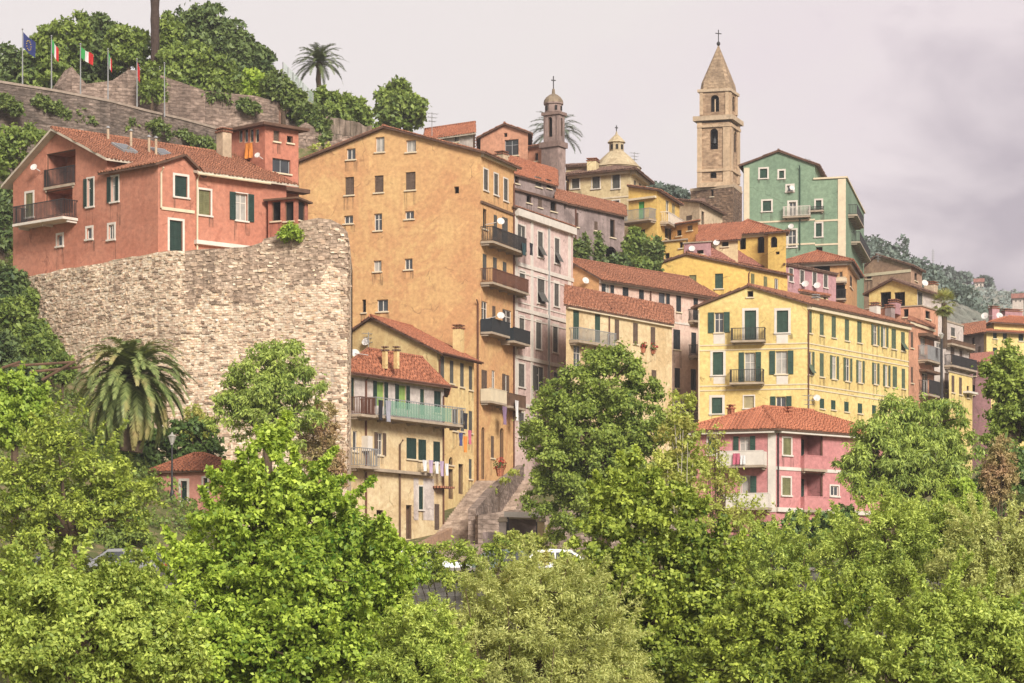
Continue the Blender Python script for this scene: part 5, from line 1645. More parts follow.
# ---------------------------------------------------------------- houses down the street on the right
h = House('house', 'narrow peach house with hanging balconies at the far end of the yellow house', ('perp', 6), (908.8, 215), (933.5, 221), 321.5, None, W_peach)
h.shed('R', 1.0, .45)
for px, py, w, hh_ in ((912, 340, 2.6, 16), (912, 375, 2.2, 16), (923, 346, 5, 17), (925, 384, 6, 22), (913, 408, 2.4, 12)): h.win('R', px, py, w, hh_, 'closed' if px < 920 else 'plain', 'brown_shutter', pane='curtain' if py == 346 else 'glass')
h.finish('tile_brown', 'soffit', cornice=(.2, .2)); h.balcony('R', 918, 933, 361.5, .9, 1.2, 'bars', 'grey_metal', gap=.1); h.balcony('R', 918.5, 933, 396, 1.0, 1.2, 'bars', 'iron')
h.strip('R', 918, 933.4, 333, 336, .8, 'wood', 'canopy'); h.strip('R', 919, 933.4, 369, 371.5, .7, 'wood', 'canopy')
h = House('house', 'white terrace house with roof balconies beside the tall dark lamp post', ('perp', 7), (934.2, 222), (969, 229.5), 340, None, W_white)
h.flat(.15, .35)
for px, py, w, hh_, kd in ((939, 350, 5, 14, 'plain'), (952.5, 354, 4, 18, 'closed'), (961, 356, 3, 18, 'closed'), (946.5, 381, 4, 16, 'closed'), (956, 384, 3, 14, 'closed')): h.win('R', px, py, w, hh_, kd, 'brown_shutter')
h.finish('slab', 'slab'); h.balcony('R', 944, 969, 367, .8, .9, 'bars', 'iron'); h.balcony('R', 944.5, 968, 345, .7, .3, 'panel', 'wood')
up_ = House('', '', ('perp', 4), (947, 226), (963, 229.5), 322, None, W_white, into=h); up_.flat(.15, .2); up_.win('R', 953, 332, 4, 9, 'closed', 'grey_shutter'); up_.finish('slab', 'slab')
h = House('house', 'low lemon yellow house front below the white terrace house', ('perp', 2.2), (949, 221), (972, 226), 372, None, W_yellow)
h.flat(.12, .2); h.win('R', 953, 384, 3, 17, 'closed', 'brown_shutter'); h.win('R', 960.5, 386, 3, 17, 'closed', 'brown_shutter'); h.win('R', 968, 392, 2.4, 12, 'dark'); h.finish('slab', 'slab')
h.strip('R', 963, 972, 391, 393, .6, 'white', 'awning')
h = House('house', 'grey-brown house with a red roof left of the far yellow house', (960, 246), (984, 243), ('perp', 7), 333, None, W_grey)
h.shed('L', 1.8); h.win('L', 973, 341, 3, 7, 'dark'); h.win('L', 979, 350, 3, 7, 'closed', 'brown_shutter'); h.finish('tile_brown', 'soffit')
h = House('house', 'washed-out pink house below the far yellow house', (966, 238), (991, 236), ('perp', 6), 362, None, W_mauve)
h.shed('L', 1.4); h.win('L', 974, 372, 4, 8, 'closed', 'grey_shutter'); h.win('L', 984, 370, 4, 8, 'plain'); h.win('L', 973, 390, 4, 10, 'dark'); h.finish('tile_rose', 'soffit')
h = House('house', 'far yellow house with a two-tier orange roof at the right edge', (974.5, 266), (986.5, 260), (1066, 264), 331, None, W_yellow)
h.hip(.8, .7)
for px, py, w, hh_ in ((995, 335, 4, 7), (1005, 335.5, 4.2, 7.4), (1021, 337, 5, 8), (995, 351.5, 4.4, 8), (1006, 352, 4, 8)): h.win('R', px, py, w, hh_, 'closed', 'dark_green')
h.win('L', 981, 352, 4, 8, 'closed', 'dark_green'); h.finish('tile_orange', 'soffit')
cc = (h.a + h.c) / 2
k = House('', '', h.a.lerp(cc, .22), h.b.lerp(cc, .22), h.c.lerp(cc, .22), 331, h.ze - .3, W_yellow, into=h)
k.ze = h.ze + 1.05; k.hip(1.0, .6); k.finish('tile_orange', 'soffit')
k.chim(994, 309, 320, 266, .9, .7, W_mauve); k.dish('R', 993, 314, .6, -1.5); k.dish('R', 1008, 314, .6, -1.5); k.chim(1012, 312, 320, 267, 2.2, .7, W_mauve)
h = House('house', 'cream gabled house with two dark loggia openings behind the yellow roof', (869, 233), (917, 230), (942, 235.5), 289, None, W_yellow)
h.gable('L', peak=(893, 280.5), ov=.5, og=.4)
h.win('L', 885.5, 300, 11, 16, 'dark', deep=1.2, nosill=True); h.win('L', 899.5, 300, 11, 16, 'dark', deep=1.2, nosill=True); h.win('R', 920, 299, 5, 14, 'closed', 'grey_shutter', sur=.05)
h.finish('tile_grey', 'soffit'); h.dish('R', 922, 283, .5, .3); h.chim(931, 285, 292, 236, 1.0)
paint_patch(h, 'R', 917.2, 941.8, 290, 345, W_white)
h = House('house', 'salmon terrace block with a flat top in front of the cream gabled house', (866, 229.5), (921, 227), (938, 231), 306, None, W_peach)
h.flat(.1, .1); h.win('R', 928, 315, 5, 8, 'dark'); h.win('L', 906, 313, 5, 8, 'dark'); h.finish('slab', 'slab')
h.chim(895, 303, 309, 227.6, 1.3, .7, W_mauve)
h = House('house', 'big brown stone house with a low gable against the wooded knoll', (860, 262), (911, 258), (922, 262.5), 266, None, W_brown)
h.gable('L', peak=(877, 256), ov=.4, og=.3); h.win('L', 869, 276, 5, 6, 'dark'); h.win('R', 916, 277, 3, 8, 'dark'); h.finish('tile_grey', 'soffit')
h.band('L', 270.5, None, .3, .06); h.antenna(878, 252, 262, 259)
h = House('house', 'tan house with loggias and a wide red roof under the mint house', (781, 231), (847.5, 229), (857, 239), 261, None, W_tan)
h.hip(1.5, .6)
h.win('L', 822, 269, 16, 9, 'dark', nosill=True, deep=1.2); h.win('L', 839, 292, 12, 15, 'dark', nosill=True, deep=1.2, door=True); h.win('L', 841, 276, 3, 8, 'closed', 'brown_shutter'); h.win('R', 851, 282, 2.5, 12, 'closed', 'brown_shutter')
h.finish('tile_red', 'soffit', cornice=(.35, .3), cmat='white'); h.balcony('L', 832, 847, 284, .7, .3, 'panel', 'cream_trim'); h.balcony('L', 834, 846.5, 301, .6, .8, 'bars', 'iron')
h = House('house', 'faded mauve house with a row of four grey windows and two dishes', ('perp', 6), (785.5, 222), (836, 228.5), 265, None, W_mauve)
h.shed('R', .8, .4)
for px, py in ((791, 275), (802, 277), (814.5, 279), (825.5, 281)): h.win('R', px, py, 3.8, 13, 'closed', 'grey_shutter', sur=.08)
h.finish('tile_grey', 'soffit'); h.dish('R', 801.5, 284, .5, .4); h.dish('R', 813.5, 285.5, .5, .4)
h = House('house', 'small cream roof hut with a tiled lid beside the mauve house', ('perp', 3), (800, 219.5), (828, 222.8), 292.5, None, W_cream)
h.shed('R', .5, .3); h.win('R', 825, 297.5, 2.4, 7, 'dark'); h.finish('tile_red', 'soffit')

# ---------------------------------------------------------------- street, steps and walls at the foot of the houses
def steps():
    mb = MB(); p0, p1 = Vector((-4.4, 160)), Vector((-1.6, 184.0)); n = 30
    d = (p1 - p0); w = Vector((d.y, -d.x)).normalized()
    z0, z1 = 12.9, 18.4
    for k in range(n):
        a = p0 + d * (k / n); b = p0 + d * ((k + 1) / n); z = z0 + (z1 - z0) * k / n
        wd = 3.2
        o = Vector((a.x, a.y, z - 1.2)) - Vector((w.x, w.y, 0)) * 1.0
        mb.box(o, Vector((w.x, w.y, 0)) * (wd + 1.0), Vector(((b - a).x, (b - a).y, 0)) * 1.001, UP * 1.2)
    tag(mb.build('street_steps', paving), kind='structure')
    mb = MB(); mb.poly([(-7.5, 116.8, 9.75), (-1.2, 116.8, 9.75), (-1.0, 160.1, 12.98), (-4.6, 160.1, 12.98)])
    tag(mb.build('street_ramp', paving), kind='structure')
steps()
R_stone = stone('ramp_wall_stone', S(180, 160, 146), S(140, 122, 110), S(160, 142, 128), .6, .3, .8, S(96, 84, 74), .5)
wall_prism('ramp_wall', 'stained grey retaining wall beside the steps with ferns on top', [(476, 158, 509), (492, 166, 490), (507, 174, 477), (524, 184, 465)], .5, None, R_stone, None, .06, seed=4)
wall_prism('ramp_wall', 'long grey plastered wall with dark streaks behind the big oak', [(478, 157, 515), (526, 158, 508), (560, 158, 508), (640, 160, 512), (700, 164, 520)], .6, None, R_stone, None, seed=6)
wall_prism('low_wall', 'sloping tan parapet beside the lower street', [(398, 140, 556), (452, 150, 528)], .35, None, plaster('tan_parapet', S(186, 150, 122), .8), None, seed=6)
def gate_pillars():
    for px, lab in ((502.5, 'pinkish stone gate pillar at the left end of the white shelter'), (541, 'cream gate pillar at the right end of the white shelter')):
        b = P(px, 560, 126); b.z = terrain_z(b.x, 126); t = P(px, 522, 126).z
        root = empty('gate_pillar', b, lab, 'pillar'); org = tuple(b)
        mb = MB(); mb.cbox((b.x, b.y, (b.z + t) / 2 - .2), .36, .36, t - b.z + .4); mb.build('shaft', W_white if px < 510 else W_cream, root, org)
        mb = MB(); mb.cbox((b.x, b.y, t + .08), .5, .5, .15); mb.cbox((b.x, b.y, t + .2), .34, .34, .09); mb.build('cap', M['slab'], root, org)
    root = empty('shelter', P(523, 545, 130), 'low white-roofed shelter beside the gate pillars', 'shelter'); org = tuple(root.location)
    a, b = P(504, 517, 130), P(541, 518, 130); mb = MB(); mb.box(a, b - a, (0, 2.4, 0), (0, 0, .28)); mb.build('roof', M['white'], root, org)
    mb = MB(); zb = terrain_z(a.x, 131)
    mb.box((a.x + .1, 132.2, zb), (b.x - a.x - .2, 0, 0), (0, .15, 0), (0, 0, a.z - zb - .003)); mb.build('wall', W_grey, root, org)
    for x in (a.x + .15, b.x - .25):
        mb = MB(); mb.box((x, 130.1, zb), (.1, 0, 0), (0, .1, 0), (0, 0, a.z - zb - .003)); mb.build('post', M['iron'], root, org)
gate_pillars()
wall_prism('low_wall', 'short grey-pink wall between the ramp and the first gate pillar', [(488, 124, 532), (500, 125, 533)], .3, None, W_grey, None, seed=6)
wall_prism('embankment_wall', 'dark grey stone river embankment below the road', [(-700, 106.8, 571), (2000, 106.8, 571)], .5, 1.5, E_stone, plain('embankment_coping', S(150, 142, 134), .9, .3), seed=9, copeh=.15)
# ---------------------------------------------------------------- cars on the embankment road
def car(label, x, y, z, rz, col, kind='hatch', group='cars parked on the embankment road'):
    root = empty('parked_car', (x, y, z), label, 'car', group)
    root.rotation_euler = (0, 0, rz)
    paint = plain('car_paint', col, .3, .05, 1, 0, .6)
    prof = [(-2.0, .32), (-2.05, .62), (-1.95, .86), (-1.75, .93), (-1.25, 1.42), (-.6, 1.5), (.35, 1.46), (1.05, .98), (1.9, .82), (2.06, .6), (2.05, .32)]
    if kind == 'van': prof = [(-2.1, .32), (-2.15, .7), (-2.12, 1.0), (-2.0, 1.75), (-1.6, 1.86), (.7, 1.84), (1.35, 1.1), (1.95, .95), (2.12, .6), (2.1, .32)]
    mb = MB(); W = .84
    secs = [(-W, .97, 0), (-W * .93, 1.0, .02), (W * .93, 1.0, .02), (W, .97, 0)]
    rings = []
    for (yy, s, dz) in secs: rings.append([Vector((px * (1 if s == 1 else .985), yy * (1 if pz < .95 else (1 - .16 * (pz - .95) / .5)), pz + (dz if pz > .4 else 0))) for px, pz in prof])
    n = len(prof)
    for a, b in zip(rings, rings[1:]):
        for i in range(n - 1): mb.poly([a[i], a[i + 1], b[i + 1], b[i]])
        mb.poly([a[-1], a[0], b[0], b[-1]])
    mb.poly(rings[0]); mb.poly(rings[-1][::-1])
    mb.build('body', paint, root)
    gl = MB()
    iw = 3 if kind != 'van' else 2
    for sg in (-1, 1):
        z0, z1 = .98, (1.36 if kind != 'van' else 1.7)
        def sp(px, pz): return (px, sg * (W * (1 - .16 * max(0, pz - .95) / .5) + .008), pz)
        for (x0, x1, t0, t1) in ((-1.45, -.4, -1.1, -.4), (-.32, .85, -.32, .35)):
            gl.poly([sp(x0, z0), sp(x1, z0), sp(t1, z1), sp(t0, z1)])
    zt = 1.42 if kind != 'van' else 1.78
    p3, p4 = (prof[3], prof[4]) if kind != 'van' else (prof[2], prof[3])
    q1, q2 = (prof[6], prof[7]) if kind != 'van' else (prof[5], prof[6])
    for (a, b, sg) in ((p3, p4, -1), (q1, q2, 1)):
        A_ = Vector((a[0], 0, a[1])); B_ = Vector((b[0], 0, b[1])); o = Vector((sg * .03, 0, .03))
        for_a, for_b = A_.lerp(B_, .1) + o, A_.lerp(B_, .9) + o
        gl.poly([for_a + Vector((0, -.66, 0)), for_a + Vector((0, .66, 0)), for_b + Vector((0, .66, 0)), for_b + Vector((0, -.66, 0))])
    gl.build('window', M['glass'], root)
    for sx in (-1.3, 1.28):
        for sg in (-1, 1):
            mb = MB(); c = Vector((sx, sg * .76, .32))
            mb.tube([c - Vector((0, sg * .1, 0)), c + Vector((0, sg * .1, 0))], .32, 14); w = mb.build('wheel', M['dark_panel'], root)
            mb = MB(); mb.tube([c + Vector((0, sg * .09, 0)), c + Vector((0, sg * .112, 0))], .19, 10); mb.build('rim', M['grey_metal'], w)
    for sg in (-1, 1):
        mb = MB(); mb.cbox((2.0, sg * .58, .68), .12, .34, .16); mb.build('headlight', M['white'], root)
        mb = MB(); mb.cbox((-2.0, sg * .62, .78), .12, .26, .18); mb.build('taillight', red_paint, root)
red_paint = plain('red_plastic', S(190, 40, 35), .4, .1)
def cx(px, Y): return (px - 512) / F * Y
car('white estate car on the road below the cream houses', cx(425, 112), 112, 9.65, 0.05, (.8, .8, .78, 1))
car('dark green hatchback right of the white estate car', cx(495, 112.3), 112.3, 9.65, math.pi + .03, (.03, .07, .05, 1))
car('white hatchback in front of the shelter and oak', cx(563, 112), 112, 9.65, 0.0, (.8, .79, .77, 1))
car('dark grey car among the leaves at the far left', cx(72, 112), 112, 9.65, .1, (.06, .06, .065, 1))
car('mid-grey car left of the bright leafy tree', cx(118, 110.6), 110.8, 9.65, math.pi, (.22, .22, .23, 1))
car('black car half behind the bright leafy tree', cx(150, 113.5), 113.2, 9.65, .05, (.02, .02, .022, 1))

# ---------------------------------------------------------------- lamp posts, flags, fences
def lamp_post(label, Y, px, py_top, py_bot, r=.05, arm=.0):
    t = P(px, py_top, Y); b = P(px, py_bot, Y) if py_bot else Vector((t.x, Y, terrain_z(t.x, Y)))
    root = empty('street_lamp', b, label, 'lamp post'); org = tuple(b)
    mb = MB(); mb.lathe(b, [(r * 2.4, -.3), (r * 2.2, .4), (r * 1.2, .6), (r * .8, t.z - b.z)], 8); mb.build('pole', M['iron'], root, org)
    mb = MB(); mb.cbox((t.x, t.y, t.z + .02), .12, .12, .1); mb.lathe((t.x, t.y, t.z + .05), [(.1, 0), (.2, .28), (.24, .32), (.06, .46), (.02, .55)], 8); mb.build('lantern', M['curtain'], root, org)
lamp_post('grey lamp post in front of the pink hut', 126, 172, 444, None, .05)
lamp_post('tall dark lamp post between the peach and white houses', 212, 941.5, 339, None, .13)

italy_g = plain('flag_green', S(60, 160, 80), .8, .1); italy_w = plain('flag_white', S(240, 235, 230), .8, .05); italy_r = plain('flag_red', S(215, 50, 50), .8, .1); euro = plain('flag_blue', S(52, 62, 118), .8, .1)
gold = plain('flag_gold', S(235, 200, 60), .8, .1)
def flag(label, px, py_top, py_bot, Y, cols, L, hgt, sag, sway, fl0=0.0, grp='flags along the castle road'):
    t, b = P(px, py_top, Y), P(px, py_bot, Y)
    b.z = min(b.z, b.z)
    root = empty('flagpole', b, label, 'flag', grp); org = tuple(b)
    mb = MB(); mb.tube([b - UP * .4, t], [.06, .035], 6); mb.lathe((t.x, t.y, t.z), [(.03, 0), (.08, .06), (.03, .14)], 6); mb.build('pole', M['grey_metal'], root, org)
    if not cols: return
    mb = MB(); n, m = 12, 6
    def pt(i, j):
        u, v = i / n, j / m
        x = t.x + .05 + L * u * math.cos(sag) * (1 - .06 * v)
        z = t.z - .15 - fl0 - hgt * v - L * u * math.sin(sag) - .10 * math.sin(u * 5) * u
        y = t.y + sway * math.sin(u * 7 + v * 1.4) * .28 * (u + .15)
        return (x, y, z)
    for i in range(n):
        for j in range(m): mb.poly([pt(i, j), pt(i + 1, j), pt(i + 1, j + 1), pt(i, j + 1)], min(len(cols) - 1, int(i / n * len(cols))))
    if cols[0] is euro:
        for k in range(12):
            a = k * math.pi / 6; u, v = .5 + .2 * math.cos(a), .5 + .3 * math.sin(a)
            c = Vector(pt(u * n, v * m)) + Vector((0, -.05, 0))
            mb.poly([c + Vector((math.cos(q) * .035, -.02, math.sin(q) * .035)) for q in [i * math.pi * .4 + 1.57 for i in range(5)]], 1)
        cols = [euro, gold]
        for i in range(n * m): mb.m[i] = 0
    mb.build('flag', cols, root, org)
flag('dark blue flag with gold stars, leftmost on the castle road', 22.5, 30, 82, 186.2, [euro], 1.25, 1.15, .75, .6, 0)
flag('green white and red flag second from the left on the castle road', 51.5, 37, 88, 187.2, [italy_g, italy_w, italy_r], .95, 1.0, 1.05, .5)
flag('bright green and red flag blowing right, third from the left', 80.5, 45, 94, 188, [italy_g, italy_w, italy_r], 1.1, .8, .62, .8)
flag('nearly furled white and red flag, fourth from the left', 108, 50, 100, 189.6, [italy_g, italy_w, italy_r], .75, .95, 1.25, .4)
flag('red cloth on a short pole against the castle wall', 137, 60, 104, 192, [italy_r], .6, 1.1, 1.3, .3)
flag('bare white flagpole, rightmost on the castle road', 164.5, 64, 112, 193, [italy_g], .15, .6, 1.4, .1)

def mesh_fence():
    Y0, Y1 = 202.5, 205.5
    a, b = P(283, 62, Y0), P(313, 93, Y1); a2, b2 = P(283, 84, Y0), P(313, 104, Y1)
    root = empty('mesh_fence', (a2.x, a2.y, a2.z), 'tall pale green mesh fence beside the hilltop palm', 'fence'); org = tuple(root.location)
    for k in range(7):
        q, q2 = a.lerp(b, k / 6), a2.lerp(b2, k / 6); mb = MB(); mb.tube([q2 - UP * .5, q], .05, 5); mb.build('post', M['grey_metal'], root, org)
    mb = MB(); n = 40
    for k in range(n):
        q, q2 = a.lerp(b, k / n), a2.lerp(b2, k / n); d = (b - a).normalized() * .05
        mb.poly([q2, q2 + d, q + d, q])
    for k in range(9):
        f = k / 8; p, q = a2.lerp(a, f), b2.lerp(b, f); mb.poly([p, q, q + UP * .03, p + UP * .03])
    mb.build('mesh', plain('fence_mesh', S(190, 205, 190), .6, .1), root, org)
    wall_prism('fence_wall', 'brown board wall below the pale green mesh fence', [(280, 202.4, 82), (296, 204, 84), (314, 205.6, 106)], .4, None, plain('brown_boards', S(160, 124, 106), .9, .35), None, seed=2)
    wall_prism('terrace_fence', 'row of pale stone stakes under the hedge left of the round tree', [(326, 205, 114), (372, 207, 125)], .3, None, stone('stake_stone', S(176, 156, 140), S(110, 96, 84), S(70, 66, 50), .5, 1.6, .9, S(60, 64, 44), .8), None, .3, sub=.6, seed=3)
mesh_fence()
def dead_palm():
    c = P(155, 0, 203); root = empty('palm_tree', (c.x, 203, 52), 'bare dark palm trunk running up out of the picture', 'palm tree'); org = tuple(root.location)
    mb = MB(); zt = 62.5
    mb.tube([(c.x, 203, 51 + i * (zt - 51) / 14) for i in range(15)], [.33 + .05 * (i % 2) for i in range(15)], 8); mb.build('trunk', plain('dark_palm_bark', S(84, 68, 60), .95, .4, 4), root, org)
dead_palm()

# ---------------------------------------------------------------- washing and flower pots
cl = {'white': plain('white_cloth', S(238, 234, 232), .9, .1), 'lilac': plain('lilac_cloth', S(196, 172, 196), .9, .15), 'black': plain('black_cloth', S(48, 46, 52), .9, .2), 'orange': plain('orange_cloth', S(238, 150, 70), .9, .15),
      'purple': plain('purple_cloth', S(150, 122, 150), .9, .15), 'blue': plain('blue_cloth', S(80, 84, 130), .9, .15), 'rose': plain('rose_cloth', S(205, 110, 130), .9, .15), 'teal': plain('teal_cloth', S(50, 76, 80), .9, .15), 'grey': plain('grey_cloth', S(170, 168, 178), .9, .15)}
def garment(label, hh, f, px, py, w, h_, col, out=.5, group=None):
    fc = hh.fc(f); s, z, y = fc.hit(px, py); k = y / F; n_ = fc.n
    vd = Vector((fc.at(s, z).x, fc.at(s, z).y)).normalized(); fs = max(.4, abs(fc.u.x * vd.y - fc.u.y * vd.x))
    ww = w * k / fs; zh = h_ * k; g = random.Random(int(px * 7 + py))
    mb = MB(); n, m = 6, 4
    def q(i, j):
        u = i / n - .5; v = j / m
        return fc.at(s + u * ww * (1 - .12 * v * g.random()), z + zh / 2 - zh * v, out + .07 * math.sin(i * 1.7 + j * .4) * (.2 + v))
    grid = [[q(i, j) for j in range(m + 1)] for i in range(n + 1)]
    for i in range(n):
        for j in range(m): mb.poly([grid[i][j], grid[i + 1][j], grid[i + 1][j + 1], grid[i][j + 1]])
    o = mb.build('garment', cl[col], None, tuple(fc.at(s, z, out))); tag(o, label, 'laundry', group)
garment('orange towel drying on the salmon tower house', h_salmon, 'L', 251, 151, 7, 15, 'orange', .2)
garment('black trousers over the left end of the long balcony', front, 'R', 364.5, 411, 5, 20, 'black', 1.27)
garment('grey towel over the left end of the long balcony', front, 'R', 372, 412, 6, 21, 'grey', 1.29)
for i, (px, c_, w, hh_) in enumerate(((415, 'white', 5, 11), (421, 'lilac', 5, 13), (427, 'white', 4.4, 12), (432, 'lilac', 4.4, 15), (437, 'white', 4, 12))):
    garment(('white' if c_ == 'white' else 'lilac') + ' washing on the low line of the front cream house', front, 'R', px, 466 + i * 1.0, w, hh_, c_, .8, 'washing on the low line')
garment('blue shirt on the line at the corner of the long balcony', front, 'R', 446, 440, 4.5, 13, 'blue', 1.2)
garment('orange shirt hanging lowest at the corner of the long balcony', front, 'R', 450.5, 445, 4.5, 16, 'orange', 1.2)
garment('rose cloth beside the blue shirt under the long balcony', front, 'R', 455, 438, 4, 14, 'rose', 1.2)
garment('black jacket on the right railing end of the long balcony', front, 'R', 449.5, 422, 4.4, 16, 'black', 1.3)
garment('purple sheet under the tan balcony of the orange house', orange, 'R', 492.5, 416, 5, 18, 'purple', 1.0)
garment('long white cloth under the wooden balcony of the orange house', orange, 'R', 503.5, 411, 4, 20, 'white', 1.1)
garment('teal blanket on the upper iron balcony of the orange house', orange, 'R', 511, 250, 5, 12, 'teal', 1.08)
garment('black blanket at the end of the upper iron balcony', orange, 'R', 518, 250, 4, 12, 'black', 1.1)
garment('rose towel over the balcony of the pink villa', villa, 'L', 741, 460, 7, 11, 'rose', 1.22)
garment('white towel over the balcony of the pink villa', villa, 'L', 747.5, 461, 5, 9, 'white', 1.22)
def pot(label, p, r=.22, flower=True):
    root = empty('flower_pot', p, label, 'flower pot'); org = tuple(p)
    mb = MB(); mb.lathe(p, [(r * .7, 0), (r, r * 1.5), (r * 1.1, r * 1.5), (r * 1.1, r * 1.7), (r * .9, r * 1.7)], 10); mb.build('pot', M['tile_orange'], root, org)
    V, Fc = leaves([(p[0], p[1], p[2] + r * 2.4, r * 1.5, r * 1.2)], 160, .12, .7, int(p[0] * 100) % 977, 8); np_mesh('foliage', V, Fc, M['leaf_ivy'], root, org)
    if flower:
        V, Fc = leaves([(p[0], p[1], p[2] + r * 2.6, r * 1.7, r * 1.4)], 110, .1, .9, int(p[0] * 100) % 971, 8); np_mesh('blossom', V, Fc, red_flower, root, org)
red_flower = leafmat('red_petals', S(200, 40, 45), S(235, 70, 70), .2)
p = P(500, 476, 170.3); pot('red geranium pot on top of the ramp wall', (p.x, p.y + .2, p.z), .3)
s, z, _ = cream_row.R.hit(642, 349); pot('left red geranium pot on the sill of the cream row house', tuple(cream_row.R.at(s, z - .3, .12)), .22)
s, z, _ = cream_row.R.hit(652, 350); pot('right red geranium pot on the sill of the cream row house', tuple(cream_row.R.at(s, z - .3, .12)), .22)

# ---------------------------------------------------------------- far hills on the right
def hill(name, prof, Y, Yb, pyb, mat, seed, rough=1.0):
    g = np.random.default_rng(seed)
    nx, ny = 90, 26
    xs = np.linspace(prof[0][0], prof[-1][0], nx)
    py = np.interp(xs, [p[0] for p in prof], [p[1] for p in prof])
    V = []
    for j in range(ny):
        f = j / (ny - 1); y = Y + (Yb - Y) * f
        for i in range(nx):
            zt = ZZ(py[i], Y); x = (xs[i] - 512) / F * Y
            zb_ = ZZ(pyb, Yb)
            z = zb_ + (zt - zb_) * (1 - f) ** 1.25 + rough * (g.random() - .5) * (1.6 if 0 < j else .5)
            V.append((x, y, z))
    for i in range(nx):                    # far side falls away again
        x = (xs[i] - 512) / F * Y; V.append((x, Y + 160, ZZ(pyb, Yb) - 10))
    V = np.array(V)
    Fq = [(j * nx + i, j * nx + i + 1, (j + 1) * nx + i + 1, (j + 1) * nx + i) for j in range(ny - 1) for i in range(nx - 1)]
    Fq += [(ny * nx + i, ny * nx + i + 1, i + 1, i) for i in range(nx - 1)]
    return tag(np_mesh(name, V, np.array(Fq), mat), kind='structure'), V[:nx * ny].reshape(ny, nx, 3)
hm = ground_mat('olive_terraces_hazed', S(150, 152, 138), S(176, 170, 156), S(122, 130, 118), .03)  # hillside colours greyed to add haze on top of the air volume
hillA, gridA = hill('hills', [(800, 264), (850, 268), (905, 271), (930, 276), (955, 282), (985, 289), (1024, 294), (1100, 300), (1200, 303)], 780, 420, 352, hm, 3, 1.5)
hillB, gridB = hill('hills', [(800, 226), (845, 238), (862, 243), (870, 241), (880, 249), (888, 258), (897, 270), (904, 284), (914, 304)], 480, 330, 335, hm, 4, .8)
def grove(name, label, grid, n_trees, n, size, r, seed, mat, jmax=26):
    g = np.random.default_rng(seed); ny, nx, _ = grid.shape
    bl = []
    for k in range(n_trees):
        j = 1 + int(g.random() ** .75 * (jmax - 1)); i = int(g.random() * nx); p = grid[j, i]; rr = r * g.uniform(.5, 1.3)
        bl.append((p[0] + g.uniform(-3, 3), p[1] + g.uniform(-3, 3), p[2] + rr * .5, rr, rr * .8))
    V, Fc = leaves(bl, n, size, .8, seed, 6)
    o = np_mesh(name, V, Fc, mat); return tag(o, label, 'grove', kind='stuff')
grove('olive_grove', 'hazy grey-green olive trees all over the far hillside', gridA, 2200, 60000, .7, 1.0, 5, M['leaf_olive_hazed'])
grove('woodland', 'dark wood covering the knoll behind the brown stone house', gridB, 700, 36000, .6, 1.5, 6, M['leaf_far_hazed'], 14)
def ridge_tree(label, px, py, r, Y=770, mat='leaf_far_hazed', ry=None):
    tree('ridge_tree', label, Y, [(px, py, r, ry), (px + r * .6, py + r * .4, r * .7)], 420, 1.3, M[mat], ground=ZZ(py, Y) - r * 1.6 / F * Y - 3, trunk_r=.3, limbs=2, group='trees along the far ridge')
for px, py, r, lab in ((949, 274, 4, 'tree on the far ridge right of the wooded knoll'), (966, 278, 4.6, 'widest bushy tree on the far ridge'), (958, 277, 2.6, 'small tree between the two bushy ridge trees'), (982, 282, 2.6, 'slender cypress on the far ridge'), (989, 284, 2.2, 'rightmost slender cypress on the far ridge')):
    ridge_tree(lab, px, py, r, ry=r * (2 if 'cypress' in lab else 1))
fw = plaster('far_house_render', S(226, 210, 196), .3)
for px, py, w, Y, lab in ((979, 285, 9, 760, 'pale far house among trees on the ridge'), (1018, 301, 11, 600, 'far pinkish house on the olive slope at the right edge'), (934, 281, 5, 700, 'tiny white far house beside the cream gabled roof')):
    hh = House('far_house', lab, (px - w / 2, Y), (px + w / 2, Y - 1), ('perp', 8), py - 3, ZZ(py + 3, Y) - 3, fw); hh.gable('R', rise=1.4); hh.win('L', px - w * .2, py, 1.2, 2, 'dark', nosill=True); hh.win('L', px + w * .2, py, 1.2, 2, 'dark', nosill=True); hh.finish('tile_rose', 'soffit')
def mast():
    b = P(933, 272, 790); t = P(933, 249, 790); root = empty('radio_mast', b, 'thin radio mast on the far ridge', 'mast'); org = tuple(b)
    mb = MB(); mb.tube([b - UP * 2, t], [.3, .12], 5)
    for k in range(5): mb.cbox((b.x, b.y, b.z + (t.z - b.z) * (.5 + .1 * k)), 1.2, .1, .1)
    mb.build('pole', M['grey_metal'], root, org)
mast()
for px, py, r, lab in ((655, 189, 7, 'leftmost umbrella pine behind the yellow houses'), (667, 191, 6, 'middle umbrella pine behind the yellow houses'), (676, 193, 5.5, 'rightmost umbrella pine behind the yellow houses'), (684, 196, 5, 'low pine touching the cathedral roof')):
    tree('pine_tree', lab, 330, [(px, py, r, r * .6), (px + r * .5, py + 2, r * .7, r * .45)], 900, .55, M['leaf_far_hazed'], ground=40, trunk_r=.2, limbs=3, group='pines behind the yellow houses')

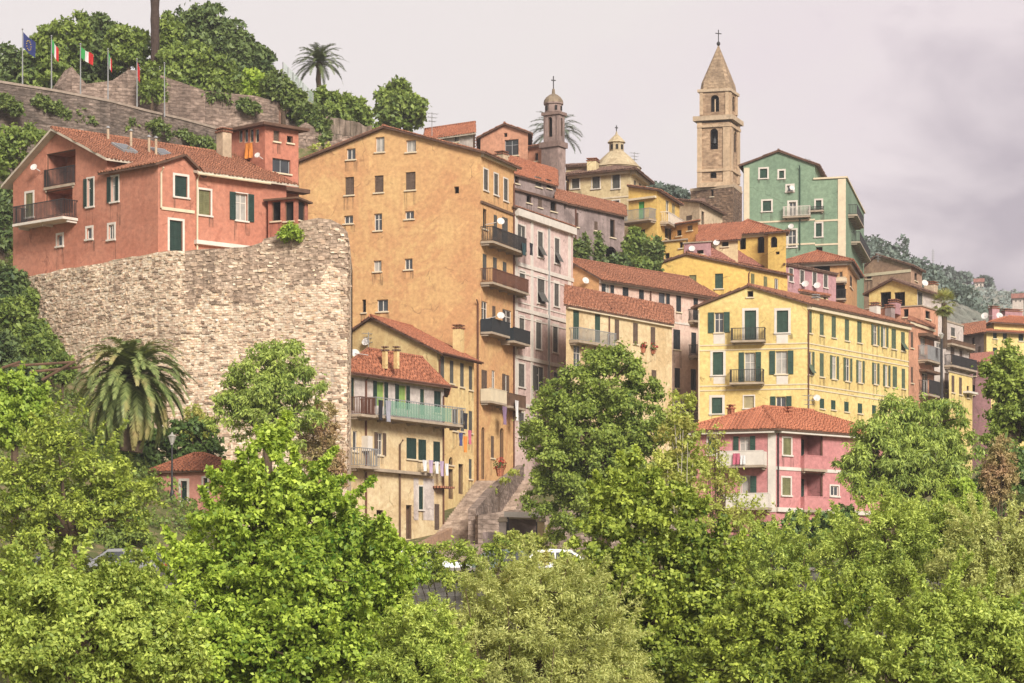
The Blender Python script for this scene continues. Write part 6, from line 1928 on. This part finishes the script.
# ---------------------------------------------------------------- vegetation of the castle hill
HS = 'shrubs on the castle hill'
def T(lab, Y, blobs, n, size, mat, **kw):
    nm = kw.pop('name', 'tree'); return tree(nm, lab, Y, blobs, n, size, M[mat], **kw)
T('dark bushy tree at the left end of the castle hill', 206, [(10, 58, 12), (22, 66, 14), (2, 70, 12)], 3400, .36, 'leaf_hill_dark', group=HS, skirt=2)
T('large dark green tree behind the two left flags', 206, [(48, 42, 15), (62, 34, 14), (38, 58, 16), (62, 56, 16), (78, 26, 12), (54, 66, 14)], 8000, .36, 'leaf_hill', group=HS, skirt=2)
T('dark spreading tree behind the third flag', 209, [(86, 34, 16), (98, 28, 13), (112, 36, 14), (102, 52, 14), (84, 56, 14), (90, 64, 12)], 7000, .36, 'leaf_hill_dark', group=HS, skirt=2)
T('low shrub with yellow green leaves left of the bare trunk', 205, [(122, 36, 13, 9), (136, 38, 12, 9), (120, 48, 10, 8), (142, 46, 10, 7)], 3600, .34, 'leaf_hill', name='shrub', cat='shrub', group=HS, skirt=2)
T('big round dark tree at the top of the castle hill', 211, [(196, 24, 18), (212, 20, 15), (182, 34, 14), (222, 34, 15), (204, 42, 18), (180, 18, 10)], 9000, .36, 'leaf_hill_dark', group=HS, skirt=2)
T('light green bush right of the bare trunk', 206, [(166, 24, 10), (172, 36, 11), (164, 42, 9)], 2800, .34, 'leaf_hill', name='shrub', cat='shrub', group=HS, skirt=2)
T('broad tumbling bush above the middle of the castle wall', 202, [(178, 60, 16, 13), (196, 58, 16, 12), (212, 66, 17, 12), (228, 72, 14, 9), (192, 72, 16, 8), (166, 56, 9)], 8000, .34, 'leaf_hill', name='shrub', cat='shrub', group=HS, skirt=2)
T('tall dark tree sloping down to the mesh fence', 211, [(236, 36, 14), (246, 48, 15), (254, 60, 14), (264, 62, 12), (242, 64, 14), (230, 50, 12)], 9000, .36, 'leaf_hill_dark', group=HS, skirt=2)
T('yellow green shrub by the right end of the castle wall', 203.5, [(252, 78, 10, 8), (262, 84, 9, 8), (246, 86, 9, 6)], 2200, .32, 'leaf_light', name='shrub', cat='shrub', group=HS, skirt=2)
T('dark ivy shrub hanging over the castle wall end', 202.5, [(278, 80, 9, 7), (288, 88, 8, 7), (298, 98, 8, 7), (270, 84, 8, 6)], 2800, .32, 'leaf_ivy', name='shrub', cat='shrub', group=HS, skirt=2)
T('ivy curtain falling beside the castle wall end', 201, [(308, 116, 12), (316, 128, 11), (318, 140, 8), (304, 128, 7), (322, 118, 10)], 5200, .32, 'leaf_ivy', name='shrub', cat='shrub')
T('green thicket at the foot of the hilltop palm', 208, [(318, 98, 12, 10), (332, 104, 12, 9), (306, 106, 9, 8)], 3800, .34, 'leaf_hill', name='shrub', cat='shrub')
T('rounded hedge tree between palm and round tree', 209, [(342, 104, 13, 10), (356, 110, 12, 10), (364, 118, 10, 9), (346, 116, 12, 8)], 4600, .34, 'leaf_hill', group=HS, skirt=2)
T('perfectly rounded green tree behind the orange gable', 228, [(398, 100, 16), (386, 106, 14), (411, 108, 15), (398, 114, 18), (384, 118, 12), (416, 118, 12), (399, 92, 11)], 9500, .4, 'leaf_hill', trunk_r=.3)
T('grassy shrubs low on the castle wall centre', 196.2, [(150, 72, 8, 9), (146, 82, 6, 7), (160, 86, 8, 5)], 1500, .3, 'leaf_hill', name='shrub', cat='shrub', group=HS, skirt=2)
for i, (px, py, w, hh_) in enumerate(((6, 98, 12, 9), (55, 104, 10, 11), (78, 112, 14, 14), (112, 116, 16, 14), (148, 122, 18, 13), (182, 132, 16, 10), (40, 96, 10, 8), (204, 139, 12, 8))):
    T(('leftmost ', 'small dark ', 'long hanging ', 'broad ', 'thick ', 'right-hand ', 'sparse ', 'last ')[i] + 'ivy patch hanging on the road parapet wall', 184.0 + px * .062, [(px, py + 5, w * .8, hh_ * .7), (px + w * .9, py + 11, w * .6, hh_ * .6), (px - w * .8, py + 6, w * .5, hh_ * .5)], 2400, .26, 'leaf_ivy', name='ivy', cat='ivy', limbs=0, trunk_r=.02, skirt=0, ground=ZZ(py + hh_, 184 + px * .062))
palm('feathery date palm standing on the castle hill', 210, 319, 63, 33, 96, n=58, seed=3, leaf=M['palm_leaf_dark'], trunk_r=.2, droop=.8, up=.98, width=.62, dens=30)
palm('grey-green palm half hidden behind the small bell tower', 238, 556, 132, 34, 176, n=48, seed=9, leaf=M['palm_leaf_grey'], trunk_r=.22, droop=.8, up=1.0, width=.7, dens=30)
fan_palm('shaggy fan palm among the right-hand roofs', 218, 944, 303, 16, 345)

# garden terraces in the middle
T('clipped round green bush in the terraced garden', 214, [(655, 247, 9), (652, 250, 7)], 1400, .3, 'leaf_ivy', name='shrub', cat='shrub', trunk_r=.08, limbs=2)
T('leafy fig bush under the yellow house balcony', 217, [(634, 236, 8), (642, 241, 7), (630, 244, 7)], 1600, .3, 'leaf_hill', name='shrub', cat='shrub', trunk_r=.08)
T('straggly climbing plant on the left of the mauve-grey house', 211.6, [(572, 250, 8, 10), (582, 252, 8, 12), (585, 243, 4, 10)], 2000, .28, 'leaf_ivy', name='shrub', cat='shrub', trunk_r=.06)
T('ivy strip climbing the mauve-grey house', 214, [(600, 250, 5, 12), (598, 240, 3, 8)], 800, .28, 'leaf_ivy', name='shrub', cat='shrub', trunk_r=.06)
T('rounded bush before the cellar arch', 214.5, [(616, 262, 9, 7), (607, 264, 7, 5), (626, 264, 6, 5)], 1500, .28, 'leaf_hill_dark', name='shrub', cat='shrub', trunk_r=.06)
T('low bush right of the cellar arch', 213, [(638, 264, 7, 6), (646, 262, 5, 5)], 900, .28, 'leaf_hill', name='shrub', cat='shrub', trunk_r=.06)
wall_prism('garden_wall', 'grey terrace wall with a dark recess in the hillside garden', [(624, 219, 247), (640, 219, 244), (664, 219.5, 252)], .5, None, R_stone, None, .08, seed=11)

# ---------------------------------------------------------------- left slope
T('dark tree against the left edge beside the coral house', 168, [(4, 200, 14), (-8, 215, 18), (6, 222, 10), (2, 240, 12)], 4200, .34, 'leaf_hill_dark')
T('broad green hedge above the coral house at the left edge', 178, [(8, 142, 20, 14), (30, 138, 16, 11), (-10, 150, 20, 16), (10, 165, 18, 15), (44, 136, 9, 6)], 7500, .32, 'leaf_hill', name='hedge', cat='hedge')
for i, (lab, px, py, r, mat) in enumerate((('dark bush directly left of the bastion top', 10, 278, 15, 'leaf_hill_dark'), ('middle green bush on the left slope', 12, 312, 16, 'leaf_hill'), ('bush clinging to the foot of the bastion', 34, 330, 13, 'leaf_hill'), ('dark laurel low on the left slope', 2, 346, 16, 'leaf_hill_dark'), ('spreading bush above the timber rails', 44, 346, 14, 'leaf_hill'), ('lowest bush left of the big palm', 22, 372, 15, 'leaf_hill_dark'), ('tuft at the bastion corner', 30, 298, 10, 'leaf_hill'), ('small bush at the bastion foot behind the palm', 62, 362, 9, 'leaf_hill'))):
    T(lab, 156 - max(0, (py - 300)) * .2, [(px, py, r, r * .7), (px + r * .7, py + r * .3, r * .7, r * .5), (px - r * .6, py + r * .2, r * .7, r * .5)], 2600, .28, mat, name='shrub', cat='shrub', group='shrubs on the left slope', trunk_r=.07)
def rails():
    for i, (x0, y0, x1, y1, lab) in enumerate(((12, 366, 75, 362, 'upper timber rail on the left slope'), (30, 372, 82, 367, 'lower timber rail on the left slope'), (42, 380, 74, 362, 'slanting timber rail left of the palm'), (2, 368, 20, 362, 'short leaning timber pole at the far left'))):
        a, b = P(x0, y0, 139.2 - i * .3), P(x1, y1, 139 - i * .3); mb = MB(); mb.tube([a, b], .08, 6); o = mb.build('timber_rail', M['wood'], None, tuple(a)); tag(o, lab, 'rail')
rails()
palm('huge drooping Canary palm in front of the stone bastion', 127, 131, 378, 78, 446, n=150, seed=12, trunk_r=.5, droop=1.0, up=1.28, width=.5, dens=46)
T('feathery round pepper tree in front of the bastion', 126, [(262, 372, 26), (285, 366, 26), (305, 385, 22), (240, 392, 24), (222, 412, 20), (268, 398, 30), (300, 412, 24), (246, 420, 24), (282, 430, 26), (262, 356, 16)], 26000, .2, 'leaf_pepper', droop=.5, aspect=.35, trunk_r=.3)
T('dry twiggy bush at the foot of the bastion corner', 128, [(322, 418, 14, 18), (330, 440, 13, 18), (312, 440, 14, 16), (334, 462, 12, 14)], 5200, .17, 'leaf_dry', name='shrub', cat='shrub', aspect=.35, trunk_r=.08, twigs=24, shoots=40)
T('dark laurel thicket below the big palm', 134, [(118, 452, 22, 16), (150, 444, 20, 14), (178, 436, 18, 14), (200, 428, 16, 14), (96, 452, 18, 14), (134, 470, 22, 14), (210, 446, 12, 12)], 13000, .22, 'leaf_dark', name='shrub', cat='shrub', trunk_r=.1)
T('pale tuft of scrub right of the big palm', 134, [(196, 418, 12, 12), (206, 428, 11, 11), (190, 432, 10, 9)], 2400, .18, 'leaf_thin', name='shrub', cat='shrub', aspect=.4, trunk_r=.05, twigs=10, skirt=0)
T('soft light green tree at the left edge', 104, [(10, 400, 26, 22), (30, 408, 20, 16), (0, 430, 26, 22), (26, 428, 24, 18), (8, 384, 16, 12)], 14000, .17, 'leaf_light', trunk_r=.2, shoots=40)
T('layered feathery green tree left of the pink hut', 98, [(60, 450, 34, 15), (95, 470, 38, 14), (40, 478, 40, 16), (118, 492, 36, 13), (70, 505, 46, 16), (20, 510, 40, 16), (110, 520, 40, 14), (52, 435, 24, 12), (40, 535, 44, 14), (118, 508, 18, 12)], 34000, .15, 'leaf_bright_deep', trunk_r=.25, aspect=.5, upness=1.1, shoots=80)

# ---------------------------------------------------------------- middle trees in front of the houses
T('massive round evergreen oak in front of the rose tenement', 121, [(572, 396, 30), (612, 380, 32), (640, 392, 24), (548, 430, 28), (590, 430, 40), (634, 428, 32), (556, 470, 32), (600, 475, 42), (640, 468, 28), (580, 510, 36), (622, 510, 34), (545, 500, 22), (602, 362, 16), (628, 366, 16), (650, 420, 16), (590, 378, 18)], 116870, 0.147, 'leaf_oak', trunk_r=.5, clumps=20, clump_r=.3)
T('slender pale-barked poplar right of the oak', 100, [(680, 412, 14, 22), (672, 442, 16, 22), (688, 440, 13, 24), (680, 474, 16, 24), (662, 470, 14, 20), (696, 476, 13, 20), (680, 508, 20, 20)], 7000, .15, 'leaf_thin', bark='pale_bark', trunk_r=.09, trunk_px=687, aspect=.55, twigs=14, shoots=50)
T('wispy tree with brownish leaves before the pink villa', 104, [(714, 462, 15, 22), (726, 486, 16, 20), (708, 494, 18, 22), (742, 514, 20, 14), (722, 524, 24, 16), (756, 532, 22, 13), (700, 520, 18, 18), (718, 440, 10, 14)], 6000, .14, 'leaf_thin', trunk_r=.1, aspect=.4, twigs=26, shoots=60)
T('dark bush tucked under the pink villa', 118, [(800, 528, 20, 14), (826, 526, 16, 12), (770, 536, 18, 12), (842, 516, 14, 12)], 7000, .2, 'leaf_dark', name='shrub', cat='shrub', trunk_r=.08)
T('wide weeping pepper tree right of the pink villa', 119, [(870, 440, 22), (846, 458, 15), (842, 478, 10), (900, 426, 30), (940, 422, 26), (864, 466, 22), (888, 462, 34), (930, 456, 34), (962, 446, 20), (880, 490, 26), (910, 490, 32), (948, 484, 24), (920, 406, 16), (892, 404, 12)], 52000, .2, 'leaf_pepper', trunk_r=.4, droop=.55, aspect=.32)
T('rounded lime-green bush below the weeping tree', 108, [(962, 496, 18, 16), (946, 506, 14, 12), (978, 508, 14, 12)], 6500, .15, 'leaf_light', name='shrub', cat='shrub', trunk_r=.08)
T('tall dark tree at the right edge', 124, [(1010, 372, 24), (1030, 388, 26), (1000, 402, 22), (996, 372, 14), (1022, 420, 28), (1000, 430, 16), (1030, 450, 26), (1012, 352, 12), (992, 440, 14)], 26000, .2, 'leaf_oak', trunk_r=.35)
T('dark laurel below the tall tree at the right edge', 121, [(1000, 462, 20), (1024, 480, 24), (990, 486, 16), (1008, 506, 20)], 10000, .2, 'leaf_dark', name='shrub', cat='shrub', trunk_r=.1)
T('reddish dry bush left of the dark laurel', 114, [(1000, 448, 11, 12), (994, 464, 12, 12), (1008, 466, 10, 12), (988, 480, 9, 10)], 4200, .15, 'leaf_dry', name='shrub', cat='shrub', aspect=.35, trunk_r=.06, twigs=14)
palm('young palm at the right edge among the bushes', 101, 1022, 508, 28, 530, n=26, seed=21, trunk_r=.2, droop=.8, up=.8)
T('loose thin-leaved tree in front of the embankment', 100, [(420, 560, 24, 14), (455, 556, 26, 14), (490, 560, 22, 14), (440, 580, 26, 12), (478, 582, 22, 10), (505, 548, 14, 12)], 6500, .15, 'leaf_bright_deep', trunk_r=.08, aspect=.45, twigs=22)
T('small scrub on the ramp wall top', 168, [(492, 491, 5, 3), (504, 481, 5, 3), (486, 498, 4, 3), (514, 473, 5, 3)], 700, .16, 'leaf_thin', name='shrub', cat='shrub', trunk_r=.04, skirt=0)

# ---------------------------------------------------------------- foreground trees on the river bank
T('big bright leafy tree in the left foreground', 62, [(265, 440, 16, 20), (262, 470, 32, 26), (240, 492, 28, 24), (300, 490, 36, 28), (222, 528, 30, 26), (252, 520, 46, 34), (322, 524, 44, 30), (356, 545, 40, 28), (192, 570, 32, 26), (240, 570, 56, 40), (310, 575, 56, 38), (370, 580, 42, 32), (210, 620, 60, 40), (290, 625, 64, 42), (365, 625, 54, 38), (230, 670, 70, 40), (330, 672, 70, 40), (400, 660, 40, 34), (284, 424, 8, 12), (248, 452, 12, 14), (338, 505, 22, 18), (392, 556, 20, 16)], 172260, 0.117, 'leaf_bright', trunk_r=.3, clumps=20, clump_r=.3, aspect=.62, shoots=150)
T('bright broad-leaved tree right of the oak foot', 64, [(640, 480, 24, 20), (612, 505, 26, 20), (668, 498, 24, 20), (600, 540, 30, 24), (648, 535, 38, 28), (694, 530, 30, 24), (716, 566, 34, 26), (660, 580, 48, 34), (610, 580, 36, 30), (700, 610, 46, 34), (650, 630, 50, 36), (610, 632, 36, 30), (690, 660, 54, 36), (632, 462, 12, 12), (650, 668, 40, 30)], 113535, 0.113, 'leaf_bright_deep', trunk_r=.28, clumps=20, clump_r=.3, aspect=.65, shoots=90)
T('grey-green willow in the middle foreground', 56, [(540, 590, 40, 22), (500, 606, 36, 24), (585, 600, 38, 24), (470, 635, 42, 26), (530, 635, 50, 30), (595, 640, 46, 30), (450, 670, 48, 26), (520, 674, 60, 26), (600, 676, 56, 26), (560, 572, 12, 14), (516, 578, 12, 12), (538, 566, 7, 14), (580, 574, 9, 14), (606, 584, 9, 14), (490, 588, 8, 13), (470, 612, 10, 14)], 121365, 0.085, 'leaf_willow', trunk_r=.2, aspect=.24, clumps=22, twigs=30, upness=.8, shoots=150)
T('yellow-green osier at the left foot of the big leafy tree', 54, [(60, 600, 50, 26), (20, 620, 46, 30), (110, 610, 44, 26), (140, 640, 50, 30), (60, 645, 60, 32), (10, 670, 56, 28), (100, 676, 64, 26), (165, 668, 44, 28), (30, 585, 30, 16), (128, 590, 22, 16)], 93960, 0.106, 'leaf_osier', trunk_r=.2, aspect=.5, clumps=20, shoots=90)
T('light osier bush at the bottom between leafy tree and willow', 52, [(420, 640, 32, 24), (440, 672, 40, 24), (395, 676, 36, 22), (430, 612, 22, 18)], 31320, 0.085, 'leaf_osier', name='shrub', cat='shrub', trunk_r=.1, aspect=.35, shoots=50)
OS = 'osier thickets along the right bank'
T('yellow-green osier thicket just below the pink villa', 84, [(770, 560, 34, 20), (810, 548, 34, 18), (745, 580, 34, 22), (795, 578, 44, 26), (760, 604, 40, 24), (846, 560, 26, 18)], 50895, 0.106, 'leaf_osier', group=OS, trunk_r=.15, aspect=.4, twigs=16, shoots=70)
T('broad pale osier below the weeping tree', 78, [(880, 530, 40, 20), (920, 524, 40, 20), (850, 552, 38, 24), (900, 556, 52, 30), (950, 540, 36, 22), (930, 575, 44, 28), (870, 585, 44, 28)], 78300, 0.099, 'leaf_osier', group=OS, trunk_r=.2, aspect=.36, twigs=16, shoots=90)
T('osier at the right edge below the young palm', 74, [(985, 540, 36, 22), (1020, 548, 36, 24), (970, 570, 38, 26), (1010, 585, 46, 30), (1040, 570, 30, 26), (980, 605, 40, 26)], 58725, 0.099, 'leaf_willow', group=OS, trunk_r=.2, aspect=.34, twigs=12, shoots=80)
T('mid-green broad bush at the bottom right of centre', 60, [(780, 620, 48, 28), (740, 640, 42, 28), (830, 625, 46, 28), (800, 655, 60, 32), (735, 672, 46, 26), (860, 650, 44, 28), (800, 684, 70, 24)], 86130, 0.106, 'leaf_bright_deep', group=OS, trunk_r=.2, aspect=.5, shoots=60)
T('bright bush in the bottom right corner', 57, [(930, 622, 50, 28), (985, 630, 50, 30), (1030, 640, 44, 30), (900, 650, 46, 30), (950, 664, 60, 30), (1010, 678, 56, 28), (890, 680, 44, 24)], 86130, 0.099, 'leaf_osier', group=OS, trunk_r=.2, aspect=.42, shoots=70)
T('low bank scrub in front of the left parked cars', 103, [(20, 560, 26, 16), (60, 566, 26, 16), (100, 568, 26, 15), (140, 566, 24, 16), (36, 582, 30, 14), (84, 584, 32, 14), (126, 584, 28, 14)], 14000, .14, 'leaf_bright_deep', name='shrub', cat='shrub', trunk_r=.06, twigs=10)
T('low scrub on the embankment below the shelter', 102, [(520, 572, 24, 13), (548, 566, 22, 12), (575, 572, 22, 14), (600, 566, 22, 16), (500, 580, 20, 10)], 8000, .14, 'leaf_thin', name='shrub', cat='shrub', trunk_r=.06, twigs=14)
T('bright bush at the foot of the front cream house', 116, [(372, 536, 18, 12), (392, 546, 16, 10), (352, 530, 18, 14), (360, 550, 18, 12)], 5200, .16, 'leaf_light', name='shrub', cat='shrub', trunk_r=.06)
# ---------------------------------------------------------------- undergrowth
def cover(label, regions, n, size, mat, r0, r1, seed):
    g = np.random.default_rng(seed); bl = []
    for (x0, x1, y0, y1, k) in regions:
        for _ in range(k):
            x, y = g.uniform(x0, x1), g.uniform(y0, y1); r = g.uniform(r0, r1)
            bl.append((x, y, terrain_z(x, y) + r * .1, r * 1.4, r * .8))
    V, Fc = leaves(bl, n, size, .6, seed, 5)
    tag(np_mesh('ground_cover', V, Fc, M[mat]), label, 'undergrowth', kind='stuff')
cover('low tangled undergrowth over the left slope and river bank', [(-34, -8, 116, 150, 420), (-30, 60, 115.5, 128, 160), (-36, -22, 150, 176, 90)], 52000, .2, 'leaf_hill', .35, .9, 31)
cover('dry grass and weeds along the castle hill', [(-44, -12, 186.5, 216, 420)], 30000, .24, 'leaf_thin', .3, .7, 32)
cover('mixed scrub on the slope behind the right-hand houses', [(14, 70, 128, 160, 300), (38, 75, 160, 330, 420)], 42000, .32, 'leaf_hill', .5, 1.3, 33)
cover('reeds and weeds on the river bank', [(-24, 30, 66, 106, 420)], 40000, .16, 'leaf_osier', .4, 1.0, 34)
# ---------------------------------------------------------------- the air
def haze():
    mb = MB(); mb.box((-2600, -700, -1.2), (5200, 0, 0), (0, 3400, 0), (0, 0, 150))
    m = bpy.data.materials.new('pale_air'); m.use_nodes = True
    t = m.node_tree; t.nodes.clear(); out = t.nodes.new('ShaderNodeOutputMaterial')
    v = t.nodes.new('ShaderNodeVolumePrincipled'); v.inputs['Density'].default_value = HAZE
    v.inputs['Color'].default_value = (.92, .92, .95, 1); v.inputs['Anisotropy'].default_value = .2
    t.links.new(v.outputs[0], out.inputs['Volume'])
    o = mb.build('haze', m); tag(o, kind='stuff')
HAZE = .0003
haze()
T('green bush sprouting from the top of the bastion', 146.4, [(291, 233, 10, 9), (284, 236, 7, 6), (298, 236, 6, 6)], 1800, .17, 'leaf_light', name='shrub', cat='shrub', trunk_r=.04, skirt=0, ground=ZZ(243, 146.4))
T('thick bushes behind the left parked cars', 117.5, [(30, 540, 26, 16), (70, 542, 26, 16), (108, 540, 26, 18), (136, 532, 20, 18), (50, 524, 24, 14), (124, 514, 14, 12)], 15000, .18, 'leaf_hill', name='shrub', cat='shrub', trunk_r=.08)
T('scrubby bush in front of the shelter opening', 121, [(508, 542, 14, 12), (526, 546, 16, 12), (545, 548, 14, 11)], 3600, .16, 'leaf_thin', name='shrub', cat='shrub', trunk_r=.05, skirt=1, shoots=20)
for px, py, w, hh_, lab in ((178, 90, 8, 6, 'small plant tuft hanging left on the castle wall'), (214, 98, 10, 8, 'plant tuft hanging in the middle of the castle wall'), (246, 106, 9, 7, 'plant tuft hanging right on the castle wall'), (98, 88, 9, 6, 'green tuft beside the pointed wall stump')):
    T(lab, 197.2 + px * .012, [(px, py, w, hh_), (px + w, py + 3, w * .7, hh_ * .8)], 1300, .26, 'leaf_ivy', name='ivy', cat='ivy', limbs=0, trunk_r=.02, skirt=0, ground=ZZ(py + hh_, 197 + px * .012))
